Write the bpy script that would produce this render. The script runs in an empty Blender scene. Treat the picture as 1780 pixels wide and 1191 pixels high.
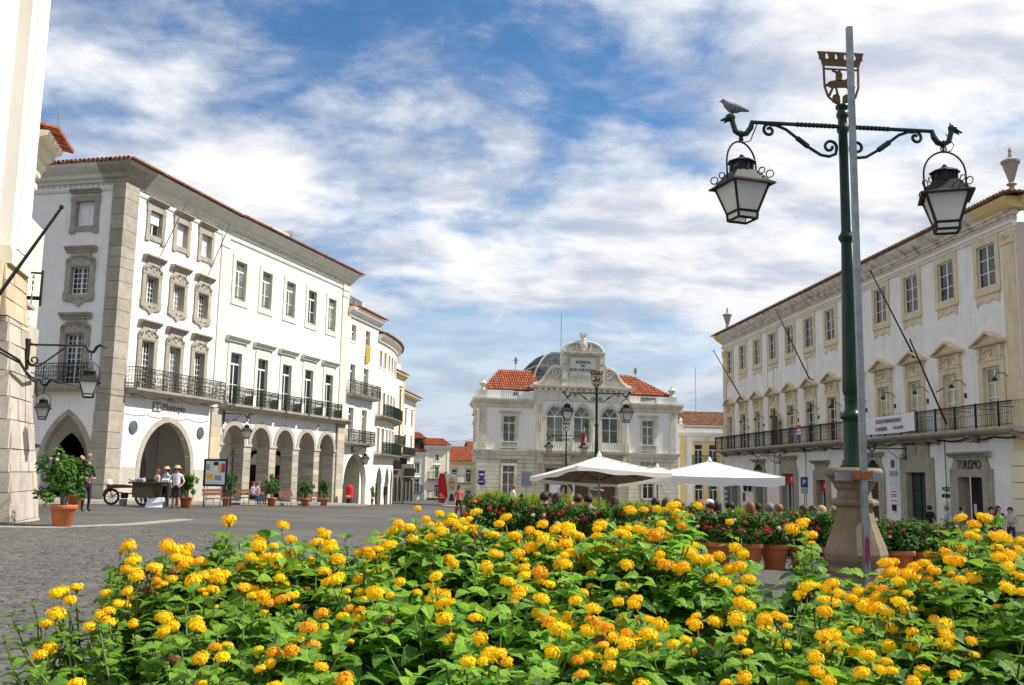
import bpy, math, random
from mathutils import Vector, Matrix
rad = math.radians; pi = math.pi; sin = math.sin; cos = math.cos
random.seed(11)
scene = bpy.context.scene
col = scene.collection

# ---------------------------------------------------------------- camera
CAMZ = 1.2
PITCH, ROLL = 0.1377118, 0.0176173
cam_d = bpy.data.cameras.new('camera'); cam = bpy.data.objects.new('camera', cam_d); col.objects.link(cam)
cam_d.sensor_width = 36.0; cam_d.sensor_fit = 'HORIZONTAL'; cam_d.lens = 1661.6 / 1780 * 36
cam_d.clip_start = 0.05; cam_d.clip_end = 3000
ax = Vector((1, 0, 0)); au = Vector((0, -sin(PITCH), cos(PITCH))); af = Vector((0, cos(PITCH), sin(PITCH)))
cx_ = ax * cos(ROLL) + au * sin(ROLL); cu_ = au * cos(ROLL) - ax * sin(ROLL)
m = Matrix.Identity(4)
for i in range(3):
    m[i][0] = cx_[i]; m[i][1] = cu_[i]; m[i][2] = -af[i]
m[2][3] = CAMZ
cam.matrix_world = m
scene.camera = cam

# ---------------------------------------------------------------- sun, sky, exposure
SUN_AZ, SUN_EL = 7.0, 48.0            # azimuth from +X towards +Y
sd = Vector((cos(rad(SUN_EL)) * cos(rad(SUN_AZ)), cos(rad(SUN_EL)) * sin(rad(SUN_AZ)), sin(rad(SUN_EL))))
ld = bpy.data.lights.new('sun', 'SUN'); ld.energy = 5.0; ld.angle = rad(0.55); ld.color = (1.0, 0.94, 0.84)
sun = bpy.data.objects.new('sun', ld); col.objects.link(sun)
sun.rotation_euler = (-sd).to_track_quat('-Z', 'Y').to_euler()
scene.view_settings.view_transform = 'Standard'; scene.view_settings.look = 'None'
scene.view_settings.exposure = 0.54; scene.view_settings.gamma = 1.0
scene.view_settings.use_curve_mapping = False

def NN(nt, typ, loc=None, **kw):
    n = nt.nodes.new(typ)
    for k, v in kw.items():
        if k == 'ins':
            for kk, vv in v.items(): n.inputs[kk].default_value = vv
        else: setattr(n, k, v)
    return n

def math_node(nt, op, a, b=None, c=None, clamp=False):
    n = nt.nodes.new('ShaderNodeMath'); n.operation = op; n.use_clamp = clamp
    for i, x in enumerate((a, b, c)):
        if x is None: continue
        if isinstance(x, (int, float)): n.inputs[i].default_value = x
        else: nt.links.new(x, n.inputs[i])
    return n.outputs[0]

def mixc(nt, fac, a, b):
    n = nt.nodes.new('ShaderNodeMix'); n.data_type = 'RGBA'
    for s, x in ((n.inputs[0], fac), (n.inputs[6], a), (n.inputs[7], b)):
        if hasattr(x, 'is_output'): nt.links.new(x, s)
        elif isinstance(x, (int, float)): s.default_value = x
        else: s.default_value = (x[0], x[1], x[2], 1)
    return n.outputs[2]

def smooth(nt, x, lo, hi):
    n = nt.nodes.new('ShaderNodeMapRange'); n.interpolation_type = 'SMOOTHSTEP'
    n.inputs[1].default_value = lo; n.inputs[2].default_value = hi
    nt.links.new(x, n.inputs[0]); return n.outputs[0]

world = bpy.data.worlds.new('World'); scene.world = world; world.use_nodes = True
wt = world.node_tree; wt.nodes.clear()
wo = NN(wt, 'ShaderNodeOutputWorld'); bg = NN(wt, 'ShaderNodeBackground'); bg.inputs[1].default_value = 0.090
sky = NN(wt, 'ShaderNodeTexSky', sky_type='NISHITA', sun_disc=False, sun_elevation=rad(SUN_EL), sun_rotation=rad(90 - SUN_AZ),
         altitude=250, air_density=1.0, dust_density=0.1, ozone_density=1.6)
tc = NN(wt, 'ShaderNodeTexCoord'); sep = NN(wt, 'ShaderNodeSeparateXYZ'); wt.links.new(tc.outputs['Generated'], sep.inputs[0])
zc = math_node(wt, 'ADD', math_node(wt, 'MAXIMUM', sep.outputs[2], 0.0), 0.26)
px = math_node(wt, 'DIVIDE', sep.outputs[0], zc); py = math_node(wt, 'DIVIDE', sep.outputs[1], zc)
cmb = NN(wt, 'ShaderNodeCombineXYZ'); wt.links.new(px, cmb.inputs[0]); wt.links.new(py, cmb.inputs[1])
def wnoise(scale, detail, rough, dist, off, sx=1.0, sy=1.0, rot=0.0):
    mp = NN(wt, 'ShaderNodeMapping'); mp.inputs['Location'].default_value = off
    mp.inputs['Scale'].default_value = (sx, sy, 1); mp.inputs['Rotation'].default_value = (0, 0, rot)
    wt.links.new(cmb.outputs[0], mp.inputs[0])
    n = NN(wt, 'ShaderNodeTexNoise', ins={'Scale': scale, 'Detail': detail, 'Roughness': rough, 'Distortion': dist})
    wt.links.new(mp.outputs[0], n.inputs['Vector']); return n.outputs['Fac']
SKY_BIG = (1.9, 4.4, 0.0)
CL_DARK = (4.4, 4.75, 5.6); CL_LIT = (7.9, 7.9, 8.0)
warp = NN(wt, 'ShaderNodeTexNoise', ins={'Scale': 1.1, 'Detail': 3.0}); wt.links.new(cmb.outputs[0], warp.inputs['Vector'])
big = wnoise(0.85, 2, 0.45, 0.2, SKY_BIG)
puf = wnoise(3.1, 11, 0.60, 0.15, (7.3, 2.2, 0), 1.0, 1.05)
wsp = wnoise(3.4, 10, 0.66, 0.2, (1.3, 8.2, 0), 0.75, 1.35, rad(-25))
shade = wnoise(3.6, 8, 0.6, 0.2, (4.4, 0.3, 0), 0.8, 1.3)
cover = math_node(wt, 'ADD', math_node(wt, 'MULTIPLY', big, 1.05), math_node(wt, 'MULTIPLY', puf, 0.62))
m1 = smooth(wt, cover, 0.70, 0.88)
m2 = math_node(wt, 'MULTIPLY', smooth(wt, math_node(wt, 'ADD', math_node(wt, 'MULTIPLY', wsp, .8), math_node(wt, 'MULTIPLY', big, .35)), 0.47, 0.76), 0.85)
mask = math_node(wt, 'MAXIMUM', m1, m2)
low = smooth(wt, sep.outputs[2], 0.02, 0.26)      # layered cloud deck towards the horizon
hz = math_node(wt, 'MULTIPLY', math_node(wt, 'SUBTRACT', 1.0, low), 0.95)
mask = math_node(wt, 'MAXIMUM', mask, math_node(wt, 'MULTIPLY', hz, smooth(wt, puf, 0.22, 0.46)))
shd = math_node(wt, 'MULTIPLY', smooth(wt, shade, 0.36, 0.60), math_node(wt, 'ADD', math_node(wt, 'MULTIPLY', low, .35), .65))
bright = mixc(wt, math_node(wt, 'MULTIPLY', math_node(wt, 'SUBTRACT', 1.0, smooth(wt, sep.outputs[2], 0.03, 0.20)), 0.72), mixc(wt, shd, CL_DARK, CL_LIT), mixc(wt, shd, (3.1, 3.7, 4.9), (5.0, 5.5, 6.3)))
skyc = mixc(wt, 1.0, (0, 0, 0), sky.outputs[0])
hsv = NN(wt, 'ShaderNodeHueSaturation', ins={'Saturation': 1.25, 'Value': 1.02}); wt.links.new(skyc, hsv.inputs['Color'])
fin = mixc(wt, mask, hsv.outputs[0], bright)
wt.links.new(fin, bg.inputs[0]); wt.links.new(bg.outputs[0], wo.inputs[0])

# ---------------------------------------------------------------- ground height: the square falls away and to one side
def cl(a, lo, hi): return max(lo, min(hi, a))
def G(x, y): return -0.03 * cl(x, -45, 45) - 0.022 * cl(y, -30, 135)

# ---------------------------------------------------------------- materials
MATS = {}
def mat(name, c1, c2=None, scale=3.0, rough=0.8, bump=0.0, bscale=30.0, spec=0.3, metal=0.0, rand=0.0, lo=0.35, hi=0.65,
        stain=None, sz=(2.5, 2.5, 0.35), slo=0.5, shi=0.75, samt=0.6, speck=None, kscale=60, island=0.0, trans=0.0, coat=0.0):
    mt = bpy.data.materials.new(name); mt.use_nodes = True; MATS[name] = mt
    nt = mt.node_tree; L = nt.links
    p = nt.nodes['Principled BSDF']; p.inputs['Roughness'].default_value = rough
    p.inputs['Specular IOR Level'].default_value = spec; p.inputs['Metallic'].default_value = metal
    if coat: p.inputs['Coat Weight'].default_value = coat
    geo = nt.nodes.new('ShaderNodeNewGeometry')
    c = None
    if c2 is not None:
        n = NN(nt, 'ShaderNodeTexNoise', ins={'Scale': scale, 'Detail': 6.0, 'Roughness': 0.6}); L.new(geo.outputs['Position'], n.inputs['Vector'])
        c = mixc(nt, smooth(nt, n.outputs['Fac'], lo, hi), c1, c2)
    if speck is not None:
        n = NN(nt, 'ShaderNodeTexNoise', ins={'Scale': kscale, 'Detail': 2.0}); L.new(geo.outputs['Position'], n.inputs['Vector'])
        c = mixc(nt, smooth(nt, n.outputs['Fac'], 0.52, 0.68), c if c is not None else c1, speck)
    if stain is not None:
        mp = NN(nt, 'ShaderNodeMapping'); mp.inputs['Scale'].default_value = sz; L.new(geo.outputs['Position'], mp.inputs[0])
        n = NN(nt, 'ShaderNodeTexNoise', ins={'Scale': 1.0, 'Detail': 8.0, 'Roughness': 0.65}); L.new(mp.outputs[0], n.inputs['Vector'])
        f = math_node(nt, 'MULTIPLY', smooth(nt, n.outputs['Fac'], slo, shi), samt)
        c = mixc(nt, f, c if c is not None else c1, stain)
    if rand or island:
        oi = nt.nodes.new('ShaderNodeObjectInfo')
        src = geo.outputs['Random Per Island'] if island else oi.outputs['Random']
        a = island or rand
        v = math_node(nt, 'ADD', math_node(nt, 'MULTIPLY', src, 2 * a), 1 - a)
        h = NN(nt, 'ShaderNodeHueSaturation')
        if c is not None: L.new(c, h.inputs['Color'])
        else: h.inputs['Color'].default_value = (*c1, 1)
        L.new(v, h.inputs['Value'])
        if island and rand:
            L.new(math_node(nt, 'ADD', math_node(nt, 'MULTIPLY', oi.outputs['Random'], 2 * rand), 0.5 - rand), h.inputs['Hue'])
        c = h.outputs[0]
    if c is None: p.inputs['Base Color'].default_value = (*c1, 1)
    else: L.new(c, p.inputs['Base Color'])
    if bump:
        n = NN(nt, 'ShaderNodeTexNoise', ins={'Scale': bscale, 'Detail': 4.0}); L.new(geo.outputs['Position'], n.inputs['Vector'])
        b = NN(nt, 'ShaderNodeBump', ins={'Strength': bump, 'Distance': 0.02}); L.new(n.outputs['Fac'], b.inputs['Height'])
        L.new(b.outputs[0], p.inputs['Normal'])
    if trans:
        tr = nt.nodes.new('ShaderNodeBsdfTranslucent'); mx = nt.nodes.new('ShaderNodeMixShader'); mx.inputs[0].default_value = trans
        if c is None: tr.inputs[0].default_value = (*c1, 1)
        else: L.new(c, tr.inputs[0])
        L.new(p.outputs[0], mx.inputs[1]); L.new(tr.outputs[0], mx.inputs[2]); L.new(mx.outputs[0], nt.nodes['Material Output'].inputs[0])
    return mt

mat('stucco', (.80, .785, .745), (.75, .735, .695), 1.2, .9, .12, 25, stain=(.46, .43, .38), slo=.52, shi=.78, samt=.45)
mat('stucco_warm', (.80, .77, .68), (.76, .73, .63), 1.2, .9, .12, 25, stain=(.55, .50, .42), slo=.56, shi=.8, samt=.35)
mat('stucco_old', (.82, .795, .755), (.73, .71, .67), .9, .9, .25, 22, stain=(.44, .40, .35), sz=(3.0, 3.0, .3), slo=.48, shi=.76, samt=.42)
mat('cream', (.76, .71, .54), (.70, .65, .49), 1.0, .9, .12, 25, stain=(.50, .42, .30), slo=.55, shi=.8, samt=.4)
mat('granite', (.41, .37, .30), (.32, .29, .235), 2.2, .85, .35, 40, speck=(.20, .18, .15), kscale=55, rand=.10)
mat('pedestal_granite', (.245, .185, .12), (.18, .14, .095), 3.5, .85, .35, 60, speck=(.13, .105, .08), kscale=70)
mat('granite_pale', (.47, .44, .37), (.39, .36, .30), 2.2, .85, .3, 40, speck=(.28, .26, .22), kscale=50, rand=.10)
mat('granite_grey', (.50, .455, .38), (.39, .355, .30), 1.6, .88, .5, 30, speck=(.22, .21, .19), kscale=50, rand=.12, stain=(.16, .14, .12), sz=(1.5, 1.5, .9), slo=.52, shi=.78, samt=.5)
mat('ochre_block', (.56, .46, .31), (.49, .40, .27), 2.0, .88, .3, 35, rand=.10, stain=(.36, .29, .2), slo=.55, shi=.8)
mat('mortar', (.62, .60, .54), (.5, .48, .43), 6, .95, .3, 60)
mat('limestone', (.66, .65, .56), (.58, .57, .49), 1.8, .85, .15, 40, rand=.04, stain=(.40, .39, .33), slo=.55, shi=.8, samt=.4)
mat('limestone_dark', (.34, .32, .25), (.26, .24, .19), 2.5, .85, .2, 40, rand=.05)
mat('shaded_dark_stone', (.11, .09, .065), (.07, .06, .045), 2.0, .85, .3, 30)  # dark stone, its colour lowered further to carry the street's shade
mat('bank_stone', (.64, .60, .50), (.54, .52, .45), 1.1, .8, .15, 40, stain=(.28, .25, .20), sz=(1.6, 1.6, .7), slo=.46, shi=.74, samt=.6, rand=.07)
mat('yellow_stone', (.68, .58, .40), (.60, .50, .34), 2.2, .88, .3, 35, stain=(.30, .24, .17), slo=.5, shi=.78, samt=.6)
mat('yellow_paint', (.70, .55, .25), (.64, .50, .24), 1.2, .85, .1, 30, stain=(.42, .32, .18), slo=.55, shi=.8, samt=.5)
mat('cornice_old', (.74, .70, .62), (.60, .55, .48), 2.0, .9, .3, 30, stain=(.16, .13, .11), sz=(2.2, 2.2, 1.6), slo=.46, shi=.68, samt=.75)
mat('pink_band', (.62, .44, .34), (.58, .52, .45), 3.0, .9, .3, 30, stain=(.28, .22, .18), sz=(3, 3, 1), slo=.5, shi=.75, samt=.6)
mat('tile', (.42, .125, .055), (.29, .085, .045), 4.0, .85, .25, 60, island=.28, stain=(.16, .12, .09), sz=(1.5, 1.5, 1.5), slo=.52, shi=.8, samt=.45)
mat('tile_eave', (.33, .145, .08), (.23, .105, .06), 4.0, .9, .25, 60, island=.28, stain=(.12, .10, .08), sz=(2, 2, 2), slo=.5, shi=.75, samt=.5)
mat('tile_brown', (.30, .15, .085), (.20, .11, .07), 4.0, .9, .25, 60, island=.28, stain=(.12, .10, .08), sz=(2, 2, 2), slo=.5, shi=.75, samt=.5)
mat('slate', (.075, .077, .084), (.045, .047, .052), 5.0, .9, .3, 40, island=.35, spec=.08)
mat('zinc', (.42, .44, .46), (.34, .36, .38), 2, .45, metal=.6)
mat('white_wood', (.78, .78, .75), (.72, .72, .69), 3, .5, spec=.4)
mat('iron', (.014, .014, .015), (.026, .023, .021), 8, .6, .2, 60, spec=.28)
mat('iron_green', (.007, .024, .016), (.010, .028, .020), 8, .6, spec=.2)
mat('lamp_green', (.004, .022, .013), (.007, .030, .018), 5, .34, .06, 25, spec=.3, stain=(.02, .028, .022), sz=(4, 4, 2), slo=.55, shi=.8, samt=.4)
mat('galvanised', (.30, .32, .31), (.22, .24, .235), 6, .42, metal=.7, stain=(.25, .24, .22), sz=(8, 8, 1), slo=.5, shi=.8, samt=.5)
mat('gilt', (.17, .10, .04), (.12, .07, .03), 6, .6, metal=.3)
mat('rust', (.34, .12, .04), (.20, .08, .035), 20, .8, .3, 50)
mat('glass', (.016, .019, .022), (.045, .050, .052), .7, .07, spec=.42, rand=.4)
mat('dark_glass', (.010, .011, .012), (.02, .022, .024), .7, .1, spec=.4)
mat('glass_curtain', (.19, .21, .19), (.10, .12, .11), 1.2, .12, spec=.42, rand=.3)
mat('glass_warm', (.42, .38, .24), (.30, .29, .20), 1.5, .15, spec=.5, rand=.2)
mat('frosted', (.90, .90, .87), (.85, .85, .82), 3, .4, spec=.4, trans=.5, stain=(.62, .56, .42), sz=(4, 4, 3), slo=.5, shi=.8, samt=.4)
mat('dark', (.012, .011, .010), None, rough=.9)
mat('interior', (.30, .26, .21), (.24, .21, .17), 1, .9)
mat('terracotta', (.50, .155, .055), (.42, .125, .045), 5, .75, .15, 60, rand=.08, stain=(.55, .36, .25), sz=(6, 6, 4), slo=.56, shi=.8, samt=.45)
mat('soil', (.05, .035, .025), (.03, .02, .015), 20, .95, .5, 60)
mat('wood_red', (.20, .075, .045), (.15, .055, .035), 8, .6, rand=.08)
mat('wood_dark', (.09, .06, .04), (.06, .04, .03), 8, .6)
mat('door_green', (.020, .034, .034), (.014, .024, .025), 4, .5)
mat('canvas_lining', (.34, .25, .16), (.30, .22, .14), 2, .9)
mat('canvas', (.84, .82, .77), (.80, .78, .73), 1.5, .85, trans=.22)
mat('red_paint', (.60, .02, .02), (.52, .02, .02), 5, .4)
mat('white_plain', (.78, .78, .78), (.72, .72, .73), 3, .7)
mat('blue_sign', (.03, .05, .22), (.04, .06, .26), 4, .4)
mat('purple_sign', (.09, .03, .20), None, rough=.4)
mat('smear', (.26, .03, .13), (.18, .04, .10), 20, .7)
mat('magenta', (.55, .03, .25), None, rough=.7)
mat('yellow_print', (.75, .55, .05), None, rough=.7)
mat('grey_print', (.30, .33, .34), None, rough=.7)
mat('pale_print', (.68, .70, .74), (.62, .65, .70), 2, .7)
mat('black_letter', (.02, .018, .016), None, rough=.7)
mat('bronze_green', (.10, .14, .12), (.07, .10, .09), 20, .6, .4, 60)
mat('brown_letter', (.30, .24, .16), None, rough=.6)
mat('flag_green', (.02, .16, .06), None, rough=.8, trans=.2)
mat('flag_red', (.50, .03, .03), None, rough=.8, trans=.2)
mat('flag_yellow', (.62, .42, .06), None, rough=.8, trans=.2)
mat('spent', (.22, .10, .03), (.14, .07, .03), 40, .8, island=.3)
mat('stem', (.10, .17, .035), (.12, .13, .045), 30, .7)
mat('bark', (.13, .10, .07), (.09, .07, .05), 12, .9, .5, 40)
mat('lantana_leaf', (.145, .315, .018), (.055, .16, .012), 9, .46, .25, 160, spec=.35, island=.5, rand=.012, trans=.40)
mat('lantana_young', (.24, .42, .030), (.17, .34, .025), 20, .5, .2, 160, spec=.3, rand=.25, trans=.45)
mat('rose_leaf', (.085, .185, .024), (.038, .100, .014), 5, .6, spec=.18, island=.45, trans=.22)
mat('shrub_leaf', (.085, .185, .024), (.045, .115, .018), 3, .55, spec=.2, island=.45, trans=.25)
mat('grass_lime', (.38, .44, .03), (.24, .33, .025), 2, .6, island=.3, trans=.3)
mat('lantana_yellow', (.95, .64, .011), (.93, .55, .010), 30, .6, spec=.12, island=.08, rand=.010, trans=.2)
mat('lantana_core', (.92, .55, .010), None, rough=.7)
mat('lantana_orange', (.88, .44, .012), (.84, .36, .012), 30, .6, spec=.2, island=.16, trans=.25)
mat('petal_red', (.62, .055, .025), (.50, .03, .03), 8, .6, island=.25, rand=.015, trans=.2)
mat('petal_pink', (.62, .04, .10), (.52, .03, .08), 8, .6, island=.25, trans=.2)
mat('petal_pale', (.72, .46, .34), (.75, .60, .45), 8, .6, island=.2, trans=.2)
mat('rubber', (.015, .015, .015), None, rough=.7)
mat('chrome', (.55, .55, .55), None, rough=.25, metal=.9)
mat('olive_paint', (.13, .11, .045), (.10, .085, .035), 6, .5)
mat('rust_paint', (.16, .035, .025), (.12, .03, .02), 6, .5)
mat('feather', (.10, .10, .11), (.25, .25, .26), 30, .8)

def add_veins(name):
    nt = MATS[name].node_tree; L = nt.links; p = nt.nodes['Principled BSDF']; src = p.inputs['Base Color'].links[0].from_socket
    at = NN(nt, 'ShaderNodeAttribute', attribute_name='leafuv'); sp = nt.nodes.new('ShaderNodeSeparateXYZ'); L.new(at.outputs['Vector'], sp.inputs[0])
    a = math_node(nt, 'ABSOLUTE', sp.outputs[1])
    rib = math_node(nt, 'SUBTRACT', 1.0, smooth(nt, a, 0.03, 0.13))
    ph = math_node(nt, 'PINGPONG', math_node(nt, 'SUBTRACT', math_node(nt, 'MULTIPLY', sp.outputs[0], 6.5), math_node(nt, 'MULTIPLY', a, 1.15)), 0.5)
    vein = math_node(nt, 'MAXIMUM', rib, math_node(nt, 'MULTIPLY', math_node(nt, 'SUBTRACT', 1.0, smooth(nt, ph, 0.0, 0.16)), .7))
    h = NN(nt, 'ShaderNodeHueSaturation', ins={'Saturation': .85, 'Value': 1.9}); L.new(src, h.inputs['Color'])
    c = mixc(nt, math_node(nt, 'MULTIPLY', vein, .55), src, h.outputs[0])
    for n in nt.nodes:
        if n.type == 'BSDF_TRANSLUCENT': L.new(c, n.inputs[0])
    L.new(c, p.inputs['Base Color'])
    b = NN(nt, 'ShaderNodeBump', ins={'Strength': .6, 'Distance': .002}); b.invert = True; L.new(vein, b.inputs['Height'])
    if p.inputs['Normal'].links: L.new(p.inputs['Normal'].links[0].from_socket, b.inputs['Normal'])
    L.new(b.outputs[0], p.inputs['Normal'])
def cobble_material():
    mt = bpy.data.materials.new('cobbles'); mt.use_nodes = True; MATS['cobbles'] = mt
    nt = mt.node_tree; L = nt.links; p = nt.nodes['Principled BSDF']; p.inputs['Roughness'].default_value = .75; p.inputs['Specular IOR Level'].default_value = .35
    geo = nt.nodes.new('ShaderNodeNewGeometry')
    n0 = NN(nt, 'ShaderNodeTexNoise', ins={'Scale': 1.1, 'Detail': 3.0}); L.new(geo.outputs['Position'], n0.inputs['Vector'])
    ad = NN(nt, 'ShaderNodeMix', data_type='VECTOR'); ad.inputs[0].default_value = .06
    L.new(geo.outputs['Position'], ad.inputs[4]); L.new(n0.outputs['Color'], ad.inputs[5])
    br = NN(nt, 'ShaderNodeTexBrick', ins={'Scale': 1.0, 'Mortar Size': .014, 'Mortar Smooth': .5, 'Brick Width': .17, 'Row Height': .125, 'Bias': 0.0,
            'Color1': (.088, .083, .075, 1), 'Color2': (.053, .051, .048, 1), 'Mortar': (.040, .037, .034, 1)})
    L.new(ad.outputs[1], br.inputs['Vector'])
    n1 = NN(nt, 'ShaderNodeTexNoise', ins={'Scale': .22, 'Detail': 5.0}); L.new(geo.outputs['Position'], n1.inputs['Vector'])
    n2 = NN(nt, 'ShaderNodeTexNoise', ins={'Scale': 9.0, 'Detail': 4.0}); L.new(geo.outputs['Position'], n2.inputs['Vector'])
    n3 = NN(nt, 'ShaderNodeTexVoronoi', ins={'Scale': 5.5}); L.new(geo.outputs['Position'], n3.inputs['Vector'])
    sepv = nt.nodes.new('ShaderNodeSeparateColor'); L.new(n3.outputs['Color'], sepv.inputs[0])
    c = mixc(nt, math_node(nt, 'MULTIPLY', smooth(nt, n1.outputs['Fac'], .42, .62), .55), br.outputs['Color'], (.14, .127, .106))
    c = mixc(nt, math_node(nt, 'MULTIPLY', smooth(nt, n2.outputs['Fac'], .5, .75), .5), c, (.145, .137, .123))
    c = mixc(nt, math_node(nt, 'MULTIPLY', sepv.outputs[0], .4), c, (.07, .07, .07))
    L.new(c, p.inputs['Base Color'])
    b = NN(nt, 'ShaderNodeBump', ins={'Strength': .8, 'Distance': .03}); L.new(math_node(nt, 'SUBTRACT', 1.0, br.outputs['Fac']), b.inputs['Height'])
    b2 = NN(nt, 'ShaderNodeBump', ins={'Strength': .5, 'Distance': .03}); L.new(n2.outputs['Fac'], b2.inputs['Height']); L.new(b.outputs[0], b2.inputs['Normal'])
    L.new(b2.outputs[0], p.inputs['Normal'])
cobble_material()
mat('cobble_stone', (.088, .083, .076), (.058, .056, .053), 6, .72, .5, 50, spec=.35, rand=.22, speck=(.125, .12, .11), kscale=70)
mat('cobble_mass', (.088, .083, .076), (.058, .056, .053), 6, .72, .5, 50, spec=.35, island=.25, speck=(.125, .12, .11), kscale=70)
mat('paving', (.30, .275, .23), (.24, .22, .19), 2.5, .85, .35, 25, stain=(.16, .15, .13), sz=(1, 1, 1), slo=.5, shi=.75)
mat('paving_grey', (.15, .15, .15), (.12, .12, .12), 2.5, .85, .3, 25)

# ---------------------------------------------------------------- mesh building
class MB:
    def __init__(s): s.v = []; s.f = []; s.mi = []; s.k = 0; s.T = None
    def p(s, *q):
        v = Vector(q if len(q) == 3 else q[0])
        if s.T is not None: v = s.T @ v
        s.v.append(v[:]); return len(s.v) - 1
    def face(s, *ids): s.f.append(ids); s.mi.append(s.k)
    def poly(s, pts): s.face(*[s.p(q) for q in pts])
    def box(s, x0, x1, y0, y1, z0, z1, tx=0, ty=0):
        a = [s.p(x0, y0, z0), s.p(x1, y0, z0), s.p(x1, y1, z0), s.p(x0, y1, z0),
             s.p(x0 + tx, y0 + ty, z1), s.p(x1 - tx, y0 + ty, z1), s.p(x1 - tx, y1 - ty, z1), s.p(x0 + tx, y1 - ty, z1)]
        for q in ((0, 3, 2, 1), (4, 5, 6, 7), (0, 1, 5, 4), (1, 2, 6, 5), (2, 3, 7, 6), (3, 0, 4, 7)): s.face(*[a[i] for i in q])
    def rbox(s, x0, x1, y0, y1, z0, z1, b):          # box whose front (-y) face is chamfered by b
        a = [s.p(x0, y1, z0), s.p(x1, y1, z0), s.p(x1, y1, z1), s.p(x0, y1, z1),
             s.p(x0, y0 + b, z0), s.p(x1, y0 + b, z0), s.p(x1, y0 + b, z1), s.p(x0, y0 + b, z1),
             s.p(x0 + b, y0, z0 + b), s.p(x1 - b, y0, z0 + b), s.p(x1 - b, y0, z1 - b), s.p(x0 + b, y0, z1 - b)]
        for q in ((8, 9, 10, 11), (4, 5, 9, 8), (5, 6, 10, 9), (6, 7, 11, 10), (7, 4, 8, 11),
                  (0, 1, 5, 4), (1, 2, 6, 5), (2, 3, 7, 6), (3, 0, 4, 7), (3, 2, 1, 0)): s.face(*[a[i] for i in q])
    def prism(s, poly, y0, y1):                       # polygon in x,z extruded along y
        n = len(poly); a = [s.p(x, y0, z) for x, z in poly]; b = [s.p(x, y1, z) for x, z in poly]
        s.face(*a); s.face(*reversed(b))
        for i in range(n): s.face(a[i], b[i], b[(i + 1) % n], a[(i + 1) % n])
    def extr(s, prof, x0, x1):                        # profile in y,z swept along x
        n = len(prof); a = [s.p(x0, y, z) for y, z in prof]; b = [s.p(x1, y, z) for y, z in prof]
        s.face(*reversed(a)); s.face(*b)
        for i in range(n): s.face(a[i], a[(i + 1) % n], b[(i + 1) % n], b[i])
    def lathe(s, prof, n=12, cx=0, cy=0, rot=0.0, sx=1, sy=1, cap=True):
        rings = []
        for r, z in prof:
            rings.append([s.p(cx + sx * r * cos(2 * pi * i / n + rot), cy + sy * r * sin(2 * pi * i / n + rot), z) for i in range(n)])
        for a, b in zip(rings, rings[1:]):
            for i in range(n): s.face(a[i], a[(i + 1) % n], b[(i + 1) % n], b[i])
        if cap: s.face(*reversed(rings[0])); s.face(*rings[-1])
    def tube(s, pts, r, n=6, cap=True):
        pts = [Vector(q) for q in pts]; rings = []
        up = Vector((0, 0, 1)); prev = None
        for i, q in enumerate(pts):
            d = (pts[min(i + 1, len(pts) - 1)] - pts[max(i - 1, 0)])
            if d.length < 1e-9: d = Vector((0, 0, 1))
            d.normalize()
            a = prev if prev is not None else (up if abs(d.z) < .9 else Vector((1, 0, 0)))
            a = a - d * a.dot(d)
            if a.length < 1e-6: a = Vector((1, 0, 0)) if abs(d.x) < .9 else Vector((0, 1, 0)); a = a - d * a.dot(d)
            a.normalize(); prev = a; b = d.cross(a)
            rr = r[i] if isinstance(r, (list, tuple)) else r
            rings.append([s.p(q + (a * cos(2 * pi * k / n) + b * sin(2 * pi * k / n)) * rr) for k in range(n)])
        for a, b in zip(rings, rings[1:]):
            for i in range(n): s.face(a[i], a[(i + 1) % n], b[(i + 1) % n], b[i])
        if cap: s.face(*reversed(rings[0])); s.face(*rings[-1])
    def ball(s, c, r, n=8, m_=5, sx=1, sy=1, sz=1):
        pr = [(max(1e-3, r * sin(pi * j / m_)), r * cos(pi * j / m_)) for j in range(m_, -1, -1)]
        s.lathe([(a, c[2] + b * sz) for a, b in pr], n, c[0], c[1], 0, sx, sy)
    def mesh(s, name, mats, smooth=False):
        me = bpy.data.meshes.new(name); me.from_pydata(s.v, [], s.f)
        for q in mats: me.materials.append(MATS[q])
        if len(mats) > 1: me.polygons.foreach_set('material_index', s.mi)
        if smooth: me.polygons.foreach_set('use_smooth', [True] * len(me.polygons))
        if getattr(s, 'vc', None):
            at = me.attributes.new('leafuv', 'FLOAT_VECTOR', 'POINT'); at.data.foreach_set('vector', [c for q in s.vc for c in q])
        me.update(); return me
    def obj(s, name, mats, parent=None, loc=(0, 0, 0), rz=0.0, smooth=False, scale=None):
        if isinstance(mats, str): mats = [mats]
        return link(name, s.mesh(name, mats, smooth), parent, loc, rz, scale)

def link(name, me, parent=None, loc=(0, 0, 0), rz=0.0, scale=None, rot=None):
    o = bpy.data.objects.new(name, me); col.objects.link(o); o.parent = parent
    o.location = loc; o.rotation_euler = rot if rot is not None else (0, 0, rz)
    if scale is not None: o.scale = (scale,) * 3 if isinstance(scale, (int, float)) else scale
    return o
def tag(o, label=None, cat=None, group=None, kind=None):
    for k, v in (('label', label), ('category', cat), ('group', group), ('kind', kind)):
        if v: o[k] = v
    return o
def thing(name, label, cat, loc=(0, 0, 0), rz=0.0, group=None, scale=None):
    o = link(name, None, None, loc, rz, scale); o.empty_display_size = .2
    return tag(o, label, cat, group)
def stuff(o): o['kind'] = 'stuff'; return o
def structure(o): o['kind'] = 'structure'; return o
def copy_tree(o, parent=None):
    c = o.copy(); col.objects.link(c); c.parent = parent
    for ch in list(o.children): copy_tree(ch, c)
    return c
CACHE = {}
def cached(key, fn):
    if key not in CACHE: CACHE[key] = fn()
    return CACHE[key]
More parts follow.
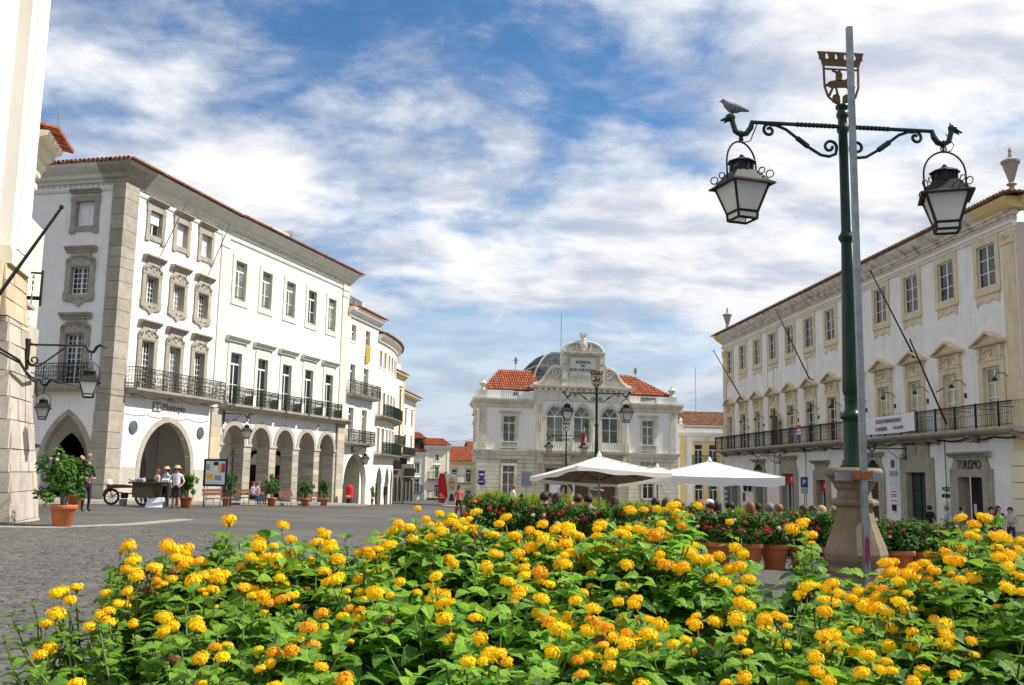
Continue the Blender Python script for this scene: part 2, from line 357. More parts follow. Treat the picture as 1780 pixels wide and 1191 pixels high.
def text(s, size, parent, loc, matn, name='lettering', align='CENTER', ext=.01, rot=(pi / 2, 0, 0), sx=1.0):
    cu = bpy.data.curves.new(name, 'FONT'); cu.body = s; cu.size = size; cu.extrude = ext; cu.align_x = align; cu.resolution_u = 3
    cu.materials.append(MATS[matn])
    o = link(name, cu, parent, loc); o.rotation_euler = rot; o.scale = (sx, 1, 1)
    return o

def arch_pts(x0, x1, zs, kind, rise=None, n=14):
    a = (x1 - x0) / 2; c = (x0 + x1) / 2; out = []
    if kind == 'round':
        h = rise or a
        for i in range(n + 1):
            t = pi - pi * i / n; out.append((c + a * cos(t), zs + h * sin(t)))
    else:
        R_ = (rise * rise + a * a) / (2 * a); k = n // 2
        te = math.atan2(rise, R_ - a) if R_ != a else pi / 2
        for i in range(k + 1):
            t = te * i / k; out.append((x0 + R_ - R_ * cos(t), zs + R_ * sin(t)))
        for i in range(k - 1, -1, -1):
            t = te * i / k; out.append((x1 - R_ + R_ * cos(t), zs + R_ * sin(t)))
    return out
def wall(mb, x0, x1, z0, z1, holes, y=0.0, depth=.3):
    """wall face with openings; hole = (x0,x1,z0,z1[,kind,spring]); reveals go inwards (+y) by depth"""
    xs = sorted({x0, x1, *[cl(h[0], x0, x1) for h in holes], *[cl(h[1], x0, x1) for h in holes]})
    zs = sorted({z0, z1, *[cl(h[2], z0, z1) for h in holes], *[cl(h[3], z0, z1) for h in holes]})
    for xa, xb in zip(xs, xs[1:]):
        run = None
        for za, zb in zip(zs, zs[1:]):
            mx, mz = (xa + xb) / 2, (za + zb) / 2
            if any(h[0] < mx < h[1] and h[2] < mz < h[3] for h in holes):
                if run: mb.poly([(xa, y, run[0]), (xb, y, run[0]), (xb, y, run[1]), (xa, y, run[1])]); run = None
            else: run = (run[0] if run else za, zb)
        if run: mb.poly([(xa, y, run[0]), (xb, y, run[0]), (xb, y, run[1]), (xa, y, run[1])])
    for h in holes:
        a, b, c, d = h[:4]
        if len(h) == 4: pts = [(a, d), (b, d)]
        else:
            sp = h[5]; pts = arch_pts(a, b, sp, h[4], d - sp)
            for (xa, za), (xb, zb) in zip(pts, pts[1:]):
                mb.poly([(xa, y, za), (xb, y, zb), (xb, y, d), (xa, y, d)])
        loop = [(a, c)] + pts + [(b, c)]
        for (xa, za), (xb, zb) in zip(loop, loop[1:]):
            mb.poly([(xa, y, za), (xa, y + depth, za), (xb, y + depth, zb), (xb, y, zb)])
        if c > z0 + .01: mb.poly([(a, y, c), (b, y, c), (b, y + depth, c), (a, y + depth, c)])
def arch_ring(mb, x0, x1, zs, kind, rise, w, y0, y1, n=16, rise2=None):
    a = arch_pts(x0 + .012, x1 - .012, zs, kind, rise - .012, n); b = arch_pts(x0 - w, x1 + w, zs, kind, rise2 or (rise + w), n)
    for i in range(len(a) - 1):
        q = [a[i], a[i + 1], b[i + 1], b[i]]
        mb.poly([(x, y0, z) for x, z in q])
        mb.poly([(q[3][0], y0, q[3][1]), (q[2][0], y0, q[2][1]), (q[2][0], y1, q[2][1]), (q[3][0], y1, q[3][1])])
        mb.poly([(q[0][0], y0, q[0][1]), (q[1][0], y0, q[1][1]), (q[1][0], y1, q[1][1]), (q[0][0], y1, q[0][1])])

def sash_mesh(w, h, cols, rows, transom=0, fr=.065, mun=.035, mid=.09, depth=.05, rowsT=1, colsT=None):
    """casement window frame; returns mesh and pane rectangles (x,z,w,h), origin bottom centre"""
    mb = MB(); x0, x1 = -w / 2, w / 2
    mb.box(x0, x0 + fr, 0, depth, 0, h); mb.box(x1 - fr, x1, 0, depth, 0, h)
    mb.box(x0 + fr, x1 - fr, .002, depth, 0, fr); mb.box(x0 + fr, x1 - fr, .002, depth, h - fr, h)
    top = h - fr; hh = h - fr - (transom if transom else 0); panes = []
    if transom:
        mb.box(x0 + fr, x1 - fr, -.01, depth, hh - .05, hh + .05)
        ct = colsT or 1; pw = (w - 2 * fr - (ct - 1) * mun) / ct
        for i in range(ct):
            panes.append((x0 + fr + i * (pw + mun) + pw / 2, hh + .05, pw, top - hh - .05))
            if i: mb.box(x0 + fr + i * (pw + mun) - mun, x0 + fr + i * (pw + mun), .004, depth - .004, hh + .05, top)
        hh -= .05
    mb.box(-mid / 2, mid / 2, -.006, depth, fr, hh)
    half = w / 2 - fr - mid / 2; c2 = cols // 2; pw = (half - (c2 - 1) * mun) / c2; ph = (hh - fr - (rows - 1) * mun) / rows
    for sgn in (-1, 1):
        b0 = x0 + fr if sgn < 0 else mid / 2
        for i in range(c2):
            xa = b0 + i * (pw + mun)
            if i: mb.box(xa - mun, xa, .004, depth - .004, fr, hh)
            for j in range(rows):
                za = fr + j * (ph + mun); panes.append((xa + pw / 2, za, pw, ph))
        for j in range(1, rows):
            za = fr + j * (ph + mun); mb.box(b0, b0 + half, .006, depth - .006, za - mun, za)
    return mb, panes
def box_mesh(w, d, h, matn, name):
    def f():
        mb = MB(); mb.box(-w / 2, w / 2, 0, d, 0, h); return mb.mesh(name, [matn])
    return cached(('bx', round(w, 3), round(d, 3), round(h, 3), matn, name), f)
WRND = random.Random(12)
def window(parent, key, x, z, w, h, surround, sash, y=0.0, rec=.2, glass='glass', split=True, frame='white_wood', rz=0.0, extra=None, wood=True):
    """window part: surround mesh + sash + panes; x,z is the bottom centre of the opening on the facade plane"""
    if rz == 0.0: loc = (x, y, z)
    else: loc = (Matrix.Rotation(rz, 3, 'Z') @ Vector((-x, y, 0))) + Vector((0, 0, z))
    sm = cached(('sur', key), surround)
    if glass == 'glass' and WRND.random() < .15: glass = 'glass_curtain'
    elif glass == 'glass_curtain' and WRND.random() < .3: glass = 'glass'
    wd = link('window', sm, parent, loc, rz)
    def mk():
        mb, pn = sash_mesh(w, h, *sash[0], **sash[1]); return mb.mesh('sash', [frame]), pn
    me, pn = cached(('sash', key), mk)
    link('sash', me, wd, (0, rec, 0))
    if split:
        for (px_, pz, pw, ph) in pn:
            link('pane', box_mesh(pw + .01, .012, ph + .01, glass, 'pane'), wd, (px_, rec + .02, pz - .005))
    else:
        link('pane', box_mesh(w - .08, .012, h - .08, glass, 'pane'), wd, (0, rec + .022, .04))
    return wd
def tile_roof(mb, x0, x1, ye, ze, yt, zt, pitch=.24, step=.42, r=.085, lim=None, xl=None):
    """rows of round clay tiles; eave at (ye,ze), top at (yt,zt); lim(x) limits the slope fraction"""
    n = max(1, int((x1 - x0) / pitch)); p = (x1 - x0) / n
    sl = math.hypot(yt - ye, zt - ze); rows = max(1, int(sl / step)); dy, dz = (yt - ye) / sl, (zt - ze) / sl
    for i in range(n):
        xc = x0 + (i + .5) * p
        f = lim(xc) if lim else 1.0
        mx = sl * f
        for j in range(rows):
            a = j * step; b = min((j + 1) * step + .05, mx)
            if b - a < .08: break
            ra, rb = r * 1.12, r * .92; la, lb = .035, .0
            jit = random.uniform(-.012, .012); A = []; B = []
            for k in range(5):
                t = pi * k / 4
                A.append(mb.p(xc + jit + ra * cos(t), ye + dy * a - dz * (la + ra * sin(t)), ze + dz * a + dy * (la + ra * sin(t))))
                B.append(mb.p(xc + jit + rb * cos(t), ye + dy * b - dz * (lb + rb * sin(t)), ze + dz * b + dy * (lb + rb * sin(t))))
            for k in range(4): mb.face(A[k], A[k + 1], B[k + 1], B[k])
            mb.face(*A)
def railing(w, d, h, sp=.13, ornate=True, posts=0, r=.015, sides=True):
    mb = MB()
    def run(a, b):
        a = Vector(a); b = Vector(b); ln = (b - a).length; n = max(2, int(ln / sp)); u = (b - a).normalized()
        z_ = Vector((0, 0, 1))
        mb.tube([a + z_ * h, b + z_ * h], .025, 5); mb.tube([a + z_ * .06, b + z_ * .06], .016, 4); mb.tube([a + z_ * (h - .13), b + z_ * (h - .13)], .012, 4)
        for i in range(n + 1):
            q = a + u * (ln * i / n); mb.tube([q, q + z_ * h], r if i % 8 else r * 1.9, 4)
            if ornate and i < n:
                c = q + u * (ln / n / 2)
                for zc, rr in ((.22, .05), (.40, .058), (.58, .05), (h - .22, .045)):
                    if zc < h - .15:
                        k = random.choice((0, 1)); pts = []
                        for t in range(7):
                            an = 2 * pi * t / 7 * .9 + (pi if k else 0); rad_ = rr * (1 - .08 * t)
                            pts.append(c + u * (rad_ * cos(an)) + z_ * (zc + rad_ * 1.5 * sin(an)))
                        mb.tube(pts, .013, 3, False)
    y = -d
    if sides and d > .05: run((-w / 2, 0, 0), (-w / 2, y, 0)); run((w / 2, y, 0), (w / 2, 0, 0))
    run((-w / 2, y, 0), (w / 2, y, 0))
    return mb
def slab(name, pts, dz, matn, thick=.16):
    """paving sheet following the ground; pts in x,y"""
    mb = MB(); a = [mb.p(x, y, G(x, y) + dz) for x, y in pts]; b = [mb.p(x, y, G(x, y) + dz - thick) for x, y in pts]
    mb.face(*a); n = len(pts)
    for i in range(n): mb.face(a[i], b[i], b[(i + 1) % n], a[(i + 1) % n])
    return structure(mb.obj(name, matn))
# ================================================================ SETTING
def build_ground():
    mb = MB()
    xs = [-700, -300, -120, -60, -45, -30, -15, -8, 0, 8, 15, 30, 45, 60, 120, 300, 700]
    ys = [-300, -60, -30, -10, 0, 5, 10, 20, 30, 45, 60, 80, 100, 120, 135, 160, 250, 600, 1500]
    ids = [[mb.p(x, y, G(x, y)) for x in xs] for y in ys]
    for j in range(len(ys) - 1):
        for i in range(len(xs) - 1): mb.face(ids[j][i], ids[j][i + 1], ids[j + 1][i + 1], ids[j + 1][i])
    return structure(mb.obj('ground', 'cobbles'))
ground = build_ground()
def build_cobbles():
    rnd = random.Random(5); variants = []
    def stone(mb, w, d, T=None, hgt=.016):
        mb.T = T; j = lambda: rnd.uniform(-.012, .012)
        lo = [(-w / 2 + j(), -d / 2 + j()), (w / 2 + j(), -d / 2 + j()), (w / 2 + j(), d / 2 + j()), (-w / 2 + j(), d / 2 + j())]
        a = [mb.p(x, y, -.03) for x, y in lo]; b = [mb.p(x * .95, y * .95, hgt * .5) for x, y in lo]
        c = [mb.p(x * .82, y * .80, hgt + rnd.uniform(-.004, .004)) for x, y in lo]
        for q, r_ in ((a, b), (b, c)):
            for i in range(4): mb.face(q[i], q[(i + 1) % 4], r_[(i + 1) % 4], r_[i])
        mb.face(*c); mb.T = None
    for k in range(8):
        mb = MB(); stone(mb, .165 + .02 * (k % 3), .118); variants.append(mb.mesh('cobble', ['cobble_stone']))
    spots = []
    y = 3.2; row = 0
    while y < 24:
        x = -.62 * y - .6 + rnd.random() * .2
        while x < .06 * y + .5:
            spots.append((x, y + .03 * sin(x * 1.7) + rnd.uniform(-.008, .008)))
            x += .185 + rnd.uniform(-.02, .02)
        y += .133; row += 1
    # the stones nearest to the viewer outside the flower bed show largest
    vis = [q for q in spots if -.60 * q[1] - .2 < q[0] < -.36 * q[1] and q[1] > 4.0]
    near = set(sorted(vis, key=lambda q: q[1] - .2 * q[0])[:300]); mass = MB()
    for q in spots:
        x, y = q; z = G(x, y); rz = rnd.uniform(-.05, .05)
        if q in near:
            link('cobble', variants[rnd.randrange(8)], ground, (x, y, z), rz)
        else:
            stone(mass, .165 + rnd.uniform(-.01, .03), .118, Matrix.Translation((x, y, z)) @ Matrix.Rotation(rz, 4, 'Z'))
    stuff(mass.obj('cobble_field', 'cobble_mass', ground))
build_cobbles()

# ================================================================ WHITE CORNER BUILDING WITH POINTED ARCH
def frame_boxes(mb, w, h, t, pr, zb=0.0, sill=0.0, dp=.285):
    e = .012                                             # the stone lines the reveal as well
    mb.box(-w / 2 - t, -w / 2 + e, -pr, .02, zb, h + t); mb.box(w / 2 - e, w / 2 + t, -pr, .02, zb, h + t)
    mb.box(-w / 2 - .1, -w / 2 + e - .002, .02, dp, 0, h); mb.box(w / 2 - e + .002, w / 2 + .1, .02, dp, 0, h)
    mb.box(-w / 2 + e, w / 2 - e, -pr + .003, .02, h - e, h + t); mb.box(-w / 2 + e, w / 2 - e, .02, dp, h - e, h + .05)
    if sill: mb.box(-w / 2 + e, w / 2 - e, -pr + .003, .02, -sill, e)
def cornice_prof(z, d, h): return [(.02, z), (-d * .45, z), (-d * .5, z + h * .3), (-d * .8, z + h * .5), (-d * .85, z + h * .7), (-d, z + h * .75), (-d, z + h), (.02, z + h)]
def sur_corner(kind):
    def f():
        mb = MB(); w = 1.1; h = {'top': 1.34, 'mid': 1.4, 'low': 2.55}[kind]
        if kind == 'top':
            frame_boxes(mb, w, h, .27, .07, -.36, .27)
            mb.box(-.85, -.82 + .3, -.085, .02, -.36, -.05); mb.box(.55, .85, -.085, .02, -.36, -.05)
            mb.box(-.86, -.55, -.085, .02, h - .12, h + .27); mb.box(.55, .86, -.085, .02, h - .12, h + .27)
            mb.extr(cornice_prof(h + .38, .3, .2), -.86, .86)
        else:
            frame_boxes(mb, w, h, .3, .08, -.1 if kind == 'mid' else 0)
            cr = [(-.86, h + .05), (-.86, h + .32), (-.78, h + .46), (-.66, h + .5), (-.56, h + .62), (-.5, h + .74), (.5, h + .74), (.56, h + .62), (.66, h + .5), (.78, h + .46), (.86, h + .32), (.86, h + .05)]
            mb.prism(cr, -.10, .02)
            mb.extr(cornice_prof(h + .74, .34, .3), -.87, .87)
            for sx in (-1, 1):                            # carved volutes
                c = (sx * .68, h + .28)
                for cc, rr in ((c, .13), ((sx * .25, h + .42), .1)):
                    pts = [(cc[0] + sx * rr * (1 - t / 14) * cos(t * .75), -.12, cc[1] + rr * (1 - t / 14) * sin(t * .75)) for t in range(13)]
                    mb.tube(pts, .03, 4)
                mb.tube([(sx * .55, -.12, h + .36), (sx * .42, -.13, h + .5), (sx * .22, -.13, h + .56), (0, -.13, h + .5)], .028, 4)
            mb.ball((0, -.1, h + .3), .1, 8, 5, 1, .5, 1.3)
            if kind == 'mid':
                ap = [(-.86, -.02), (-.86, -.34), (-.62, -.4), (-.34, -.42), (-.16, -.52), (0, -.66), (.16, -.52), (.34, -.42), (.62, -.4), (.86, -.34), (.86, -.02)]
                mb.prism(ap, -.085, .02)
                for sx in (-1, 1): mb.box(sx * .7 - .14, sx * .7 + .14, -.11, -.08, -.33, -.26); mb.tube([(sx * .1, -.1, -.3), (sx * .22, -.11, -.2), (sx * .36, -.1, -.3)], .025, 4)
                mb.box(-.9, -.6, -.095, .02, -.3, .1); mb.box(.6, .9, -.095, .02, -.3, .1)
        return mb.mesh('window', ['granite'])
    return f
SASH_C = {'top': (((2, 2), {}), 1.34), 'mid': (((4, 5), {'mun': .03}), 1.4), 'low': (((4, 8), {'mun': .03}), 2.55)}
A13 = rad(13.5); CX, CY = -19.74, 47.0
cb = thing('corner_building', 'white corner building with carved stone windows and one pointed arch, at the alley', 'building', (CX, CY, 0), pi / 2 - A13)
def build_corner(t):
    xs = [2.72, 5.19, 7.67]
    holes = [(x - .55, x + .55, z0, z0 + h) for x in xs for z0, h in ((13.43, 1.34), (9.87, 1.4), (5.28, 2.55))]
    holes.append((2.78, 7.48, -1.2, 3.72, 'point', 1.15))
    mb = MB(); wall(mb, 0, 10.3, -1.2, 15.7, holes, 0, .3)
    mb.T = Matrix.Rotation(-pi / 2, 4, 'Z')           # face towards the viewer, plane x = 0
    fh = [(-2.22 - .55, -2.22 + .55, z0, z0 + h) for z0, h in ((13.38, 1.34), (9.87, 1.4), (5.3, 2.55))] + [(-3.6, -.92, -1.2, 3.8, 'point', 1.3)]
    wall(mb, -12, 0, -1.2, 15.7, fh, 0, .3); mb.T = None
    mb.poly([(0, 12, -1.2), (10.3, 12, -1.2), (10.3, 12, 15.4), (0, 12, 15.4)])
    mb.poly([(10.3, .3, -1.2), (10.3, 12, -1.2), (10.3, 12, 15.4), (10.3, .3, 15.4)])
    mb.obj('wall', 'stucco', t)
    mb = MB()                                           # vaulted passage behind the arches
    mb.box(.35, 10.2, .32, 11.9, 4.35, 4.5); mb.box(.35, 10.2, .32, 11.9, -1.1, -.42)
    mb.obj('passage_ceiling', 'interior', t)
    mb = MB(); wall(mb, .35, 10.2, -1.1, 4.35, [(1.2, 4.6, -.4, 3.1, 'point', 1.0), (6.0, 8.9, -.4, 3.2, 'point', .9)], 4.0, .5); mb.obj('passage_wall', 'stucco', t)
    mb = MB(); arch_ring(mb, 6.0, 8.9, .9, 'point', 2.3, .3, 3.94, 4.3); mb.box(5.7, 6.0, 3.94, 4.3, -.42, .9); mb.box(8.9, 9.2, 3.94, 4.3, -.42, .9); mb.obj('inner_arch', 'granite', t)
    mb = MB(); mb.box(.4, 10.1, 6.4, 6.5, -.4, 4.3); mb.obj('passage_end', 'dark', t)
    for i, x in enumerate(xs):
        window(t, 'c_top', x, 13.43, 1.1, 1.34, sur_corner('top'), SASH_C['top'][0], glass='white_plain' if i else 'glass', split=False)
        window(t, 'c_mid', x, 9.87, 1.1, 1.4, sur_corner('mid'), SASH_C['mid'][0], split=False, rec=.22)
        window(t, 'c_low', x, 5.28, 1.1, 2.55, sur_corner('low'), SASH_C['low'][0], split=False, rec=.22)
    mb = MB(); mb.box(-.5, .5, -.02, .03, .68, 1.28); mb.obj('blind', 'white_plain', t, (xs[0], .15, 13.43))
    window(t, 'c_top', 2.22, 13.38, 1.1, 1.34, sur_corner('top'), SASH_C['top'][0], glass='white_plain', split=False, rz=-pi / 2)
    window(t, 'c_mid', 2.22, 9.87, 1.1, 1.4, sur_corner('mid'), SASH_C['mid'][0], split=False, rz=-pi / 2, rec=.16)
    window(t, 'c_low', 2.22, 5.3, 1.1, 2.55, sur_corner('low'), SASH_C['low'][0], split=False, rz=-pi / 2, rec=.16)
    # corner pilaster and end pilaster in granite blocks
    rnd = random.Random(2); z = -1.2; k = 0
    while z < 15.3:
        h = rnd.choice((.62, .7, .78, .55, .85)) if z > 4.9 else rnd.choice((.8, .95, 1.05)); z1 = min(z + h, 15.3)
        wx = 1.05; wy = .66; pr = .10
        if z < 4.9: wy = .66 + .28 * (4.9 - z) / 6.0; pr = .12
        mb = MB(); g_ = .012
        mb.box(-pr, wx, -pr, -.001, z + g_, z1 - g_); mb.box(-pr, -.001, -.001, wy, z + g_, z1 - g_)
        mb.obj('stone', 'granite', t)
        if z > 0 and k % 2 == 0 and False: pass
        z = z1; k += 1
    z = 5.3; mb = MB(); mb.box(9.36, 10.26, -.07, .02, 5.3, 15.3); mb.box(9.3, 10.32, -.11, .02, 14.55, 14.7); mb.box(9.3, 10.3, -.11, .02, 5.25, 6.0); mb.obj('pilaster', 'limestone', t)
    z = -1.2
    while z < 4.85:
        z1 = min(z + .62, 4.85); mb = MB(); mb.rbox(9.3, 10.42, -.1, .02, z, z1, .012); mb.obj('stone', 'ochre_block' if int(z * 7) % 4 == 1 else 'granite_pale', t); z = z1
    mb = MB(); mb.box(1.06, 2.42, -.06, .02, -1.2, 1.26); mb.box(7.84, 9.28, -.06, .02, -1.2, 1.21); mb.obj('plinth', 'granite_pale', t)
    mb = MB(); arch_ring(mb, 2.78, 7.48, 1.15, 'point', 2.57, .32, -.05, .3, 20, 2.84); mb.box(2.46, 2.792, -.05, .31, -1.2, 1.15); mb.box(7.468, 7.8, -.05, .31, -1.2, 1.15); mb.obj('arch', 'granite_pale', t)
    mb = MB(); mb.T = Matrix.Rotation(-pi / 2, 4, 'Z'); arch_ring(mb, -3.6, -.92, 1.3, 'point', 2.5, .25, -.05, .3, 20); mb.obj('arch', 'granite', t)
    # frieze band and cornice on both faces
    mb = MB(); mb.extr([(.02, 15.2), (-.05, 15.2), (-.07, 15.3), (-.05, 15.36), (.02, 15.36)], 1.06, 10.3)
    mb.T = Matrix.Rotation(-pi / 2, 4, 'Z'); mb.extr([(.02, 15.2), (-.05, 15.2), (-.07, 15.3), (-.05, 15.36), (.02, 15.36)], -12, -.66); mb.obj('string_course', 'limestone', t)
    prof = [(.05, 15.62), (-.12, 15.62), (-.16, 15.74), (-.3, 15.82), (-.36, 16.0), (-.55, 16.14), (-.72, 16.3), (-.8, 16.46), (.05, 16.46)]
    mb = MB(); n = len(prof)
    a = [mb.p(10.3, y, z) for y, z in prof]; b = [mb.p(y, y, z) for y, z in prof]; c = [mb.p(y, 12, z) for y, z in prof]
    for i in range(n): mb.face(a[i], a[(i + 1) % n], b[(i + 1) % n], b[i]); mb.face(b[i], b[(i + 1) % n], c[(i + 1) % n], c[i])
    mb.face(*a); mb.obj('cornice', 'limestone', t)
    mb = MB(); prof2 = [(q[0] - .012, q[1] + (.0 if i in (0, 8) else -.006)) for i, q in enumerate(prof)]
    a = [mb.p(1.5 - q[0] * 0, q[0], q[1]) for q in prof2]; b = [mb.p(q[0], q[0], q[1]) for q in prof2]; c = [mb.p(q[0], 1.2, q[1]) for q in prof2]
    for i in range(n): mb.face(a[i], a[(i + 1) % n], b[(i + 1) % n], b[i]); mb.face(b[i], b[(i + 1) % n], c[(i + 1) % n], c[i])
    mb.box(-.1, 1.05, -.1, .0, 15.3, 15.63); mb.box(-.1, 0, 0, .66, 15.3, 15.63); mb.obj('cornice_corner', 'granite', t)
    # painted scroll frieze: flat sgraffito relief
    mb = MB()
    for fx in (0, 1):
        mb.T = Matrix.Rotation(-pi / 2, 4, 'Z') if fx else None
        u = -9.0 if fx else 1.5
        while u < (-.8 if fx else 9.2):
            for k in (0, 1):
                s_ = 1 if k else -1
                pts = [(u + .16 + .11 * (1 - q / 12) * cos(q * .7) * s_, -.012, 15.49 + .075 * (1 - q / 12) * sin(q * .7)) for q in range(10)]
                mb.tube(pts, .013, 3, False); u += .33
    mb.T = None; mb.obj('scroll_frieze', 'grey_print', t)
    mb = MB(); tile_roof(mb, -.85, 10.4, -.92, 16.5, 2.6, 17.4, .25, .45, .1, lambda x: min(1, (x + .95) / 3.6)); stuff(mb.obj('roof_tiles', 'tile_eave', t))
    mb = MB(); mb.T = Matrix.Rotation(-pi / 2, 4, 'Z'); tile_roof(mb, -12, .85, -.92, 16.5, 2.6, 17.4, .25, .45, .1, lambda x: min(1, (.95 - x) / 3.6)); stuff(mb.obj('roof_tiles', 'tile_eave', t))
    mb = MB(); mb.poly([(-.8, -.8, 16.47), (10.4, -.8, 16.47), (10.4, 6, 18.2), (6, 6, 18.2)]); mb.poly([(-.8, -.8, 16.47), (6, 6, 18.2), (6, 12, 18.2), (-.8, 12, 16.47)]); mb.obj('roof', 'tile_brown', t)
    mb = MB(); mb.box(.4, 1.4, 6.2, 9.2, 16.6, 17.75); mb.obj('roof_box', 'wood_dark', t)
    # balconies
    mb = MB(); mb.extr([(.02, 4.98), (-.5, 4.98), (-.62, 5.04), (-.7, 5.12), (-.72, 5.25), (.02, 5.25)], 1.12, 9.3)
    for x in (1.9, 5.2, 8.5): mb.extr([(.0, 4.86), (-.15, 4.87), (-.5, 4.94), (-.5, 4.979), (.0, 4.979)], x - .25, x + .25)
    mb.obj('balcony_slab', 'granite', t)
    link('railing', cached('rail_c', lambda: railing(8.5, .66, 1.02, .14).mesh('railing', ['iron'])), t, (5.4, 0, 5.26))
    mb = MB(); mb.T = Matrix.Rotation(-pi / 2, 4, 'Z'); mb.extr([(.02, 4.95), (-.5, 4.95), (-.62, 5.04), (-.72, 5.25), (.02, 5.25)], -8.0, -.98); mb.obj('balcony_slab', 'granite', t)
    link('railing', cached('rail_c2', lambda: railing(6.8, .66, 1.02, .14).mesh('railing', ['iron'])), t, (0, 4.5, 5.26), -pi / 2)
    for x in (2.01, 8.29):
        mb = MB(); mb.T = Matrix.Translation((x, -.03, 3.28)) @ Matrix.Rotation(pi / 2, 4, 'X')
        mb.lathe([(.34, -.03), (.34, .03), (.3, .05), (.27, .035), (.15, .05), (.03, .06)], 18); mb.obj('medallion', 'bronze_green', t)
    mb = MB(); mb.prism([(3.55, 4.22), (4.3, 4.22), (4.3, 4.72), (3.55, 4.72)], -.05, .0); mb.obj('logo_plate', 'brown_letter', t)
    mb = MB(); mb.prism([(3.66, 4.26), (3.78, 4.26), (3.78, 4.52), (3.92, 4.38), (4.06, 4.52), (4.06, 4.26), (4.18, 4.26), (4.18, 4.66), (3.92, 4.5), (3.66, 4.66)], -.07, -.05); mb.obj('logo_mark', 'white_plain', t)
    text('Montepio', .56, t, (4.46, -.03, 4.32), 'brown_letter', align='LEFT', ext=.02)
    mb = MB(); pts = [(1.3 + i * .35, -.72 - .03 * (i % 2), 4.86 - .12 * abs(sin(i * .55))) for i in range(24)]; mb.tube(pts, .022, 4); mb.obj('cable', 'iron', t)
    for x, z0, z1, dx in ((3.1, 12.35, 15.5, 1.3), (7.9, 12.35, 15.5, .9)):
        mb = MB(); mb.tube([(x, -.1, z0), (x + dx * .6, -1.0, z1)], .03, 5); mb.tube([(x + dx * .6, -1.0, z1), (x + dx * .62, -1.02, z1 + .08)], .05, 6); mb.obj('flagpole', 'galvanised', t)
    mb = MB(); mb.tube([(3.2, 7.0, 17.2), (3.2, 7.0, 21.4)], .03, 5); mb.obj('mast', 'galvanised', t)
build_corner(cb)

